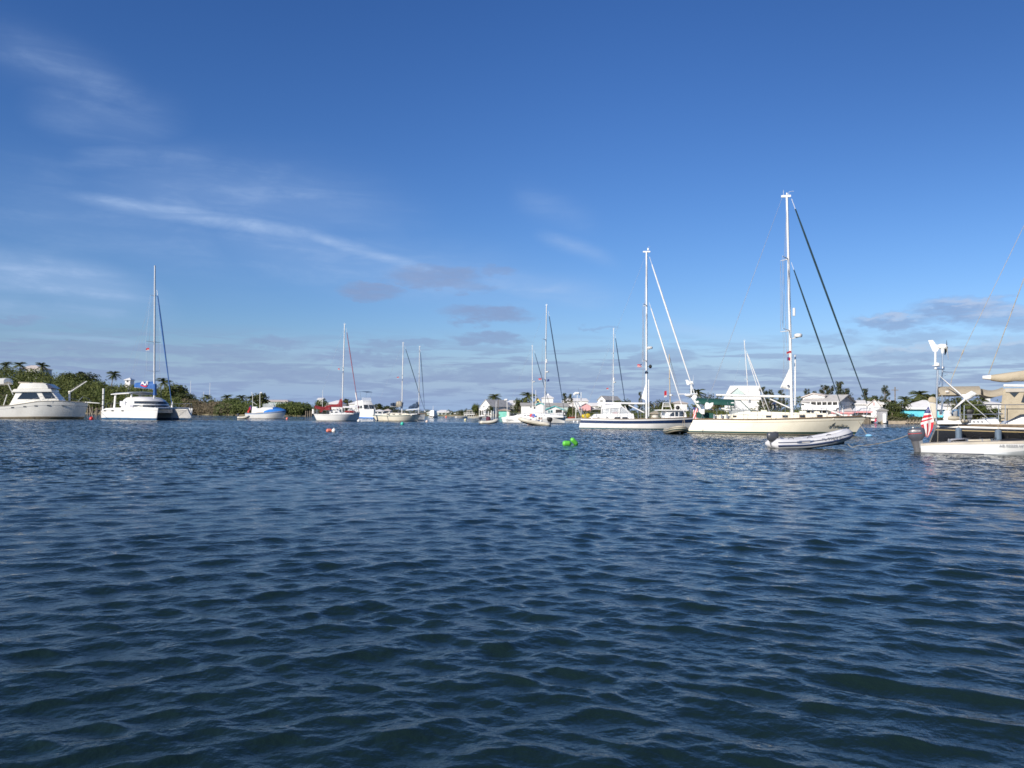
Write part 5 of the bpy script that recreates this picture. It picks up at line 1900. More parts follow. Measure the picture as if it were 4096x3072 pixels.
pts = [fr.q(1360, 865, .5, 'J'), fr.q(1500, 800, .4, 'J'), fr.q(1860, 768, .3, 'J'), fr.q(1860, 768, -.3, 'J'), fr.q(1500, 800, -.4, 'J'), fr.q(1360, 865, -.5, 'J')]
m.tube(pts, .018, 5)
for x in (1400, 1560, 1720):
    for y_ in (-.3, .3):
        m.tube([fr.q(x, 935, y_, 'J'), fr.q(x + 90, 785, y_, 'J')], .016, 5)
m.build('bowsprit_rail', STEEL, bs)
# cockpit canvas
x0, z0 = fr.p(795, 640, -1.5, 'H'); x1, z1 = fr.p(1462, 668, -1.5, 'H')
bim = canopy(av, x0, x1, z0 - .12, z1 - .12, 1.55, .28, GREENC, 'bimini', drop=.16)
for x in (x0 + .3, x1 - .5):
    for sg in (-1, 1):
        spar(bim, (x, sg * 1.5, z0 - .2), (x + .25 * (1 if x < 0 else -1), sg * 1.55, 1.15), .016, STEEL, 'bow_frame', seg=2)
dg = [(1390, 905), (1400, 665), (1560, 655), (1745, 838), (1745, 900)]
d_, dw = cabin(fr, av, dg, 1.35, 1.05, CLEAR, 'dodger', zoom='H', bevel=0)
m = MB()
for sg in (-1, 1):
    m.tube([fr.q(1400, 830, sg * 1.36, 'H'), fr.q(1400, 668, sg * 1.1, 'H'), fr.q(1560, 657, sg * 1.05, 'H'), fr.q(1745, 838, sg * 1.3, 'H')], .03, 5)
m.build('frame', GREENC, d_)
a, b = fr.p(792, 968, -2.0, 'H'), fr.p(1092, 872, -2.0, 'H')
m = MB()
for sg in (-1, 1):
    m.slab([(a[0], a[1] + .04), (b[0], a[1] + .04), (b[0], b[1]), (a[0], b[1] + .05)], sg * (Hh['w'](a[0] + .8) - .06), sg * (Hh['w'](a[0] + .8) - .03))
m.build('weather_cloth', GREENC, av, smooth=False)
# stern gear
pole = MB(); pole.tube([fr.q(880, 970, .9, 'H'), fr.q(868, 790, .9, 'H'), fr.q(715, 560, .9, 'H'), fr.q(712, 385, .9, 'H')], .06, 7); po = pole.build('stern_pole', PAINT, av)
m = MB(); m.ell(fr.q(668, 565, .9, 'H'), (.30, .30, .13), 14, 8); m.build('radar', PAINT, po)
m = MB(); m.tube([fr.q(492, 546, .9, 'H'), fr.q(825, 546, .9, 'H')], .035, 6); m.tube([fr.q(808, 505, .9, 'H'), fr.q(808, 545, .9, 'H')], .02, 5); m.build('antenna_bar', PAINT, po)
m = MB(); m.slab([fr.p(700, 590, .9, 'H'), fr.p(705, 566, .9, 'H'), fr.p(812, 568, .9, 'H'), fr.p(805, 628, .9, 'H'), fr.p(745, 640, .9, 'H'), fr.p(850, 780, .9, 'H'), fr.p(830, 782, .9, 'H')], .85, .95); m.build('davit_bracket', PAINT, po, bevel=.01)
wg = MB(); wg.slab([fr.p(612, 300, .9, 'H'), fr.p(655, 300, .9, 'H'), fr.p(690, 350, .9, 'H'), fr.p(690, 385, .9, 'H'), fr.p(640, 390, .9, 'H')], .87, .93)
wg.tube([fr.q(665, 362, .9, 'H'), fr.q(740, 345, .9, 'H')], .11, 8); wo_ = wg.build('wind_generator', PAINT, po)
hub = fr.q(742, 345, .9, 'H')
for a_ in (1.4, 3.5, 5.6):
    b_ = MB(); b_.tube([hub, hub + Vector((.03, math.cos(a_) * .55, math.sin(a_) * .55))], .035, 5, r2=.012, flat=.4); b_.build('blade', PAINT, wo_)
hm = MB(); hm.slab([fr.p(950, 800, -1.9, 'H'), fr.p(945, 740, -1.9, 'H'), fr.p(965, 690, -1.9, 'H'), fr.p(1000, 690, -1.9, 'H'), fr.p(1030, 712, -1.9, 'H'), fr.p(1062, 695, -1.9, 'H'), fr.p(1098, 692, -1.9, 'H'), fr.p(1090, 745, -1.9, 'H'), fr.p(1050, 795, -1.9, 'H'), fr.p(985, 812, -1.9, 'H')], -2.0, -1.8)
hm.build('lifebuoy_cover', SAILW, av, bevel=.04)
hm = MB(); hm.slab([fr.p(842, 850, -1.9, 'H'), fr.p(862, 808, -1.9, 'H'), fr.p(945, 805, -1.9, 'H'), fr.p(945, 895, -1.9, 'H'), fr.p(890, 892, -1.9, 'H')], -2.05, -1.75); hm.build('raft_case', PAINT, av, bevel=.04)
hm = MB(); hm.ell(fr.q(825, 690, -1.4, 'H'), (.13, .13, .13), 10, 6); hm.build('antenna_dome', PAINT, av)
hm = MB(); hm.slab([fr.p(1392, 700, -1.3, 'H'), fr.p(1420, 685, -1.3, 'H'), fr.p(1452, 690, -1.3, 'H'), fr.p(1445, 770, -1.3, 'H'), fr.p(1408, 768, -1.3, 'H')], -1.42, -1.2); hm.build('outboard_cover', SAILW, av, bevel=.03)
spar(av, fr.q(1232, 795, -1.2, 'H'), fr.q(1405, 822, -1.2, 'H'), .05, PAINT, 'grill_tube')
w_ = MB()
for x in (1110, 1235, 1330):
    w_.tube([fr.q(x, 965, -1.6, 'H'), fr.q(x, 895, -1.6, 'H')], .07, 8)
w_.build('winch', STEEL, av)
# name on the bow: running script drawn as strokes
STRK = [[(-.15, .1), (-.25, .35), (.05, .5), (.2, .2), (.0, .0), (-.3, .05)], [(.05, .05), (.35, .8), (.78, 1.55)], [(.78, 1.55), (.72, .9), (.75, .05), (.9, .1)], [(.35, .6), (.85, .68)],
        [(1.05, .62), (1.12, .1), (1.45, .62)], [(1.6, .35), (1.88, .5), (1.8, .66), (1.62, .5), (1.66, .12), (1.95, .2)], [(2.1, .62), (2.06, .05), (2.12, .4), (2.38, .62), (2.42, .08), (2.5, .12)],
        [(2.75, 1.05), (2.62, .12), (2.8, .1)], [(2.6, .66), (2.9, .68)], [(2.98, .62), (2.96, .12), (3.12, .08), (3.3, .6), (3.28, .08), (3.36, .12)], [(3.52, .62), (3.48, .05), (3.54, .42), (3.72, .62), (3.82, .55)],
        [(4.2, .55), (3.98, .64), (3.88, .2), (4.02, .08), (4.24, .6), (4.22, .08), (4.34, .14)]]
c = fr.p(1090, 1084, -1.2, 'J')
tt = (c[0] - Hh['sL']) / (Hh['sR'] - Hh['sL'])
vv_ = .54
cx_, cw_, cz_ = Hh['at'](tt, vv_)
yw = tangent_yaw(Hh, tt, vv_)
nm = MB()
sc_ = 1.52 / 4.6
for s_ in STRK:
    for i in range(len(s_) - 1):
        nm.tube([((s_[i][0] - 2.05 + .42 * s_[i][1]) * sc_, 0, (s_[i][1] - .5) * sc_ * .72), ((s_[i + 1][0] - 2.05 + .42 * s_[i + 1][1]) * sc_, 0, (s_[i + 1][1] - .5) * sc_ * .72)], .017, 5, flat=.5)
no = nm.build('name_lettering', LETTER, av)
nx0 = fr.p(1090, 1084, -cw_, 'J')[0]
tt = (nx0 - Hh['wL'] - (Hh['sL'] - Hh['wL']) * vv_) / ((Hh['sR'] - Hh['sL']) * vv_ + (Hh['wR'] - Hh['wL']) * (1 - vv_))
cx_, cw_, cz_ = Hh['at'](tt, vv_)
hi, lo = Hh['at'](tt, .75), Hh['at'](tt, .35)
no.location = (nx0, -cw_ - .035, cz_)
no.rotation_euler = (-math.atan2(hi[1] - lo[1], hi[2] - lo[2]) * -1, 0, yw)
# ensign at her stern
q = fr.q(745, 770, .4, 'H')
fw = fr.o + fr.ax * q.x + fr.n * q.y + Vector((0, 0, q.z))
flag('ensign', 'drooping red and white ensign at the stern of the cream yacht', fw, .38, .9, lambda u, v: 2 if (v < .3 and u < .5) else (0 if int(u * 5 + v * 3) % 2 == 0 else 1), yaw=2.6, droop=.5, seed=3, group='ensigns hanging at yacht sterns', halyard=(.05, -1.3))
# courtesy flag up the mast
for (zx, zy, w, h, cf, sd_, lab) in ((240, 1445, .42, .20, REDF, 4, 'small red and white flag beside the cream yacht mast'), (228, 1500, .25, .25, lambda u, v: 2 if u > .5 else 0, 6, 'small dark flag just under the red one at the cream yacht mast')):
    q = fr.q(zx, zy, -.9, 'AM')
    fw = fr.o + fr.ax * q.x + fr.n * q.y + Vector((0, 0, q.z))
    flag('flag', lab, fw, w, h, cf, yaw=.1, droop=.15, seed=sd_, halyard=(2.0, -.6))

# mooring pendant float off her bow
q = fr.q(1395, 932, 0, 'J')
a = fr.o + fr.ax * q.x + fr.n * q.y + Vector((0, 0, q.z))
buoy('mooring_float', 'light blue mooring float off the bow of the cream yacht', 3474, 1738, 60, .085, LBLUE, shape='cyl', yaw=-.6, len_=2.4)
b = Vector((ray(3466, 1735).x / ray(3466, 1735).y * 60, 60, .15))
rope('mooring_line', 'pale mooring line from the cream yacht bow to the light blue float', [a, b], .018, .05)

# ---------------------------------------------------- white cutter with the navy stripe
fr = Fr(2560, 80, -8, 'W')
nb = thing('sailing_yacht', 'white yacht with a broad navy stripe, clear cockpit enclosure and white rolled headsails', 'sailboat', fr)
sheer = [zw('G', 322, 1182), zw('G', 500, 1187), zw('G', 1200, 1196), zw('G', 1700, 1186), zw('G', 2212, 1163), (2812, 1664)]
Hh = hull(fr, nb, sheer, (2315, 2790), SAILPLAN, 4.0, [(0, 0), (.10, 2), (.55, 0), (.84, 1), (1, 0)], [WHITE, NAVY, mat('teal_boot_stripe', (0.01, 0.10, 0.14), 0.4), ANTI], zb=-.7)
rail(Hh, nb, TEAK, .035)
cb, wf = cabin(fr, nb, [(488, 1192), (520, 1142), (600, 1108), (1228, 1100), (1242, 1190)], 1.45, 1.3, WHITE, zoom='G')
for p in (((892, 1186), (905, 1157), (1000, 1157), (1000, 1186)), ((1032, 1186), (1032, 1158), (1118, 1158), (1145, 1186)), ((600, 1172), (600, 1160), (640, 1160), (640, 1172)), ((750, 1172), (750, 1160), (790, 1160), (790, 1172))):
    window(fr, cb, p, wf, zoom='G')
# enclosure
x0, zt = fr.p(676, 985, -1.3, 'G'); x1, _ = fr.p(1012, 960, -1.3, 'G')
roof = canopy(nb, x0, x1, zt - .02, zt + .12, 1.35, .26, SAILW, 'enclosure_roof', drop=.12)
zbm = fr.p(680, 1106, -1.3, 'G')[1]
m = MB()
for px in (672, 818, 980):
    for sg in (-1, 1):
        a = fr.q(px, 1106, sg * 1.3, 'G'); b = fr.q(px, 990, sg * 1.28, 'G')
        m.tube([a, (a.x + .03, b.y, b.z)], .055, 5)
for sg in (-1, 1):
    m.tube([fr.q(1012, 962, sg * 1.25, 'G'), fr.q(1190, 1108, sg * 1.2, 'G')], .05, 5)
    m.tube([fr.q(1075, 962, sg * .45, 'G'), fr.q(1150, 1108, sg * .5, 'G')], .04, 5)
m.build('enclosure_frame', SAILW, nb)
m = MB()
p = fr.pl([(682, 1104), (682, 996), (980, 980), (1010, 962), (1185, 1106)], -1.3, 'G')
for sg in (-1, 1):
    MB().slab(p, sg * 1.26, sg * 1.27).build('clear_panel', CLEAR, nb, smooth=False)
q = fr.p(920, 1095, 0, 'G')
MB().ell((q[0], -.6, q[1] + .05), (.32, .2, .12), 10, 6).build('red_cushion', REDP, nb)
ms, ax = mast(fr, nb, (1452, 1160, 'G'), (84, 88, 'BM'), .13, .115, foot=1.0, spr=((.678, .9, .35), (.345, 1.1, .4)), chain=(fr.p(1445, 1180, 0, 'G')[0] - .2, 1.8, 1.0), wr=.009)
tp = ax(1.0)
MB().box(tp.x - .35, tp.x + .35, -.05, .05, tp.z - .05, tp.z + .08).tube([tp + Vector((.1, 0, .08)), tp + Vector((.12, 0, .45)), tp + Vector((.35, 0, .5))], .012, 4).ell(tp + Vector((.15, 0, .25)), (.1, .05, .12), 7, 5).build('masthead', PAINT, ms)
q = fr.q(1452, 392, 0, 'G')
MB().tube([q - Vector((0, 0, .1)), q + Vector((0, 0, .1))], .155, 9).build('mast_band', DBLUE, ms)
rp = fr.q(128, 1310, 0, 'BM')
dome(ms, rp, .26, .22, PAINT, arm=(ax(.4).x, 0, rp.z - .2))
q = fr.q(1518, 285, 0, 'G')
MB().ell(q, (.16, .16, .19), 10, 7).tube([q, (ax(.33).x, 0, q.z)], .025, 4).build('day_shape', BLACK, ms)
spar(nb, fr.q(598, 915, 0, 'G'), fr.q(1424, 925, 0, 'G'), .13, PAINT, 'boom', flat=.7)
spar(nb, fr.q(1142, 948, 0, 'G'), fr.q(1415, 1082, 0, 'G'), .055, PAINT, 'vang')
spar(nb, fr.q(1492, 1150, -.1, 'G'), fr.q(1490, 510, -.1, 'G'), .045, PAINT, 'whisker_pole')
tri = [fr.p(1362, 832, 0, 'G'), fr.p(1442, 872, 0, 'G'), fr.p(1442, 570, 0, 'G')]
m = MB(); m.slab(tri, -.02, .03); so = m.build('sail_clew', SAILW, nb, smooth=False)
furled(nb, fr.q(2806, 1660, 0, 'W'), fr.q(120, 150, 0, 'BM'), .062, SAILW)
furled(nb, fr.q(2742, 1668, 0, 'W'), fr.q(118, 735, 0, 'BM'), .056, SAILW)
m = MB(); m.tube([ax(.99), fr.q(330, 1180, 0, 'G')], .007, 4); m.build('backstay', WIRE, nb)
lifelines(Hh, nb, .04, .9, 11, .62)
pulpit(Hh, nb, .9, 1.0, .7)
m = MB()
for sg in (-1, 1):
    m.tube([fr.q(330, 1172, sg * .9, 'G'), fr.q(208, 895, sg * .9, 'G')], .035, 6)
    m.tube([fr.q(400, 1180, sg * 1.2, 'G'), fr.q(265, 905, sg * .9, 'G'), fr.q(208, 895, sg * .9, 'G')], .03, 6)
m.tube([fr.q(208, 895, -.9, 'G'), fr.q(208, 895, .9, 'G')], .03, 6)
arch = m.build('stern_arch', STEEL, nb)
m = MB(); m.tube([fr.q(330, 1180, -.5, 'G'), fr.q(256, 950, -.5, 'G'), fr.q(256, 775, -.5, 'G')], .03, 6); pl_ = m.build('generator_pole', PAINT, nb)
m = MB(); m.tube([fr.q(195, 768, -.5, 'G'), fr.q(225, 745, -.5, 'G'), fr.q(285, 745, -.5, 'G')], [.05, .11, .09], 8); m.slab([fr.p(188, 785, -.5, 'G'), fr.p(192, 745, -.5, 'G'), fr.p(225, 738, -.5, 'G'), fr.p(225, 770, -.5, 'G')], -.53, -.47)
wo_ = m.build('wind_generator', PAINT, pl_)
hub = fr.q(288, 745, -.5, 'G')
for tip in ((275, 655), (320, 800), (300, 790)):
    m = MB(); m.tube([hub, fr.q(tip[0], tip[1], -.5 + (0.4 if tip[0] == 300 else 0), 'G')], .035, 5, r2=.015, flat=.4); m.build('blade', DGREY, wo_)
spar(nb, fr.q(322, 1160, .4, 'G'), fr.q(322, 730, .4, 'G'), .03, PAINT, 'antenna')
q = fr.p(402, 1142, -.6, 'G')
o = MB().ell((0, 0, .2), (.45, .3, .22), 10, 7).ell((.2, .05, .32), (.25, .2, .14), 8, 5).build('gear_bag', YEL)
o.location = fr.o + fr.ax * q[0] + fr.n * -.6 + Vector((0, 0, q[1] - .2))
tag(o, 'bright yellow gear bag on the stern deck of the blue striped yacht', 'bag')
q = fr.q(1370, 245, -1.0, 'G')
flag('flag', 'small red and white flag beside the mast of the blue striped yacht', fr.o + fr.ax * q.x + fr.n * q.y + Vector((0, 0, q.z)), .42, .27, lambda u, v: 2 if (u < .35 and v < .5) else (0 if v < .45 or v > .7 else 1), droop=.1, seed=8, halyard=(1.3, -.5))

# ---------------------------------------------------- plainer sloops built by one function
def sloop(name, label, px, d, yaw, sheer, wl, beam, rows, mats, cab=None, wins=(), cw=(1.0, .85), base=None, top=None, r=.1, spr=(), boom=None, cover=None, stay=None,
          stay_m=None, stay_r=.05, plan=SAILPLAN, bs=None, rad=None, cyl=None, zoom='W', mastm=None, zb=-.5, ll=True, group=None, chain_w=.8, cabm=None, flare=.92):
    fr = Fr(px, d, yaw, 'W')
    t = thing(name, label, 'sailboat', fr, group)
    H = hull(fr, t, sheer, wl, plan, beam, rows, mats, zb=zb, flare=flare)
    if cab:
        cb, wf = cabin(fr, t, cab, cw[0], cw[1], cabm or WHITE, zoom='W')
        for p in wins:
            window(fr, cb, p, wf, zoom='W')
    ms, ax = None, None
    if top:
        cx = fr.p(base[0], base[1])[0]
        dz = H['z'](cx)
        ms, ax = mast(fr, t, base, top, r, r * .8, m=mastm, foot=dz, spr=spr, chain=(cx - .2, beam / 2 * chain_w, dz), wr=.007)
        if rad:
            q = fr.q(*rad)
            dome(ms, q, .2, .18, PAINT, arm=(ax(max(0, min(1, (q.z - dz) / (ax(1).z - dz)))).x, 0, q.z - .15))
        if cyl:
            q = fr.q(*cyl)
            MB().tube([q - Vector((0, 0, .25)), q + Vector((0, 0, .25))], .1, 8).build('radar_reflector', PAINT, ms)
        m = MB(); tp = ax(1.0); m.tube([tp, tp + Vector((0, 0, .3))], .012, 4); m.box(tp.x - .15, tp.x + .15, -.03, .03, tp.z - .03, tp.z + .03); m.build('masthead', PAINT, ms)
    if boom:
        bo = spar(t, fr.q(*boom[0]), fr.q(*boom[1]), .06, PAINT, 'boom')
    if cover:
        (a, b, r0, r1, mm) = cover
        a, b = fr.p(*a), fr.p(*b)
        sailcover(t, a[0], b[0], a[1], b[1], r0, r1, mm, seed=int(px))
    if stay:
        furled(t, fr.q(*stay[0]), fr.q(*stay[1]), stay_r, stay_m or GRN)
    if ax:
        m = MB(); x_, w_, z_ = H['at'](0.02, 1.0)
        m.tube([ax(.99), (x_, 0, z_)], .006, 4); m.build('backstay', WIRE, t)
    if ll:
        lifelines(H, t, .05, .9, 8, .55)
        pulpit(H, t, .88, 1.0, .6)
    return t, fr, H, ms, ax


def small_flag(fr, zoom, x, y, w, h, lab, seed, cols=REDF, off=-.6, up=1.2):
    q = fr.q(x, y, off, zoom)
    flag('flag', lab, fr.o + fr.ax * q.x + fr.n * q.y + Vector((0, 0, q.z)), w, h, cols, droop=.12, seed=seed, halyard=(up, -.5))


# white racing sloop
t, fr, H, ms, ax = sloop('racing_sloop', 'long white racing sloop with a dark blue forestay behind the crowded inflatable', 2135, 118, -18,
                         zl('Q', [(40, 735), (150, 727), (1000, 727), (1500, 720), (1950, 706)]), (2012, 2257), 3.2,
                         [(0, 0), (.10, 1), (.60, 0), (.63, 2), (1, 0)], [WHITE, ANTI, LETG, ANTI],
                         cab=zl('Q', [(280, 735), (300, 712), (450, 676), (700, 646), (1050, 622), (1350, 632), (1700, 680), (1870, 706), (1870, 735)]), cw=(1.0, .8),
                         wins=[zl('Q', p) for p in ([(700, 700), (705, 672), (760, 670), (755, 700)], [(780, 695), (790, 670), (870, 668), (870, 695)], [(1180, 700), (1190, 682), (1228, 682), (1225, 700)], [(1290, 698), (1300, 682), (1342, 682), (1340, 698)])],
                         base=zw('Q', 1322, 620), top=zw('EM', 455, 105), r=.105, spr=((.69, .8, .3), (.335, 1.0, .35)), stay=(zw('F', 1552, 1120), zw('EM', 493, 235)), stay_m=DBLUE, stay_r=.06,
                         rad=zw('EM', 472, 1510), cyl=zw('EM', 457, 1285), plan=[(0, .5), (.06, .72), (.25, .94), (.45, 1), (.65, .88), (.82, .56), (.93, .24), (1, .02)])
q = fr.q(250, 660, -.7, 'Q')
MB().tube([(q.x, -.7, .95), (q.x, -.7, q.z + .45)], .24, 10).build('raft_canister', CREAM, t)
q = fr.q(555, 690, -.7, 'Q')
MB().ell(q, (.3, .2, .22), 10, 7).build('winch_cover', HYPT, t)
q = fr.q(650, 685, -.8, 'Q')
MB().ell(q, (.26, .2, .24), 10, 7).build('gear_bundle', SAILW, t)
tx = text('Gemel', .55, LETG, t, (0, 0, 0), shear=.3, sx=1.0)
q = fr.p(305, 822, -1.3, 'Q')
hx = H['at']((q[0] - H['sL']) / (H['sR'] - H['sL']), .5)
tx.location = (q[0], -hx[1] - .03, hx[2])
for k, (x, cm, lab) in enumerate(((930, REDP, 'red towel hung on the racing sloop rail'), (985, mat('blue_towel', (.1, .2, .6), .9), 'blue towel hung on the racing sloop rail beside the red one'))):
    q = fr.q(x, 655, -1.35, 'Q')
    m = MB()
    for i in range(6):
        for j in range(5):
            pass
    vs_ = [(-.28 + .56 * i / 5, .03 * math.sin(i * 1.7 + j), -.42 * j / 4) for i in range(6) for j in range(5)]
    fs_ = [(i * 5 + j, (i + 1) * 5 + j, (i + 1) * 5 + j + 1, i * 5 + j + 1) for i in range(5) for j in range(4)]
    m.add(vs_, fs_)
    o = m.build('towel', cm, None, fixn=False)
    o.location = fr.o + fr.ax * q.x + fr.n * q.y + Vector((0, 0, q.z + .1))
    o.rotation_euler = (0, 0, fr.yaw)
    tag(o, lab, 'towel', 'towels drying on the racing sloop')
small_flag(fr, 'F', 1150, 488, .42, .26, 'small red flag flying left of the racing sloop mast', 12)
small_flag(fr, 'F', 1285, 505, .3, .3, 'small dark flag flying right of the racing sloop mast', 13, cols=lambda u, v: 2)

# its neighbour behind (mast with the slack dark stay)
t, fr, H, ms, ax = sloop('sloop', 'sloop hidden behind the racing sloop, with a thinner mast and a wind generator aft', 2112, 150, 0, [(2022, 1664), (2110, 1664), (2205, 1660)], (2034, 2198), 2.9,
                         [(0, 0), (.1, 1), (1, 0)], [WHITE, NAVY, ANTI], cab=[(2060, 1666), (2070, 1656), (2170, 1654), (2185, 1664)], base=zw('F', 996, 1100), top=zw('EM', 155, 965), r=.085, spr=((.5, .7, .2),),
                         stay=(zw('F', 1335, 1110), zw('EM', 188, 1055)), stay_m=DBLUE, stay_r=.045, rad=zw('F', 1022, 545))
m = MB(); m.tube([fr.q(2029, 1662), fr.q(2028, 1602)], .05, 6); pl_ = m.build('generator_pole', PAINT, t)
m = MB(); m.tube([fr.q(*zw('Q', 130, 225)), fr.q(*zw('Q', 215, 210))], [.2, .16], 8, mi=0); m.slab([fr.p(*zw('Q', 122, 240)), fr.p(*zw('Q', 135, 195)), fr.p(*zw('Q', 165, 195)), fr.p(*zw('Q', 160, 235))], -.04, .04)
wo_ = m.build('wind_generator', PAINT, pl_)
hub = fr.q(*zw('Q', 222, 208))
for dz, dy in ((.42, .1), (-.25, .3), (-.2, -.35)):
    m = MB(); m.tube([hub, hub + Vector((.12 if dz > 0 else .03, dy, dz))], .04, 5, r2=.015, flat=.4); m.build('blade', DGREY, wo_)

# thin masted boat behind the blue striped yacht
t, fr, H, ms, ax = sloop('sloop', 'sloop hidden behind the blue striped yacht, thin mast with a dark blue forestay', 2425, 130, 0, [(2335, 1666), (2420, 1667), (2512, 1662)], (2345, 2503), 3.0,
                         [(0, 0), (.1, 1), (1, 0)], [WHITE, NAVY, ANTI], cab=[(2370, 1668), (2380, 1656), (2470, 1654), (2485, 1666)], base=zw('G', 872, 1130), top=zw('EM', 1868, 605), r=.085,
                         spr=((.72, .9, .2), (.28, 1.0, .2)), stay=((2508, 1660), zw('EM', 1893, 720)), stay_m=DBLUE, stay_r=.055, rad=zw('G', 902, 555), cyl=zw('G', 889, 505), ll=False)
small_flag(fr, 'G', 795, 655, .34, .24, 'small red flag left of the thin mast behind the blue striped yacht', 15)

# raked mast behind the cream yacht
t, fr, H, ms, ax = sloop('sloop', 'sloop hidden behind the cream yacht, raked slim mast with white rolled sails', 3000, 125, 0, [(2905, 1669), (3000, 1671), (3090, 1664)], (2918, 3078), 3.0,
                         [(0, 0), (.1, 1), (1, 0)], [WHITE, NAVY, ANTI], cab=[(2945, 1672), (2955, 1660), (3040, 1658), (3055, 1669)], base=(3000, 1650), top=zw('GM', 207, 240), r=.09, spr=((.5, .7, .2),),
                         stay=((3084, 1662), zw('GM', 245, 445)), stay_m=SAILW, stay_r=.06, ll=False)
furled(t, fr.q(3066, 1662), fr.q(*zw('GM', 240, 470)), .045, SAILW)

# cream sloop with the bowsprit
t, fr, H, ms, ax = sloop('sloop', 'small cream sloop with a bowsprit and a dark sail cover on its boom', 1588, 128, 6, zl('D', [(1116, 1122), (1300, 1130), (1600, 1130), (1960, 1104)]), (1508, 1668), 2.7,
                         [(0, 0), (.06, 1), (.86, 0), (.98, 2), (1, 0)], [CREAM, NAVY, mat('teal_sheer_stripe', (.02, .13, .15), .4), ANTI], cabm=CREAM,
                         cab=zl('D', [(1240, 1140), (1270, 1112), (1400, 1084), (1700, 1090), (1800, 1118), (1810, 1135)]), wins=[zl('D', [(x, 1116), (x, 1100), (x + 40, 1100), (x + 40, 1116)]) for x in (1370, 1470, 1580)], cw=(.95, .8),
                         base=zw('D', 1632, 1085), top=zw('DM', 1588, 530), r=.095, spr=((.55, .75, .15),), boom=(zw('D', 1430, 968), zw('D', 1625, 985)), stay=(zw('D', 2032, 1070), zw('DM', 1622, 600)), stay_m=GRN, stay_r=.04)
a, b, c_ = fr.p(*zw('D', 1432, 962)), fr.p(*zw('D', 1530, 970)), fr.p(*zw('D', 1628, 975))
sailcover(t, a[0], b[0], a[1], b[1], .24, .3, DBLUE, seed=3)
sailcover(t, b[0], c_[0], b[1], c_[1] + .1, .4, .45, HYPT, 'flaked_sail', seed=4)
spar(t, fr.q(*zw('D', 1622, 1010)), fr.q(*zw('D', 1640, 905)), .17, DBLUE, 'mast_cover')
m = MB(); m.slab([fr.p(*zw('D', 1900, 1112)), fr.p(*zw('D', 2058, 1104)), fr.p(*zw('D', 2058, 1092)), fr.p(*zw('D', 1900, 1100))], -.14, .14); m.build('bowsprit', TEAK, t, smooth=False)
small_flag(fr, 'D', 1580, 462, .3, .2, 'small red flag beside the cream sloop mast', 17)

# white sloop just behind it
t, fr, H, ms, ax = sloop('sloop', 'white sloop mostly hidden behind the small cream sloop, dark blue sail cover', 1640, 146, -8, [(1575, 1664), (1640, 1662)] + zl('D', [(2032, 1116)]), (1590, 1697), 2.7,
                         [(0, 0), (.12, 1), (1, 0)], [WHITE, ANTI, ANTI], cab=[(1600, 1664), (1608, 1656), (1665, 1654), (1676, 1662)], base=zw('D', 1925, 1085), top=zw('DM', 1971, 618), r=.085, spr=((.6, .7, .15),),
                         cover=(zw('D', 1745, 1010), zw('D', 1920, 985), .18, .62, DBLUE), boom=(zw('D', 1700, 1040), zw('D', 1915, 1020)), stay=(zw('D', 2026, 1060), zw('DM', 1985, 680)), stay_m=DBLUE, stay_r=.045)
# sloop with the dark red covers
t, fr, H, ms, ax = sloop('sloop', 'white sloop with a dark red sail cover and dark red awning', 1345, 122, 8, zl('D', [(106, 1106), (300, 1108), (620, 1108), (896, 1096)]), (1268, 1425), 2.8,
                         [(0, 0), (.05, 1), (.84, 0), (.87, 2), (1, 0)], [WHITE, ANTI, LETG, ANTI], cab=zl('D', [(375, 1115), (385, 1045), (540, 1042), (560, 1080), (760, 1090), (800, 1110)]), cw=(.95, .8),
                         wins=[zl('D', [(400, 1085), (400, 1065), (440, 1065), (440, 1085)]), zl('D', [(470, 1085), (470, 1065), (515, 1065), (515, 1085)])],
                         base=zw('D', 596, 1085), top=zw('DM', 225, 95), r=.105, spr=((.51, .75, .15),), boom=(zw('D', 300, 978), zw('D', 590, 985)), stay=(zw('D', 890, 1075), zw('DM', 262, 190)),
                         stay_m=mat('faded_red_canvas', (.30, .09, .12), .8), stay_r=.05)
x0, zb_ = fr.p(*zw('D', 310, 975)); x1, zt_ = fr.p(*zw('D', 606, 840))
m = MB()
rings = []
for i in range(13):
    u = i / 12
    top_ = [(0, .10), (.35, .42), (.72, .5), (.86, .95), (.95, 1.0), (1, 1)]
    tt_ = float(np.interp(u, [a[0] for a in top_], [a[1] for a in top_]))
    h_ = (zt_ - zb_) * tt_ * (1 if u > .8 else .62)
    x = x0 + (x1 - x0) * u
    wv = .22 if u < .85 else .15
    rings.append([Vector((x, -wv, zb_ - .05)), Vector((x, -wv * .9, zb_ + h_ * .6)), Vector((x, 0, zb_ + h_)), Vector((x, wv * .9, zb_ + h_ * .6)), Vector((x, wv, zb_ - .05))])
m.loft(rings); m.build('sail_cover', REDC, t, sharp=60)
a, b = fr.p(*zw('D', 135, 968)), fr.p(*zw('D', 405, 985))
bi = canopy(t, a[0], b[0], a[1] - .1, b[1] - .2, 1.1, .22, REDC, 'awning', drop=.2, sag=.1)
for x in (a[0] + .2, b[0] - .2):
    for sg in (-1, 1):
        spar(bi, (x, sg * 1.05, a[1] - .15), (x + .1, sg * 1.05, H['z'](x)), .02, STEEL, 'bow_frame', seg=2)
m = MB(); m.slab([fr.p(*zw('D', 215, 1075)), fr.p(*zw('D', 262, 1000)), fr.p(*zw('D', 300, 1000)), fr.p(*zw('D', 262, 1075))], -1.1, -1.06); m.build('side_cloth', REDC, t, smooth=False)
q = fr.q(*zw('D', 738, 1068))
MB().ell(q, (.85, .3, .2), 12, 7).build('sail_bag', REDC, t)
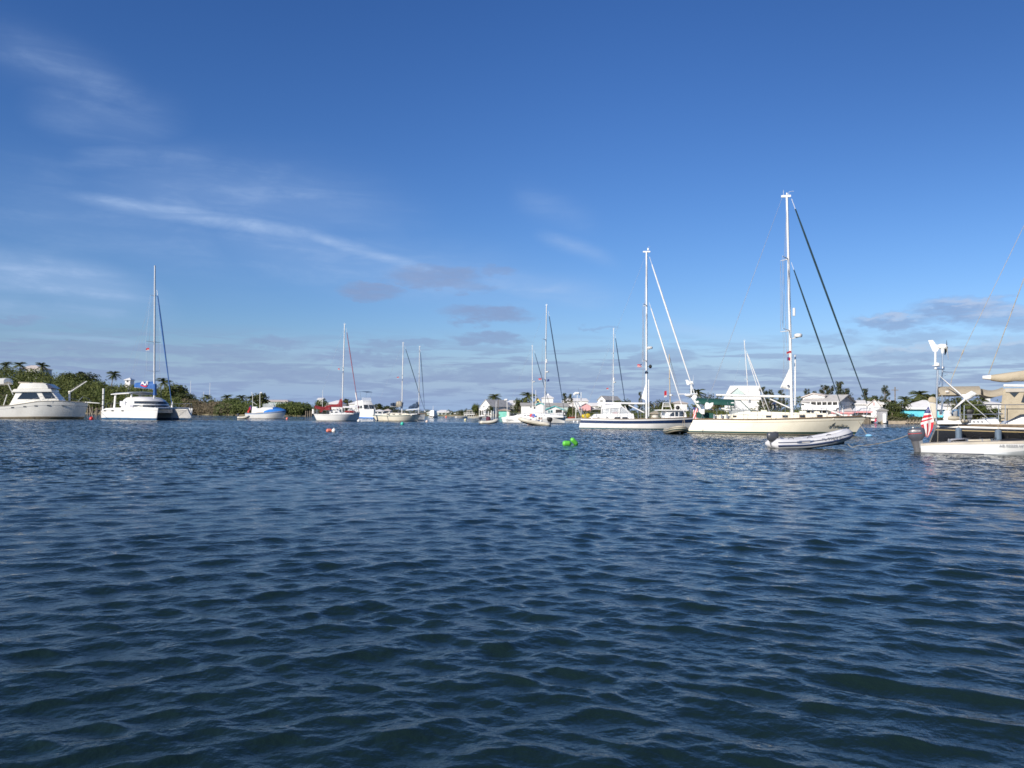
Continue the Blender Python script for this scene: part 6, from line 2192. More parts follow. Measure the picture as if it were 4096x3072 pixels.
m = MB(); m.tube([fr.q(*zw('D', 100, 1020)), fr.q(*zw('D', 100, 1100))], .16, 8); m.build('stern_locker', PAINT, t)
small_flag(fr, 'D', 556, 318, .24, .2, 'tiny red flag left of the mast with red covers', 18, up=2)
# ---------------------------------------------------- catamaran
fr = Fr(594, 114, -28, 'W')
ct = thing('catamaran', 'white sailing catamaran with a blue sail cover, bows towards us', 'catamaran', fr)


def cat_hull(yc, nm):
    mb = MB()
    st_ = [(-5.9, .95, .35), (-5.75, 1.12, .62), (-5.3, 1.32, .74), (-4.4, 1.52, .8), (-2, 1.6, .82), (0, 1.62, .82), (2, 1.62, .76), (3.8, 1.62, .58), (5.0, 1.62, .34), (5.75, 1.62, .10), (5.85, 1.62, .03)]
    vv = [(-.4, .55), (0, .82), (.16, .88), (.17, .88), (.80, .98), (.82, 1.0), (1, .96)]
    rings = []
    for x, zs, w in st_:
        r_ = []
        pts = [(-w * k, (v * zs if v > 0 else v)) for v, k in vv]
        pts += [(-a, b) for a, b in pts[::-1]]
        rings.append([Vector((x - (0.35 if x > 5.5 else 0) * (1 - max(0, z) / zs), yc + y, z)) for y, z in pts])
    n = len(rings[0])
    mats_ = []
    vs = [v for r_ in rings for v in r_]
    fs, ms_ = [], []
    for i in range(len(rings) - 1):
        for j in range(n):
            j2 = (j + 1) % n
            fs.append((i * n + j, i * n + j2, (i + 1) * n + j2, (i + 1) * n + j))
            jj = j if j < 6 else (n - 2 - j)
            ms_.append({0: 2, 1: 1, 2: 1, 4: 3}.get(jj, 0) if j not in (6, n - 1) else (0 if j == 6 else 2))
    fs.append(tuple(range(n - 1, -1, -1))); ms_.append(0)
    fs.append(tuple((len(rings) - 1) * n + j for j in range(n))); ms_.append(0)
    mb.v, mb.f, mb.m = [tuple(v) for v in vs], fs, ms_
    return mb.build(nm, [WHITE, ANTI, ANTI, LETG], ct, sharp=50)


for yc in (-3.0, 3.0):
    h = cat_hull(yc, 'hull')
    for x in (-4.6, -2.9, -.7):
        for sg in (-1, 1):
            MB().box(x - .24, x + .24, yc + sg * .80 - .03, yc + sg * .80 + .03, 1.12, 1.26).build('porthole', GLASS, h, smooth=False)
m = MB(); m.box(-5.0, 2.6, -2.25, 2.25, .95, 1.55); m.build('bridge_deck', WHITE, ct, bevel=.08)


def ringc(x0, a, b, z, e=2.6, n=28, sh=0.0):
    return [Vector((x0 + a * math.copysign(abs(math.cos(2 * PI * k / n)) ** (2 / e), math.cos(2 * PI * k / n)), b * math.copysign(abs(math.sin(2 * PI * k / n)) ** (2 / e), math.sin(2 * PI * k / n)), z)) for k in range(n)]


m = MB()
m.loft([ringc(-.6, 3.5, 2.85, 1.5), ringc(-.7, 3.3, 2.75, 2.1), ringc(-.9, 2.85, 2.5, 2.68), ringc(-1.1, 2.3, 2.05, 3.0), ringc(-1.2, 1.5, 1.4, 3.14)])
cb = m.build('cabin', WHITE, ct, sharp=70)
n_ = 28
for k0, k1 in ((-6, -2), (-2, 2), (2, 6)):
    for (za, aa, ba, xa_), (zb2, ab, bb, xb_) in (((1.75, 3.42, 2.82, -.64), (2.0, 3.34, 2.78, -.68)), ((2.17, 3.27, 2.73, -.73), (2.52, 3.0, 2.58, -.85))):
        lo, hi = ringc(xa_, aa, ba, za), ringc(xb_, ab, bb, zb2)
        idx = [(k % n_) for k in range(k0, k1 + 1)]
        m = MB()
        rr_ = []
        for k in idx:
            o_ = Vector((lo[k].x + .6, lo[k].y, 0)).normalized() * .03
            rr_.append([lo[k] + o_, hi[k] + o_, hi[k] - o_ * 2, lo[k] - o_ * 2])
        m.loft(rr_)
        m.build('window', GLASS, cb, smooth=False)
m = MB(); m.box(-2.7, -1.5, -2.80, -2.70, 1.85, 2.5); m.build('side_panel', mat('frosted_panel', (.62, .63, .66), .5), cb, smooth=False)
m = MB(); m.box(-.35, .35, -2.90, -2.82, 1.62, 2.0); m.build('side_hatch', mat('grey_panel', (.42, .42, .46), .5), cb, smooth=False)
canopy(ct, -5.2, -1.2, 3.48, 3.62, 2.5, .24, WHITE, 'hardtop', th=.10)
for x, y in ((-4.9, -2.1), (-4.9, 2.1), (-1.6, -1.9), (-1.6, 1.9)):
    m = MB(); m.slab([(x - .14, 1.5), (x + .18, 1.5), (x + .38, 3.5), (x + .12, 3.5)], y - .07, y + .07); m.build('hardtop_post', WHITE, ct, bevel=.02)
ms, ax = mast(fr, ct, (945, 1105, 'B'), (291, 80, 'CM'), .15, .11, foot=3.0, spr=((.77, .6, .2), (.42, 1.3, .3), (.2, 1.1, .3)), chain=(-1.2, 3.2, 1.6), wr=.008)
bx = ax(.0)
a = fr.q(585, 862, 0, 'B')
spar(ct, (a.x, 0, a.z), (bx.x - .1, 0, a.z - .25), .09, PAINT, 'boom', flat=.7)
m = MB()
rings = []
for i in range(11):
    u = i / 10
    x = a.x + (bx.x - .12 - a.x) * u
    zb_ = a.z + .02 - .25 * u
    h_ = .62 + .42 * u
    w_ = .20 + .1 * math.sin(PI * u)
    if i in (0, 10):
        h_ *= .85; w_ *= .6
    rings.append([Vector((x, -w_, zb_)), Vector((x, -w_ * 1.1, zb_ + h_ * .55)), Vector((x, -w_ * .35, zb_ + h_ * .97)), Vector((x, w_ * .35, zb_ + h_)), Vector((x, w_ * 1.1, zb_ + h_ * .55)), Vector((x, w_, zb_))])
m.loft(rings)
sc = m.build('sail_cover', BLUE, ct, sharp=70)
lx0, lx1 = a.x + (bx.x - a.x) * .38, a.x + (bx.x - a.x) * .76
lz = a.z + .30
L_ = lx1 - lx0
def swoosh(pts, mm, nm):
    m = MB(); m.slab([(lx0 + L_ * px_, lz + pz_ * L_) for px_, pz_ in pts], -.372, -.345); m.build(nm, mm, sc, smooth=False)
swoosh([(0, .02), (.12, .14), (.26, .30), (.38, .27), (.5, .12), (.62, .06), (.74, .14), (.82, .34), (.9, .32), (.84, .1), (.7, -.04), (.52, -.02), (.36, .12), (.2, .10)], FWH, 'logo_wave')
swoosh([(0.0, -.04), (.2, .03), (.42, -.02), (.6, -.08), (.8, -.06), (.95, 0), (.9, -.12), (.7, -.18), (.5, -.16), (.25, -.08)], FRED, 'logo_stroke')
swoosh([(.93, .30), (1.0, .32), (1.02, .02), (.95, .02)], FWH, 'logo_bar')
spar(ct, ax(.02) + Vector((.1, 0, 0)), ax(.105) + Vector((.12, 0, 0)), .24, BLUE, 'mast_boot')
furled(ct, (5.05, 0, 1.75), fr.q(322, 430, 0, 'CM'), .085, BLUE)
m = MB(); m.tube([(5.15, -3.0, 1.6), (5.1, 0, 1.62), (5.15, 3.0, 1.6)], .11, 8); m.build('crossbeam', PAINT, ct)
m = MB(); m.tube([(5.15, -.05, 1.65), (5.1, 0, 2.5)], .06, 6); m.tube([(5.15, -.9, 1.65), (5.1, 0, 2.2), (5.15, .9, 1.65)], .03, 5); m.build('forward_strut', PAINT, ct)
m = MB()
for k in range(18):
    m.tube([(2.6, -2.2 + 4.4 * k / 17, 1.5), (5.0, -2.2 + 4.4 * k / 17, 1.55)], .02, 4)
for k in range(11):
    m.tube([(2.6 + 2.4 * k / 10, -2.2, 1.5 + .005 * k), (2.6 + 2.4 * k / 10, 2.2, 1.5 + .005 * k)], .02, 4)
m.build('trampoline', mat('dark_netting', (.05, .05, .055), .9), ct, smooth=False)
ct.scale = (.93, .93, 1.0)
m = MB()
for yc in (-3.0, 3.0):
    for sg in (-1, 1):
        pts = [(-4.4, yc + sg * .74, 2.2), (0, yc + sg * .78, 2.25), (3.6, yc + sg * .56, 2.25), (5.4, yc + sg * .18, 2.3)]
        m.tube(pts, .010, 4)
        for p in pts:
            m.tube([p, (p[0], p[1], 1.5)], .014, 4)
m.build('lifelines', STEEL, ct)
m = MB(); m.tube([(5.1, -.4, 1.5), (6.3, -.9, -.1)], .02, 5); m.tube([(5.15, 2.6, 1.5), (6.3, -.9, -.1)], .02, 5); m.build('mooring_bridle', ROPE, ct)
m = MB()
for sg in (-1, 1):
    m.tube([ax(.77), (-5.2, sg * 2.6, 1.5)], .007, 4)
m.build('backstay', WIRE, ct)
q = fr.q(206, 1268, -1.0, 'CM')
flag('flag', 'small red flag flying left of the catamaran mast', fr.o + fr.ax * q.x + fr.n * q.y + Vector((0, 0, q.z)), .44, .32, lambda u, v: 0 if v < .75 else 1, droop=.15, seed=21, halyard=(1.6, -2.5))

# ---------------------------------------------------- white sport fishing motor yacht
fr = Fr(150, 112, 14, 'W')
sf = thing('motor_yacht', 'white motor yacht with a flybridge and raked windows at the left edge', 'motor yacht', fr)
sheer = zl('A', [(-520, 1200), (0, 1186), (160, 1172), (700, 1098), (1250, 1100), (1530, 1122)])
Hh = hull(fr, sf, sheer, zw('A', -500, 0)[:1] + (zw('A', 1440, 0)[0],), MOTORPLAN, 4.2, [(0, 1), (.10, 1), (.14, 2), (.74, 0), (.76, 3), (1, 0)],
          [OFFW, BROWN, mat('tan_boot_stripe', (.35, .29, .2), .6), LETG, BROWN], zb=-.5, flare=.93, bend=.8)
for x, y in ((225, 1210), (435, 1196), (625, 1182), (835, 1175), (1075, 1178)):
    q = fr.p(*zw('A', x, y), -1.9)
    t_ = min(.98, (q[0] - Hh['sL']) / (Hh['sR'] - Hh['sL']))
    a_ = Hh['at'](t_, q[1] / float(np.interp(t_, Hh['T'], Hh['zs'])))
    m = MB()
    for sg in (-1, 1):
        MB().box(q[0] - .17, q[0] + .17, min(sg * (a_[1] - .02), sg * (a_[1] + .03)), max(sg * (a_[1] - .02), sg * (a_[1] + .03)), q[1] - .07, q[1] + .07).build('porthole', GLASS, sf, smooth=False)
cb, wf = cabin(fr, sf, zl('A', [(100, 1180), (160, 1165), (225, 1040), (270, 935), (885, 935), (1000, 1060), (1020, 1100), (900, 1120)]), 1.75, 1.5, OFFW)
for p in ([(285, 1065), (375, 952), (618, 957), (680, 1065)], [(770, 1058), (700, 945), (872, 945), (955, 1052)]):
    window(fr, cb, zl('A', p), wf)
a = fr.p(*zw('A', 885, 945)); b = fr.p(*zw('A', 985, 1055))
for y0, y1 in ((-1.4, -.5), (-.4, .4), (.5, 1.4)):
    m = MB(); m.add([(a[0] + .03, y0, a[1]), (a[0] + .03, y1, a[1]), (b[0] + .03, y1, b[1]), (b[0] + .03, y0, b[1]), (a[0] - .05, y0, a[1] - .02), (a[0] - .05, y1, a[1] - .02), (b[0] - .05, y1, b[1] - .02), (b[0] - .05, y0, b[1] - .02)],
                      [(0, 1, 2, 3), (7, 6, 5, 4), (0, 4, 5, 1), (1, 5, 6, 2), (2, 6, 7, 3), (3, 7, 4, 0)]); m.build('windscreen', GLASS, cb, smooth=False)
m = MB(); wq = fr.pl(zl('A', [(212, 930), (245, 892), (880, 888), (905, 938), (220, 945)]), -1.6); m.extr(wq, 1.75, 1.7); rf = m.build('flybridge_deck', OFFW, sf, bevel=.03)
fb, wf2 = cabin(fr, sf, zl('A', [(290, 888), (352, 790), (560, 785), (800, 795), (835, 885)]), 1.45, 1.35, OFFW, 'flybridge')
m = MB()
p_ = fr.pl(zl('A', [(805, 880), (790, 800), (830, 800), (950, 880)]), -1.4)
m.slab(p_, -1.38, 1.38); m.build('flybridge_windscreen', mat('smoked_screen', (.06, .07, .12), .2), fb, smooth=False)
m = MB(); m.box(fr.p(*zw('A', 365, 780))[0], fr.p(*zw('A', 560, 780))[0], -1.2, 1.2, fr.p(*zw('A', 365, 795))[1], fr.p(*zw('A', 365, 772))[1]); m.box(fr.p(*zw('A', 600, 780))[0], fr.p(*zw('A', 790, 780))[0], -.9, .9, fr.p(*zw('A', 600, 800))[1], fr.p(*zw('A', 600, 782))[1]); m.build('flybridge_seat', HYPT, fb, bevel=.03)
q0, q1 = fr.p(*zw('A', -330, 690)), fr.p(*zw('A', 148, 700))
aw = canopy(sf, q0[0], q1[0], q1[1] - .55, q1[1] - .35, 1.8, .35, OFFW, 'aft_hardtop', th=.5)
for x0_, x1_, yy in ((140, 228, -1.6), (140, 228, 1.6), (-300, -300, -1.6), (-300, -300, 1.6)):
    spar(aw, fr.q(*zw('A', x0_, 800), yy), fr.q(*zw('A', x1_, 990 if x1_ > 0 else 1195), yy), .05, PAINT, 'hardtop_post', seg=2)
spar(sf, fr.q(*zw('A', 62, 1168), -1.5), fr.q(*zw('A', 122, 985), -1.5), .05, PAINT, 'rod_holder', seg=2)
m = MB(); m.tube([fr.q(*zw('A', 1200, 1090)), fr.q(*zw('A', 1200, 960))], .13, 8); m.ell(fr.q(*zw('A', 1205, 940)), (.2, .16, .16), 10, 7); cr = m.build('davit_post', OFFW, sf)
m = MB(); m.tube([fr.q(*zw('A', 1225, 935)), fr.q(*zw('A', 1500, 758))], [.13, .09], 7, flat=.7); m.build('davit_arm', OFFW, cr)
m = MB(); m.tube([fr.q(*zw('A', 1225, 905)), fr.q(*zw('A', 1470, 758))], .05, 6); m.build('davit_ram', DGREY, cr)
a, b = fr.p(*zw('A', 1480, 1120)), fr.p(*zw('A', 1722, 1136))
m = MB(); m.slab([(a[0], a[1] - .05), (b[0], b[1] - .06), (b[0], b[1] + .06), (a[0], a[1] + .08)], -.35, .35); m.build('bow_pulpit_plank', OFFW, sf, bevel=.02)
m = MB(); m.tube([fr.q(*zw('A', 1350, 1100), -.9), fr.q(*zw('A', 1430, 1025), -.7), fr.q(*zw('A', 1540, 1055), -.3), fr.q(*zw('A', 1560, 1115), -.2)], .025, 5); m.tube([fr.q(*zw('A', 1350, 1100), .9), fr.q(*zw('A', 1430, 1025), .7), fr.q(*zw('A', 1540, 1055), .3), fr.q(*zw('A', 1560, 1115), .2)], .025, 5)
m.tube([fr.q(*zw('A', 1430, 1025), -.7), fr.q(*zw('A', 1430, 1025), .7)], .025, 5); m.build('bow_rail', STEEL, sf)
m = MB()
for sg in (-1, 1):
    pts = [fr.q(*zw('A', x, y), sg * 1.95) for x, y in ((240, 1145), (470, 1090), (760, 1010), (1000, 1018), (1350, 1075))]
    m.tube(pts, .018, 5)
    for (x, y) in ((470, 1090), (620, 1050), (760, 1010), (900, 1015), (1100, 1035)):
        m.tube([fr.q(*zw('A', x, y), sg * 1.95), fr.q(*zw('A', x - 30, 1120), sg * 1.95)], .014, 4)
m.build('side_rail', STEEL, sf)
rail(Hh, sf, HYPT, .05, 'rub_rail', v=.985)
m = MB(); m.tube([fr.q(*zw('A', 760, 1000), -1.0), fr.q(*zw('A', 985, 1015), -.2)], .02, 4); m.ell(fr.q(*zw('A', 985, 1018), -.2), (.25, .2, .12), 8, 5); m.build('foredeck_locker', OFFW, sf)
bq = buoy('mooring_buoy', 'red ball buoy off the bow of the white motor yacht', 367, 1674, 108, .26, REDP, shape='ball')
q = fr.q(*zw('A', 1535, 1150))
b0 = fr.o + fr.ax * q.x + Vector((0, 0, q.z))
rope('mooring_line', 'pale mooring line from the motor yacht bow to the red buoy', [b0, bq.location + Vector((.15, 0, .35))], .03, .12)

# ---------------------------------------------------- motorboat with the blue foredeck cover
fr = Fr(1065, 146, 5, 'W')
lb = thing('motorboat', 'white motorboat with a blue band and a bright blue foredeck cover', 'motorboat', fr)
Hh = hull(fr, lb, zl('C', [(345, 1088), (500, 1092), (760, 1078), (1058, 1046)]), (zw('C', 352, 0)[0], zw('C', 1015, 0)[0]), MOTORPLAN, 2.5, [(0, 0), (.04, 2), (.82, 0), (.93, 1), (1, 3)],
          [WHITE, mat('blue_band', (.02, .22, .5), .4), ANTI, mat('pale_cap', (.6, .5, .42), .5), ANTI], flare=.92)
a, b, c_ = fr.p(*zw('C', 690, 1068)), fr.p(*zw('C', 1052, 1040)), fr.p(*zw('C', 900, 985))
m = MB(); rings = []
for i in range(11):
    u = i / 10
    x = a[0] + (b[0] - a[0]) * u
    zb_ = Hh['z'](x) + .01
    h_ = (c_[1] - zb_) * max(.06, math.sin(PI * min(1, .10 + .86 * u)) ** .8)
    w_ = max(.05, Hh['w'](x) - .04)
    rings.append([Vector((x, -w_, zb_)), Vector((x, -w_ * .7, zb_ + h_ * .6)), Vector((x, 0, zb_ + h_)), Vector((x, w_ * .7, zb_ + h_ * .6)), Vector((x, w_, zb_))])
m.loft(rings); m.build('foredeck_cover', BLUE2, lb, sharp=70)
cabin(fr, lb, zl('C', [(520, 1085), (535, 1010), (610, 1005), (640, 990), (820, 992), (840, 1075)]), .85, .75, WHITE, 'console')
cabin(fr, lb, zl('C', [(455, 1090), (470, 978), (545, 978), (545, 1090)]), .5, .45, WHITE, 'locker')
cabin(fr, lb, zl('C', [(655, 990), (650, 925), (830, 915), (850, 990)]), .8, .75, CLEAR, 'windscreen', bevel=0)
m = MB()
for sg in (-1, 1):
    m.tube([fr.q(*zw('C', 640, 990), sg * .82), fr.q(*zw('C', 650, 928), sg * .78), fr.q(*zw('C', 840, 915), sg * .78), fr.q(*zw('C', 860, 990), sg * .82)], .03, 5)
    m.tube([fr.q(*zw('C', 545, 940), sg * .78), fr.q(*zw('C', 650, 925), sg * .78)], .03, 5)
m.build('windscreen_frame', BLACK, lb)
m = MB(); m.tube([fr.q(*zw('C', 602, 1000)), fr.q(*zw('C', 604, 740))], .05, 6); m.ell(fr.q(*zw('C', 628, 738)), (.17, .12, .13), 8, 6); m.build('light_mast', PAINT, lb)
m = MB(); m.tube([fr.q(*zw('C', 476, 980)), fr.q(*zw('C', 478, 800)), fr.q(*zw('C', 458, 725))], .045, 5); m.tube([fr.q(*zw('C', 478, 895)), fr.q(*zw('C', 550, 945))], .03, 5); m.build('aft_mast', PAINT, lb)
q = fr.q(*zw('C', 455, 955), -.3)
flag('ensign', 'dark red drooping flag at the stern of the blue covered motorboat', fr.o + fr.ax * q.x + fr.n * q.y + Vector((0, 0, q.z)), .4, .75, lambda u, v: 2 if u < .45 or v < .3 else 0, droop=.7, seed=31, group='ensigns hanging at yacht sterns', halyard=(.1, -1.2))
q = fr.p(*zw('C', 405, 1055))
o = MB().ell((0, 0, .22), (.15, .14, .26), 9, 7).tube([(0, 0, .44), (0, 0, .6)], .05, 6).build('fuel_can', REDP)
o.location = fr.o + fr.ax * q[0] + Vector((0, 0, q[1] - .35))
tag(o, 'red fuel can at the stern of the blue covered motorboat', 'fuel can')
buoy('mooring_buoy', 'small pink buoy at the bow of the blue covered motorboat', 1149, 1673, 140, .2, ORANGE)
f2 = Fr(976, 140, 8, 'W')
dn = thing('dinghy', 'small ivory inflatable dinghy at the stern of the blue covered motorboat', 'dinghy', f2)
inflatable(dn, 2.0, 1.3, .19, HYPW, bow=.2)
m = outboard(dn, (-.85, 0, .45), h=.55, face=1)

# ---------------------------------------------------- flybridge motorboat seen bow on
fr = Fr(1462, 182, -60, 'W')
fm = thing('motorboat', 'white flybridge motorboat seen from its bow, between the two sloops', 'motorboat', fr)
mb = MB(); T = [(-5, 1.45, 1.25), (-3, 1.5, 1.2), (0, 1.5, 1.35), (2.2, 1.35, 1.6), (3.8, .85, 1.8), (4.8, .3, 1.95), (5.1, .04, 2.0)]
rings = []
for x, w, zs in T:
    rings.append([Vector((x, -w, zs)), Vector((x - .1, -w * .86, .15)), Vector((x - .25, -w * .8, .12)), Vector((x - .3, -w * .45, -.4)), Vector((x - .3, w * .45, -.4)), Vector((x - .25, w * .8, .12)), Vector((x - .1, w * .86, .15)), Vector((x, w, zs))])
mb.loft(rings); mb.build('hull', WHITE, fm, sharp=40)
m = MB(); rings = []
for x, w, zs in T:
    rings.append([Vector((x - .1, -w * .865 - .01, .22)), Vector((x - .12, -w * .86 - .01, .02)), Vector((x - .12, w * .86 + .01, .02)), Vector((x - .1, w * .865 + .01, .22))])
m.loft(rings); m.build('boot_stripe', BLUE2, fm, sharp=40)
m = MB(); wfm = m.extr([(-4.2, 1.2), (-4.0, 3.0), (1.6, 3.0), (2.6, 1.5)], 1.35, 1.2); cb = m.build('cabin', WHITE, fm, bevel=.05)
for y0, y1 in ((-1.1, -.1), (.1, 1.1)):
    m = MB(); m.add([(1.72, y0, 2.9), (1.72, y1, 2.9), (2.3, y1, 2.05), (2.3, y0, 2.05), (1.6, y0, 2.85), (1.6, y1, 2.85), (2.2, y1, 2.0), (2.2, y0, 2.0)], [(0, 1, 2, 3), (7, 6, 5, 4), (0, 4, 5, 1), (1, 5, 6, 2), (2, 6, 7, 3), (3, 7, 4, 0)]); m.build('window', GLASS, cb, smooth=False)
for x in (-3.2, -1.6, 0):
    m = MB()
    for sg in (-1, 1):
        MB().slab([(x, 2.1), (x + 1.3, 2.1), (x + 1.2, 2.75), (x, 2.75)], lambda z, sg=sg: sg * (wfm(z) + .003), lambda z, sg=sg: sg * (wfm(z) + .02)).build('window', GLASS, cb, smooth=False)
m = MB(); m.extr([(-3.6, 3.0), (-3.6, 3.9), (.6, 3.95), (1.3, 3.0)], 1.25, 1.0); m.build('flybridge', WHITE, fm, bevel=.15)
m = MB(); m.slab([(.5, 3.9), (.9, 3.7), (.4, 4.5), (.2, 4.5)], -1.0, 1.0); m.build('windscreen', CLEAR, fm, smooth=False)
canopy(fm, -3.2, .2, 5.75, 5.75, 1.5, .12, BLUE, 'bimini')
m = MB()
for x, y in ((-3.0, -1.3), (-3.0, 1.3), (.0, -1.3), (.0, 1.3)):
    m.tube([(x, y * .8, 3.9), (x, y, 5.75)], .03, 5)
m.tube([(-3, -1.3, 3.9), (-3, 1.3, 3.9)], .03, 5); m.tube([(-3.0, -1.04, 3.9), (0.0, -1.04, 3.9)], .03, 5); m.tube([(-3.0, 1.04, 3.9), (0.0, 1.04, 3.9)], .03, 5)
m.build('bimini_frame', STEEL, fm)
m = MB(); m.tube([(-2.4, -1.2, 4.0), (-3.4, -1.2, 5.7)], .10, 6); m.build('radar_arch', PAINT, fm)
m = MB()
for sg in (-1, 1):
    m.tube([(1.5, sg * 1.35, 2.3), (3.6, sg * .9, 2.5), (5.0, sg * .15, 2.65)], .025, 5)
    for x, w in ((2.2, 1.25), (3.6, .9), (4.6, .4)):
        m.tube([(x, sg * w, 1.6), (x, sg * w, 2.45)], .02, 4)
m.build('bow_rail', STEEL, fm)
buoy('mooring_buoy', 'white buoy between the red covered sloop and the flybridge motorboat', 1436, 1683, 118, .22, PAINT)
buoy('mooring_buoy', 'pale buoy off the bow of the small cream sloop', 1708, 1687, 118, .2, mat('pale_pink_plastic', (.75, .62, .55), .5))

# white canopied launch behind the red covered sloop
fr = Fr(1415, 150, 0, 'W')
lc = thing('motorboat', 'motorboat with a long white canopy behind the bow of the red covered sloop', 'motorboat', fr)
Hh = hull(fr, lc, zl('D', [(615, 1080), (800, 1078), (905, 1065)]), (zw('D', 620, 0)[0], zw('D', 890, 0)[0]), MOTORPLAN, 2.3, [(0, 0), (.1, 1), (1, 0)], [WHITE, ANTI, ANTI])
a, b = fr.p(*zw('D', 605, 990)), fr.p(*zw('D', 885, 990))
cn = canopy(lc, a[0], b[0], a[1], b[1], 1.0, .22, SAILW, 'canopy', th=.1)
for x in (a[0] + .2, (a[0] + b[0]) / 2, b[0] - .2):
    for sg in (-1, 1):
        spar(cn, (x, sg * .9, Hh['z'](x) - .05), (x, sg * .9, a[1]), .04, PAINT, 'post', seg=2)
cabin(fr, lc, zl('D', [(690, 1085), (695, 1010), (760, 1005), (775, 1085)]), .5, .4, WHITE, 'console')

# ---------------------------------------------------- pilothouse motorsailer between the two yachts
fr = Fr(2690, 102, 0, 'W')
ph = thing('motorsailer', 'white pilothouse boat behind the blue striped yacht, with a tan mast and dark arched windows', 'motorboat', fr)
Hh = hull(fr, ph, [zw('G', 1560, 1180), zw('H', 300, 962), zw('H', 740, 945)], (2618, 2762), MOTORPLAN, 3.4, [(0, 0), (.12, 1), (1, 0)], [WHITE, NAVY, ANTI])
cb, wf = cabin(fr, ph, zl('H', [(262, 965), (280, 850), (300, 826), (612, 828), (640, 940), (640, 965)]), 1.4, 1.25, WHITE)
window(fr, cb, zl('H', [(338, 930), (352, 895), (385, 866), (440, 858), (585, 858), (590, 930)]), wf)
for x in (430, 500):
    window(fr, cb, zl('H', [(x - 7, 932), (x - 7, 858), (x + 7, 858), (x + 7, 932)]), lambda z: wf(z) + .02, WHITE, 'mullion')
m = MB(); p_ = fr.pl(zl('H', [(150, 832), (155, 814), (660, 816), (665, 834)]), -1.5); m.extr(p_, 1.6); m.build('roof', WHITE, ph, bevel=.02)
m = MB()
for sg in (-1, 1):
    m.tube([fr.q(*zw('H', 188, 935), sg * 1.2), fr.q(*zw('H', 230, 700), sg * .9), fr.q(*zw('H', 340, 700), sg * .9), fr.q(*zw('H', 375, 815), sg * .9)], .05, 5)
for y in (700, 735, 760):
    m.tube([fr.q(*zw('H', 228, y), -.92), fr.q(*zw('H', 340, y), -.92), fr.q(*zw('H', 340, y), .92), fr.q(*zw('H', 228, y), .92), fr.q(*zw('H', 228, y), -.92)], .04, 5)
m.build('ladder_frame', PAINT, ph)
ms, ax = mast(fr, ph, (2681, 1640), zw('BM', 373, 1395), .085, .07, m=mat('tan_spar_paint', (.55, .46, .32), .5), foot=2.2, spr=((.55, .5, .1),), wire=False)
m = MB()
for k in range(4):
    m.tube([ax(.98), fr.q(*zw('H', 470 + 34 * k, 620 + 30 * k), .3 * k - .4)], .008, 4)
m.build('rigging', ROPE, ph)
dome(ms, fr.q(*zw('H', 362, 562)), .26, .2, PAINT)
m = MB(); m.tube([fr.q(*zw('H', 300, 575)), fr.q(*zw('H', 450, 575))], .025, 5); m.build('spreader', STEEL, ms)
o = MB().ell((0, 0, 0), (.26, .26, .26), 12, 9).tube([(0, 0, -.2), (0, 0, -.42)], .05, 6).build('day_ball', BLACK, ph)
o.location = fr.q(*zw('H', 480, 782))
small_flag(fr, 'H', 288, 490, .3, .75, 'drooping red flag at the mast of the pilothouse boat', 41, up=.6)
m = MB(); m.ell(fr.q(*zw('G', 1600, 1150), -1.0), (.4, .3, .22), 9, 6); m.build('deck_bundle', HYPW, ph)
# ---------------------------------------------------- crowded inflatable
fr = Fr(*zw('N', 1240, 0)[:1], 97, 0, 'W')
rb = thing('inflatable_boat', 'ivory rigid inflatable with people aboard, running past the racing sloop', 'inflatable boat', fr)
rb.rotation_euler = (0, math.radians(-7.5), math.radians(180 - 6))
rb.location = fr.o + Vector((0, 0, .12))
inflatable(rb, 3.9, 1.75, .23, HYPW, bow=.18, strake=HYPT)
m = MB(); m.loft([[Vector((x, -w, z)), Vector((x, w, z)), Vector((x, 0, z - d))] for x, w, z, d in ((-1.6, .5, .1, .25), (0, .6, .1, .32), (1.2, .4, .22, .26), (1.9, .05, .42, .05))]); m.build('keel', MGREY, rb)
outboard(rb, (-1.55, 0, .46), h=.85, m=BLACK, face=1)
m = MB(); m.box(-.15, .35, -.35, .35, .2, .75); m.build('console', SAILW, rb, bevel=.04)
HAIRD, HAIRG = mat('dark_hair', (.03, .025, .02), .7), mat('grey_hair', (.35, .32, .3), .7)
SHW, SHR, SHB = mat('white_shirt', (.78, .77, .75), .9), mat('red_shirt', (.5, .04, .05), .9), mat('pale_blue_shirt', (.45, .52, .68), .9)
SHT, SHG = mat('beige_shorts', (.42, .36, .28), .9), mat('navy_shorts', (.05, .06, .12), .9)
for (hx, hy, off, yaw, sh, tr_, hr, hat, lab, rch) in (
        (1145, 452, -.1, 180, SHR, SHG, HAIRD, None, 'person with dark hair and a red shirt seated lowest in the crowded inflatable', 0),
        (1258, 415, .25, 200, SHW, SHT, HAIRD, DGREY, 'person in white with a dark cap bending forward in the middle of the crowded inflatable', .6),
        (1412, 402, .35, 175, SHB, SHG, HAIRD, None, 'person with dark hair in pale blue reaching forward behind the passenger in the cap', 1.0),
        (1480, 402, -.3, 185, SHW, SHB, HAIRG, None, 'person in a white shirt and blue shorts steering at the stern of the crowded inflatable', .4)):
    q = fr.q(*zw('N', hx, hy), off)
    person(lab, fr.o + fr.ax * q.x + fr.n * off + Vector((0, 0, q.z - .86)), math.radians(yaw), sh, tr_, hr, hat=hat, reach=rch, group='people in the inflatable boat', lean=.12 if hat else 0)

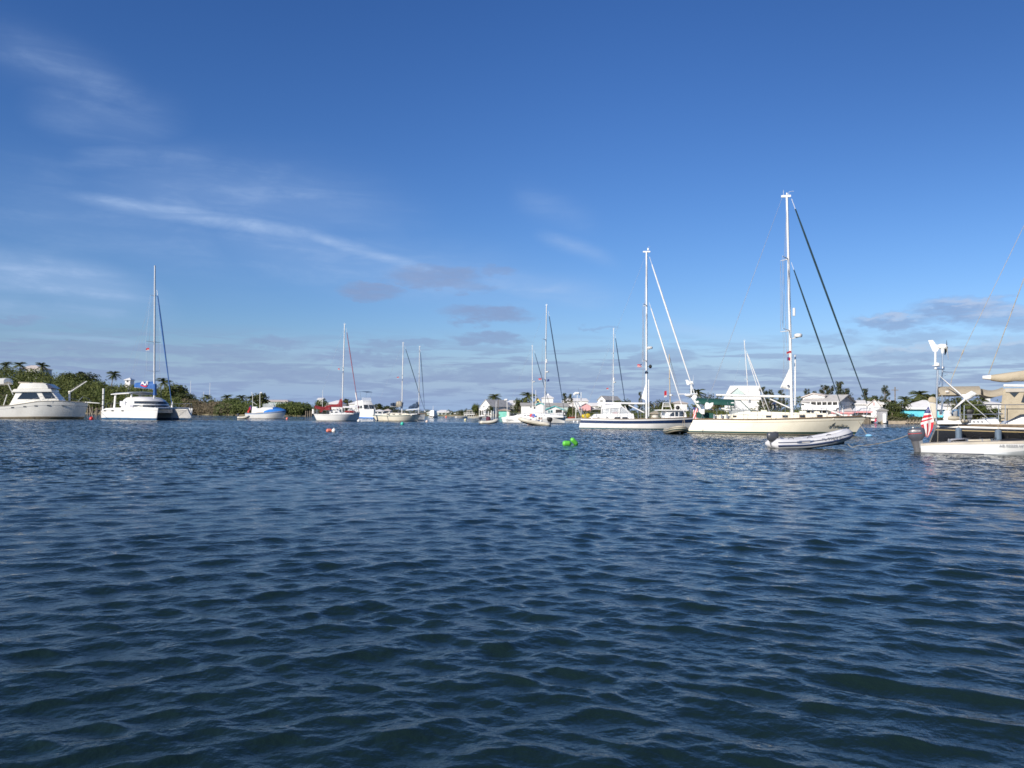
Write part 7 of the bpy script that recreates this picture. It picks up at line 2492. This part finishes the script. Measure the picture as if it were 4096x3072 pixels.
# ---------------------------------------------------- ivory dinghy before the gabled house
fr = Fr(1957, 107, 10, 'W')
dg2 = thing('dinghy', 'ivory inflatable dinghy alone on the water in front of the gabled house', 'dinghy', fr)
inflatable(dg2, 2.55, 1.45, .2, HYPW, bow=.28)
outboard(dg2, (-1.05, 0, .45), h=.6, face=1)
q = fr.q(*zw('P', 1035, 1330), .2)
o = MB().ell((0, 0, .35), (.32, .28, .42), 12, 9).ell((.1, .05, .15), (.38, .3, .25), 10, 7).ell((-.12, -.05, .55), (.18, .16, .2), 9, 7).build('covered_bundle', mat('maroon_cloth', (.10, .025, .045), .9, bump=.5))
o.location = fr.o + fr.ax * q.x + fr.n * .2 + Vector((0, 0, .2))
tag(o, 'maroon covered bundle standing in the ivory dinghy', 'bundle')

# ---------------------------------------------------- grey inflatable, nearest on the right
fr = Fr(3242, 36.2, -4, 'W')
gd = thing('inflatable_boat', 'grey inflatable tender with a dark outboard motor, moored before the cream yacht', 'inflatable boat', fr)
gd.rotation_euler = (0, math.radians(-2), fr.yaw)
path = inflatable(gd, 3.6, 1.62, .235, HYP, bow=.36, strake=mat('navy_strake', (.03, .05, .12), .5))
outboard(gd, (-1.45, .0, .26), h=.66, face=1, tilt=math.radians(-6))
# patch and registration on the near tube
def on_tube(x, ang, out=.0, r_=.235):
    P_ = [p for p in path[:11]]
    xs_ = [p[0] for p in P_]
    y = float(np.interp(x, xs_, [p[1] for p in P_])); z = float(np.interp(x, xs_, [p[2] for p in P_]))
    return Vector((x, y - math.cos(ang) * (r_ + out), z + math.sin(ang) * (r_ + out)))
m = MB()
vs_, fs_ = [], []
pt = [(-.62, .18), (-.55, .62), (-.38, .72), (.02, .72), (.16, .62), (.02, .18)]
cols_ = 12
rings = []
for i in range(cols_ + 1):
    u = i / cols_
    x = -.78 + .72 * u
    lo = .02 + .0 * u
    hi = .62 if .12 < u < .8 else .5
    lo += .22 * max(0, u - .7) / .3
    lo += .12 * max(0, .15 - u) / .15
    rings.append([on_tube(x, lo + (hi - lo) * k / 4, .006) for k in range(5)])
m.loft(rings, close=False, cap=False); pa = m.build('logo_patch', mat('slate_patch', (.12, .15, .22), .5), gd, fixn=False)
m = MB(); rings = []
for i in range(7):
    x = -.58 + .34 * i / 6
    rings.append([on_tube(x, .18 + .26 * k / 3, .009) for k in range(4)])
m.loft(rings, close=False, cap=False); m.build('logo_panel', HYPW, pa, fixn=False)
tx = text('FL 9929 SC', .16, LETG, gd, (0, 0, 0), shear=.0, sx=1.25, name='registration')
c_ = on_tube(.72, .28, .012)
c_.z += .04
tx.location = c_; tx.rotation_euler = (PI / 2 - .28, -.10, 0)
m = MB()
for x in (-1.0, -.2, .6):
    p = on_tube(x, 1.2, .0)
    m.tube([p + Vector((-.12, 0, 0)), p + Vector((-.06, 0, .06)), p + Vector((.06, 0, .06)), p + Vector((.12, 0, 0))], .014, 5)
    q = Vector((p.x, -p.y, p.z))
    m.tube([q + Vector((-.12, 0, 0)), q + Vector((-.06, 0, .06)), q + Vector((.06, 0, .06)), q + Vector((.12, 0, 0))], .014, 5)
m.build('grab_handles', DGREY, gd)
m = MB(); m.box(-.2, .12, -.58, .58, .44, .48); m.build('thwart', HYP, gd, bevel=.01)

# ---------------------------------------------------- tan dinghy under the cream yacht's stern
fr = Fr(2707, 61, -86, 'W')
td = thing('dinghy', 'tan inflatable dinghy lying end on under the stern of the cream yacht', 'dinghy', fr)
inflatable(td, 2.5, 1.5, .21, HYPT, bow=.22, strake=BOOT)
a = fr.o + Vector((.3, -.5, .55))
rope('dinghy_painter', 'pale lines from the tan dinghy up to the cream yacht stern', [a, Vector((wx(2737, 60.5), 60.5, 1.6)), a + Vector((.15, -.2, -.05))], .014, .04)

# ---------------------------------------------------- small skiffs and floats
def skiff(label, px, d, L, B, yaw, m, dark=None, motor=False):
    f = Fr(px, d, yaw, 'W')
    t = thing('skiff', label, 'skiff', f, 'small boats lying near the shore')
    mb = MB(); rings = []
    for u, w, z in ((-.5, .85, .42), (-.2, 1, .42), (.15, .95, .48), (.38, .55, .56), (.5, .06, .64)):
        rings.append([Vector((u * L, -w * B / 2, z)), Vector((u * L, -w * B * .36, -.1)), Vector((u * L, w * B * .36, -.1)), Vector((u * L, w * B / 2, z)), Vector((u * L, w * B * .42, z - .05)), Vector((u * L, w * B * .36, .12)), Vector((u * L, -w * B * .36, .12)), Vector((u * L, -w * B * .42, z - .05))])
    mb.loft(rings); mb.build('hull', m, t, sharp=50)
    s = MB(); s.box(-.25 * L, -.15 * L, -B * .38, B * .38, .3, .34); s.box(.1 * L, .18 * L, -B * .36, B * .36, .33, .37); s.build('seats', WOOD, t, smooth=False)
    if motor:
        outboard(t, (-.5 * L, 0, .45), h=.6, face=1)
    return t


skiff('low ivory skiff left of the gabled house porch', 1903, 230, 5.0, 1.5, 5, HYPW)
skiff('short white boat end on below the stilt deck', 1847, 220, 3.2, 2.0, 20, WHITE)
skiff('white skiff by the dock left of the blue striped yacht stern', 2289, 170, 4.5, 1.5, 0, WHITE, motor=True)
t = skiff('small white cabin boat before the hip roofed bay house', 1737, 230, 4.2, 1.7, 70, WHITE)
m = MB(); m.extr([(-1.6, .4), (-1.5, 1.9), (.3, 1.9), (.8, .5)], .7, .6); m.build('cabin', WHITE, t, bevel=.05)
m = MB(); m.tube([(-.8, 0, 1.9), (-.8, 0, 3.2)], .05, 5); m.build('mast', PAINT, t)
skiff('small reddish kayak beside the dock left of the blue striped yacht', 2286, 250, 2.2, .7, 0, mat('faded_red_plastic', (.4, .08, .05), .6))

G2 = 'mooring buoys scattered over the harbour'
buoy('mooring_buoy', 'teal ball buoy below the small cream sloop', 1610, 1692, 92, .2, TEALB, G2)
buoy('mooring_buoy', 'pale yellow buoy left of the ivory dinghy', 1862, 1684, 150, .24, mat('pale_yellow_plastic', (.7, .66, .4), .5), G2)
buoy('mooring_buoy', 'tiny orange buoy far out before the bay houses', 1785, 1673, 240, .3, ORANGE, G2)
buoy('float', 'pink barrel float lying beside a white ball in the open water', 1318, 1722, 57, .13, ORANGE, 'pair of pink and white floats', shape='cyl', yaw=.5, len_=1.5)
buoy('float', 'white ball float touching the pink barrel float', 1337, 1720, 57, .15, PAINT, 'pair of pink and white floats')
buoy('fender_float', 'lime green cylinder float lying flat, left of its pair', 2268, 1774, 37, .125, GREENB, 'pair of lime green floats', shape='cyl', yaw=.15, len_=1.5)
o = buoy('fender_float', 'lime green cylinder float standing tilted up, right of its pair', 2295, 1772, 37.3, .11, GREENB, 'pair of lime green floats', shape='cyl', yaw=.2, len_=1.9)
o.rotation_euler = (0, math.radians(42), .3)
o.location.z = .12
buoy('float', 'tiny white float nearest the sea wall jetty', 3652, 1710, 104, .12, PAINT, 'two tiny white floats off the jetty')
o = buoy('float', 'tiny white oval float right of another before the sea wall', 3670, 1717, 92, .1, PAINT, 'two tiny white floats off the jetty', shape='cyl', yaw=.1)
buoy('float', 'small white float under the dock piles, left one', 2296, 1689, 140, .18, PAINT, 'white floats near the dock')
buoy('float', 'small white float under the dock piles, right one by the blue striped yacht', 2311, 1690, 138, .18, PAINT, 'white floats near the dock')

# ---------------------------------------------------- black yacht at the right edge
fr = Fr(4000, 37.5, -26, 'W')
by = thing('sailing_yacht', 'black hulled yacht with tan canvas and two wind generators at the right edge', 'sailboat', fr)
Hh = hull(fr, by, [(3752, 1699), (3900, 1703), (4096, 1708), (4450, 1712), (4950, 1700)], (3708, 4880), SAILPLAN, 4.0, [(0, 0), (.02, 0), (.775, 0), (.80, 2), (.90, 0), (1, 1)],
          [BLACKH, mat('white_cap_rail', (.72, .70, .66), .5), mat('gold_cove_stripe', (.45, .33, .14), .5), BROWN], zb=-.6, flare=.88)
rail(Hh, by, TEAK, .035, v=1.0)
cabin(fr, by, zl('M', [(715, 850), (722, 790), (1480, 770), (1760, 735), (1800, 850)]), 1.55, 1.45, WHITE, 'coaming')
cabin(fr, by, zl('M', [(1890, 850), (1925, 822), (2130, 672), (2400, 650), (2950, 660), (3100, 850)]), 1.45, 1.15, WHITE, 'cabin')
for x in (1265, 1330, 1400, 1470):
    p = fr.pl(zl('M', [(x, 812), (x, 790), (x + 24, 790), (x + 24, 812)]), -1.56)
    MB().slab(p, -1.60, -1.555).build('vent_plate', LETG, by, smooth=False)
# stern poles
p1, p2 = (zw('L', 692, 1450), zw('L', 715, 560)), (zw('L', 795, 1330), zw('L', 803, 190))
m = MB(); m.tube([fr.q(*p1[0], -1.0), fr.q(*p1[1], -1.0)], .045, 7); pole1 = m.build('antenna_pole', STEEL, by)
m = MB(); m.tube([fr.q(*p2[0], .3), fr.q(*p2[1], .3)], .035, 7); m.tube([fr.q(*zw('L', 815, 565), .3), fr.q(*zw('L', 745, 820), -.2)], .02, 5); m.tube([fr.q(*zw('L', 820, 592), .3), fr.q(*zw('L', 975, 605), .3), fr.q(*zw('L', 835, 665), .3)], .018, 5); pole2 = m.build('generator_pole', STEEL, by)
m = MB(); m.tube([fr.q(*zw('L', 662, 545), -1.0), fr.q(*zw('L', 830, 545), .3)], .03, 6); m.build('crossbar', STEEL, pole1)
for x, y, r_, nm in ((715, 470, .10, 'antenna_dome'), (686, 530, .055, 'antenna_dome'), (815, 520, .055, 'antenna_dome')):
    m = MB(); q = fr.q(*zw('L', x, y), -1.0 if x < 800 else .3); m.tube([q - Vector((0, 0, r_ * .8)), q + Vector((0, 0, r_ * .6)), q + Vector((0, 0, r_ * .9))], [r_, r_, r_ * .6], 10); m.build(nm, PAINT, pole1)
m = MB(); q = fr.q(*zw('L', 690, 492), -1.0); m.tube([q, q + Vector((0, 0, .02)), q + Vector((0, 0, .04))], [.17, .17, .08], 10); m.build('antenna_dome', PAINT, pole1)
m = MB(); m.tube([fr.q(*zw('L', 680, 490), -1.0), fr.q(*zw('L', 682, 245), -1.0)], .045, 7); m.build('antenna', PAINT, pole1)
m = MB(); m.slab([fr.p(*zw('L', *c), .3) for c in ((556, 50), (636, 45), (690, 120), (725, 135), (765, 185), (730, 205), (715, 240), (638, 242))], .28, .34)
m.tube([fr.q(*zw('L', 690, 155), .31), fr.q(*zw('L', 770, 155), .31), fr.q(*zw('L', 855, 158), .31), fr.q(*zw('L', 885, 160), .31)], [.05, .13, .125, .05], 10)
m.tube([fr.q(*zw('L', 805, 180), .31), fr.q(*zw('L', 805, 275), .31)], [.10, .05], 8)
wo_ = m.build('wind_generator', PAINT, pole2)
hub = fr.q(*zw('L', 878, 160), .31)
for tip, yy, mm in (((874, 45), .45, DGREY), ((906, 378), .1, HYPW), ((845, 300), 1.2, DGREY)):
    m = MB(); e = fr.q(*zw('L', *tip), yy); m.tube([hub, hub.lerp(e, .3), e], [.05, .06, .02], 6, flat=.35); m.build('blade', mm, wo_)
# the second generator, its three white blades crossing the awning
OFF2 = -1.95
hub = fr.q(*zw('L', 1195, 1062), OFF2)
m = MB(); m.tube([hub, fr.q(*zw('L', 1255, 1015), OFF2), fr.q(*zw('L', 1325, 972), OFF2), fr.q(*zw('L', 1372, 985), OFF2)], [.09, .15, .14, .08], 9)
m.slab([fr.p(*zw('L', *c), OFF2) for c in ((1105, 985), (1270, 985), (1230, 1065), (1180, 1065))], OFF2 - .05, OFF2 + .05)
m.slab([fr.p(*zw('L', *c), OFF2) for c in ((1285, 965), (1335, 950), (1392, 970), (1365, 1012), (1310, 1020))], OFF2 - .03, OFF2 + .03)
w2 = m.build('wind_generator', PAINT, by)
for tip in ((742, 655), (972, 1255), (1592, 1402)):
    e = fr.q(*zw('L', *tip), OFF2 - .12)
    m = MB(); m.tube([hub, hub.lerp(e, .12), hub.lerp(e, .3), hub.lerp(e, .8), e], [.06, .13, .125, .06, .022] if tip[0] < 1500 else [.05, .06, .055, .045, .025], 7, flat=.35); m.build('blade', PAINT, w2)
m = MB(); m.tube([fr.q(*zw('L', 1385, 1015), OFF2), fr.q(*zw('L', 1745, 1372), -1.7)], .022, 5); m.build('support_strut', STEEL, w2)
# awnings
xa, za = fr.p(*zw('L', 738, 962), -1.5); xb, zb_ = fr.p(*zw('L', 1470, 962), -1.5)
b1 = canopy(by, xa, xb, za, zb_ + .02, 1.55, .34, TAN, 'bimini', th=.03, drop=.06, ny=14)
m = MB()
for x in (xa + .03, xb):
    pts = [(x, -1.55 + 3.1 * k / 14, za - .03 + .34 * (1 - abs(-1 + 2 * k / 14) ** 2.4)) for k in range(15)]
    m.tube(pts, .018, 5)
m.build('bow_frame', DGREY, b1)
q = fr.p(*zw('L', 852, 945), -1.56); q2 = fr.p(*zw('L', 908, 920), -1.56)
MB().box(q[0], q2[0], -1.60, -1.585, q[1], q2[1]).build('label_patch', FWH, b1, smooth=False)
xc, zc = fr.p(*zw('L', 1400, 962), -1.4); xd, zd = fr.p(*zw('L', 1880, 945), -1.4)
canopy(by, xc + .25, xd, zc + .02, zd + .03, 1.45, .22, TAN, 'connector_awning', th=.03, drop=.08, sag=.10)
m = MB()
for sg in (-1, 1):
    for (x0, y0, x1, y1) in ((790, 968, 985, 1260), (865, 990, 745, 1330), (1000, 985, 1150, 1430)):
        m.tube([fr.q(*zw('L', x0, y0), sg * 1.45), fr.q(*zw('L', x1, y1), sg * 1.4)], .018, 5)
m.build('awning_frame', STEEL, by)
# side curtain and dodger
m = MB(); pp = fr.pl(zl('L', [(1845, 935), (1885, 880), (2400, 880), (2400, 1300), (2140, 1330), (1935, 1440), (1800, 1440), (1815, 1200)]), -1.5); m.slab(pp, -1.52, -1.48); cu = m.build('side_curtain', TAN, by, smooth=False)
m = MB(); m.slab(fr.pl(zl('L', [(1955, 950), (2125, 950), (2045, 1035)]), -1.54), -1.535, -1.525); m.build('window', GLASS, cu, smooth=False)
m = MB(); m.slab(fr.pl(zl('L', [(2215, 965), (2400, 965), (2400, 1160), (2160, 1120)]), -1.54), -1.535, -1.525); m.build('window', GLASS, cu, smooth=False)
m = MB(); m.slab(fr.pl(zl('L', [(1895, 945), (1890, 890), (2400, 882), (2400, 935)]), -1.56), -1.57, -1.525); m.build('grey_panel', mat('grey_beige_canvas', (.46, .42, .36), .85), cu, smooth=False)
m = MB(); m.tube([fr.q(*zw('L', 1858, 830), -1.0), fr.q(*zw('L', 2500, 838), -1.0)], .055, 7); m.build('boom_gallows', PAINT, by)
# boom with its cover, mast, rigging
a, b = fr.q(*zw('L', 1495, 690), 0), fr.q(*zw('L', 3700, 720), 0)
m = MB(); m.tube([a, a.lerp(b, .07)], [.10, .155], 9, flat=.8); m.tube([a.lerp(b, .07), b], .12, 8); m.build('boom', PAINT, by)
m = MB(); rings = []
r = np.random.default_rng(3)
for i in range(34):
    u = i / 33
    x = a.x + (b.x - a.x) * (.068 + .9 * u)
    zt_ = fr.p(*zw('L', 1640, 648), 0)[1] + .18 * min(1, u * 3) + .1 * u
    zb_ = fr.p(*zw('L', 1640, 745), 0)[1] - .13 * math.sin(min(1, u * 4.5) * PI) + .05 * math.sin(17 * u)
    h_ = (zt_ - zb_) / 2
    w_ = .17 + .02 * math.sin(11 * u)
    rings.append([Vector((x, w_ * math.cos(2 * PI * k / 12) * (1 + .12 * math.sin(3 * k + 9 * u)), (zt_ + zb_) / 2 + h_ * math.sin(2 * PI * k / 12))) for k in range(12)])
m.loft(rings); m.build('sail_cover', TAN, by, sharp=70)
mx = b.x + .35
m = MB(); m.tube([(mx, 0, 1.2), (mx - .25, 0, 17.5)], .12, 9); m.build('mast', PAINT, by)
m = MB(); m.tube([fr.q(*zw('L', 1600, 635), 0), (mx - .3, 0, 17.3)], .018, 5); m.build('topping_lift', ROPE, by)
m = MB(); q0 = fr.q(*zw('L', 1170, 215), 0); q1 = fr.q(*zw('L', 960, 720), 0); m.tube([(mx - .25, 0, 17.4), q0], .010, 5); m.tube([q0, q0.lerp(q1, .16)], .03, 6); m.tube([q0.lerp(q1, .16), q1, fr.q(*zw('L', 860, 1430), 0)], .013, 5); m.tube([q0, fr.q(*zw('L', 1080, 430), .2), fr.q(*zw('L', 985, 640), .2)], .006, 4); m.build('backstay', ROPE, by)
# rail gear
m = MB()
for sg in (-1, 1):
    m.tube([fr.q(*zw('L', 1110, 1335), sg * 1.85), fr.q(*zw('L', 1850, 1320), sg * 1.9)], .022, 5)
    m.tube([fr.q(*zw('L', 1195, 1168), sg * 1.85), fr.q(*zw('L', 2500, 1158), sg * 1.9)], .016, 5)
    for x in (1105, 1175, 1770, 1885, 2250):
        m.tube([fr.q(*zw('L', x, 1440), sg * 1.86), fr.q(*zw('L', x + 4, 1170 if x > 1110 else 1120), sg * 1.86)], .018, 5)
m.build('stern_rail', STEEL, by)
q = fr.q(*zw('L', 890, 1360), -1.3)
for k in range(4):
    pass
m = MB(); m.tube([q + Vector((0, 0, -.2 + .075 * k)) for k in range(7)], [.15, .19, .16, .19, .16, .19, .10], 10); cn = m.build('ringed_canister', PAINT, by)
m = MB(); m.tube([fr.q(*zw('L', 1030, 1360), -1.0), fr.q(*zw('L', 1030, 1240), -1.0)], .17, 10); m.build('blue_barrel', mat('slate_blue_plastic', (.10, .20, .34), .5), by)
m = MB(); m.ell(fr.q(*zw('L', 1180, 1445), -1.6), (.17, .14, .09), 9, 6); m.ell(fr.q(*zw('L', 1000, 1400), -1.4), (.3, .2, .12), 9, 6); m.build('rope_coils', HYPT, by)
for (x, y, s_) in ((1310, 1320, .36), ):
    outboard(by, fr.q(*zw('L', x, y + 40), -1.5), h=.42, m=BLACK, face=1)
m = MB(); m.slab(fr.pl(zl('L', [(980, 1290), (1060, 1255), (1060, 1400), (1000, 1420)]), -1.2), -1.25, -1.1); m.build('davit_block', LETG, by, bevel=.02)
# padded cover at the stern
m = MB(); pp = fr.pl(zl('L', [(556, 1062), (575, 1035), (620, 1022), (665, 1030), (692, 1055), (690, 1130), (570, 1120), (555, 1090)]), -1.0); m.slab(pp, -1.12, -.9); m.build('padded_cover', TAN, by, bevel=.03)
m = MB(); pp = fr.pl(zl('L', [(585, 1135), (690, 1140), (695, 1395), (640, 1400), (600, 1300)]), -1.0); m.slab(pp, -1.08, -.95); m.build('canvas_panel', mat('cream_canvas', (.52, .48, .40), .85), by, bevel=.02)
# ensign on its staff
m = MB(); s0, s1 = fr.q(*zw('L', 640, 1410), -1.15), fr.q(*zw('L', 556, 1110), -1.15)
st_o = thing('ensign', 'large striped red and white ensign with a blue corner drooping from the black yacht stern', 'flag', loc=fr.o + fr.ax * s0.x + fr.n * s0.y + Vector((0, 0, s0.z)), rz=fr.yaw, group='ensigns hanging at yacht sterns')
m.tube([(0, 0, 0), (s1.x - s0.x, 0, s1.z - s0.z)], .022, 6); m.build('staff', PAINT, st_o)
LE = zl('M', [(545, 555), (500, 612), (474, 690), (448, 760), (424, 830), (440, 890), (462, 965), (496, 1030), (520, 1080)])
RE = zl('M', [(566, 555), (598, 640), (614, 690), (634, 740), (656, 775), (648, 850), (632, 930), (592, 1010), (548, 1080)])
nu, nv = 14, 8 * 4
vs_, fs_, ms_ = [], [], []
for j in range(nv + 1):
    v = j / nv
    def at_(Lp):
        k = v * (len(Lp) - 1); i0 = min(len(Lp) - 2, int(k)); f_ = k - i0
        return fr.p(Lp[i0][0] + (Lp[i0 + 1][0] - Lp[i0][0]) * f_, Lp[i0][1] + (Lp[i0 + 1][1] - Lp[i0][1]) * f_, -1.2)
    l_, r_ = at_(LE), at_(RE)
    for i in range(nu + 1):
        u = i / nu
        dz = .06 * (u - .5) * (1 - abs(v - .4)) * (1 if v < .55 else 0)
        vs_.append((l_[0] + (r_[0] - l_[0]) * u - s0.x, .07 * math.sin(7.5 * u + 3 * v) * min(1, 3 * v) - .05, l_[1] + (r_[1] - l_[1]) * u - s0.z + dz))
for j in range(nv):
    for i in range(nu):
        a_ = j * (nu + 1) + i
        fs_.append((a_, a_ + 1, a_ + nu + 2, a_ + nu + 1))
        u, v = (i + .5) / nu, (j + .5) / nv
        if v < .18:
            ms_.append(2)
        elif v < .56:
            ms_.append(1 if int((v - .18) / .38 * 5) % 2 == 0 else 0)
        else:
            ms_.append(0 if int(u * 5) % 2 == 0 else 1)
m = MB(); m.add(vs_, fs_); m.m = ms_
cl = m.build('cloth', [FRED, FWH, FBL], st_o, fixn=False)
m = MB()
for k in range(5):
    for h in range(2):
        q = fr.p(*zw('M', 535 + 12 * k - 10 * h, 590 + 30 * h + 3 * (k % 2)), -1.3)
        m.ell((q[0] - s0.x, -.13, q[1] - s0.z), (.012, .004, .012), 6, 4)
m.build('star', FWH, cl)
# fenders on her side
for x, y0, y1, lab in ((1085, 905, 1112, 'slate blue fender hanging on the black hull, the one nearer the flag'), (1770, 942, 1132, 'slate blue fender hanging on the black hull, the one nearer the right edge')):
    q0, q1 = fr.p(*zw('M', x, y0), -2.2), fr.p(*zw('M', x, y1), -2.2)
    f = thing('fender', lab, 'fender', loc=fr.o + fr.ax * q0[0] + fr.n * -2.12 + Vector((0, 0, (q0[1] + q1[1]) / 2)), rz=fr.yaw, group='fenders on the black hull')
    hh = (q0[1] - q1[1]) / 2
    m = MB(); m.tube([(0, 0, -hh), (0, 0, -hh * .85), (0, 0, hh * .7), (0, 0, hh * .92), (0, 0, hh)], [.14, .205, .205, .13, .05], 12, flat=.65); m.build('body', FENDER, f)
    tl_ = fr.p(*zw('M', x + 8, 850), -2.0)[1]
    m = MB(); m.tube([(0, 0, hh), (0, .1, tl_ - ((q0[1] + q1[1]) / 2))], .012, 5); m.build('lanyard', ROPE, f)

# ---------------------------------------------------- white skiff with the big outboard
fr = Fr(3950, 32.5, -26, 'W')
wk = thing('skiff', 'open white skiff with a large grey outboard motor at the right edge', 'skiff', fr)
Hh = hull(fr, wk, zl('M', [(425, 1190), (900, 1172), (1500, 1156), (2212, 1140), (2750, 1118)]), (zw('M', 432, 0)[0], zw('M', 2640, 0)[0]),
          [(0, .93), (.25, 1), (.5, 1), (.75, .92), (.9, .72), (1, .40)], 1.75, [(0, 0), (.06, 2), (.80, 0), (.82, 3), (1, 1)],
          [WHITEC, mat('beige_gunwale', (.56, .50, .41), .6), NAVY, LETG, ANTIB], zb=-.25, flare=.88, deck=1)
m = MB(); rings = []
for t_ in np.linspace(.5, .97, 12):
    x, w, z = Hh['at'](t_, .05 + .45 * (t_ - .5) / .47)
    x2, w2_, z2 = Hh['at'](t_, .0)
    rings.append([Vector((x, -w - .004, z)), Vector((x2, -w2_ - .05, z2 + .02)), Vector((x2, -w2_ + .05, z2 - .05))])
m.loft(rings); m.build('spray_strake', mat('grey_white_strake', (.50, .53, .54), .5), wk)
tr = outboard(wk, fr.q(*zw('M', 445, 1185), 0), h=.84, m=mat('slate_cowling', (.075, .08, .10), .3), face=1, lower=mat('grey_leg', (.12, .12, .13), .4), leglen=.95, tilt=math.radians(-5))
tx = text('YAMAHA', .085, FWH, tr, (-.02, -.190, .40), sx=1.2, name='brand_lettering')
m = MB(); m.box(-.28, .22, -.196, -.18, .30, .315); m.build('red_line', REDP, tr, smooth=False)
qr = fr.p(*zw('M', 2010, 1226), -.9)
tx = text('AB 02220 HT', .115, LETG, wk, (0, 0, 0), sx=1.35, name='registration')
t_ = (qr[0] - Hh['sL']) / (Hh['sR'] - Hh['sL'])
hx = Hh['at'](t_, .66)
tx.location = (qr[0], -hx[1] - .03, qr[1]); tx.rotation_euler = (PI / 2, -.02, tangent_yaw(Hh, t_, .66))
m = MB()
pts = [fr.q(*zw('M', x, y), -.62) for x, y in ((930, 1170), (945, 1130), (1090, 1108), (1740, 1090), (1745, 1150))]
for yy in (0, 1.2):
    m = MB()
    m.tube([p + Vector((0, yy, 0)) for p in pts], .018, 6)
    for x, y in ((1240, 1103), (1490, 1097), (1660, 1092)):
        m.tube([fr.q(*zw('M', x, y), -.62) + Vector((0, yy, 0)), fr.q(*zw('M', x, 1165), -.62) + Vector((0, yy, 0))], .015, 5)
    m.build('side_rail', STEEL, wk)
m = MB(); m.slab(fr.pl(zl('M', [(1250, 1165), (1245, 1120), (1640, 1112), (1640, 1160)]), -.4), -.4, .4); m.build('bench', HYPT, wk, bevel=.02)
m = MB(); m.slab(fr.pl(zl('M', [(890, 1175), (895, 1110), (915, 1095), (935, 1115), (930, 1175)]), -.2), -.3, -.1); m.build('gear_pile', MGREY, wk, bevel=.02)
m = MB(); m.ell(fr.q(*zw('M', 2050, 1140), 0), (.5, .4, .09), 12, 6); m.build('bow_mat', BLACK, wk)
# lines from the black yacht to the skiff and to the grey tender
def W3(px, py, d):
    q = ray(px, py)
    return CAM + q * (d / q.y)


rope('dock_line', 'slanting pale line from the black yacht stern to the skiff stern', [W3(*zw('M', 700, 835), 36.2), W3(*zw('M', 592, 1150), 32.6)], .014, .02)
rope('dock_line', 'upright pale line from the black yacht stern down to the skiff', [W3(*zw('M', 728, 848), 36.2), W3(*zw('M', 720, 1165), 32.6)], .014, .0)
rope('tow_line', 'long slack pale line from the grey tender bow to the black yacht stern', [W3(3392, 1776, 35.7), W3(3425, 1783, 35.6), W3(*zw('K', 1000, 1258), 35.8), W3(3692, 1706, 36.0)], .012, .10)
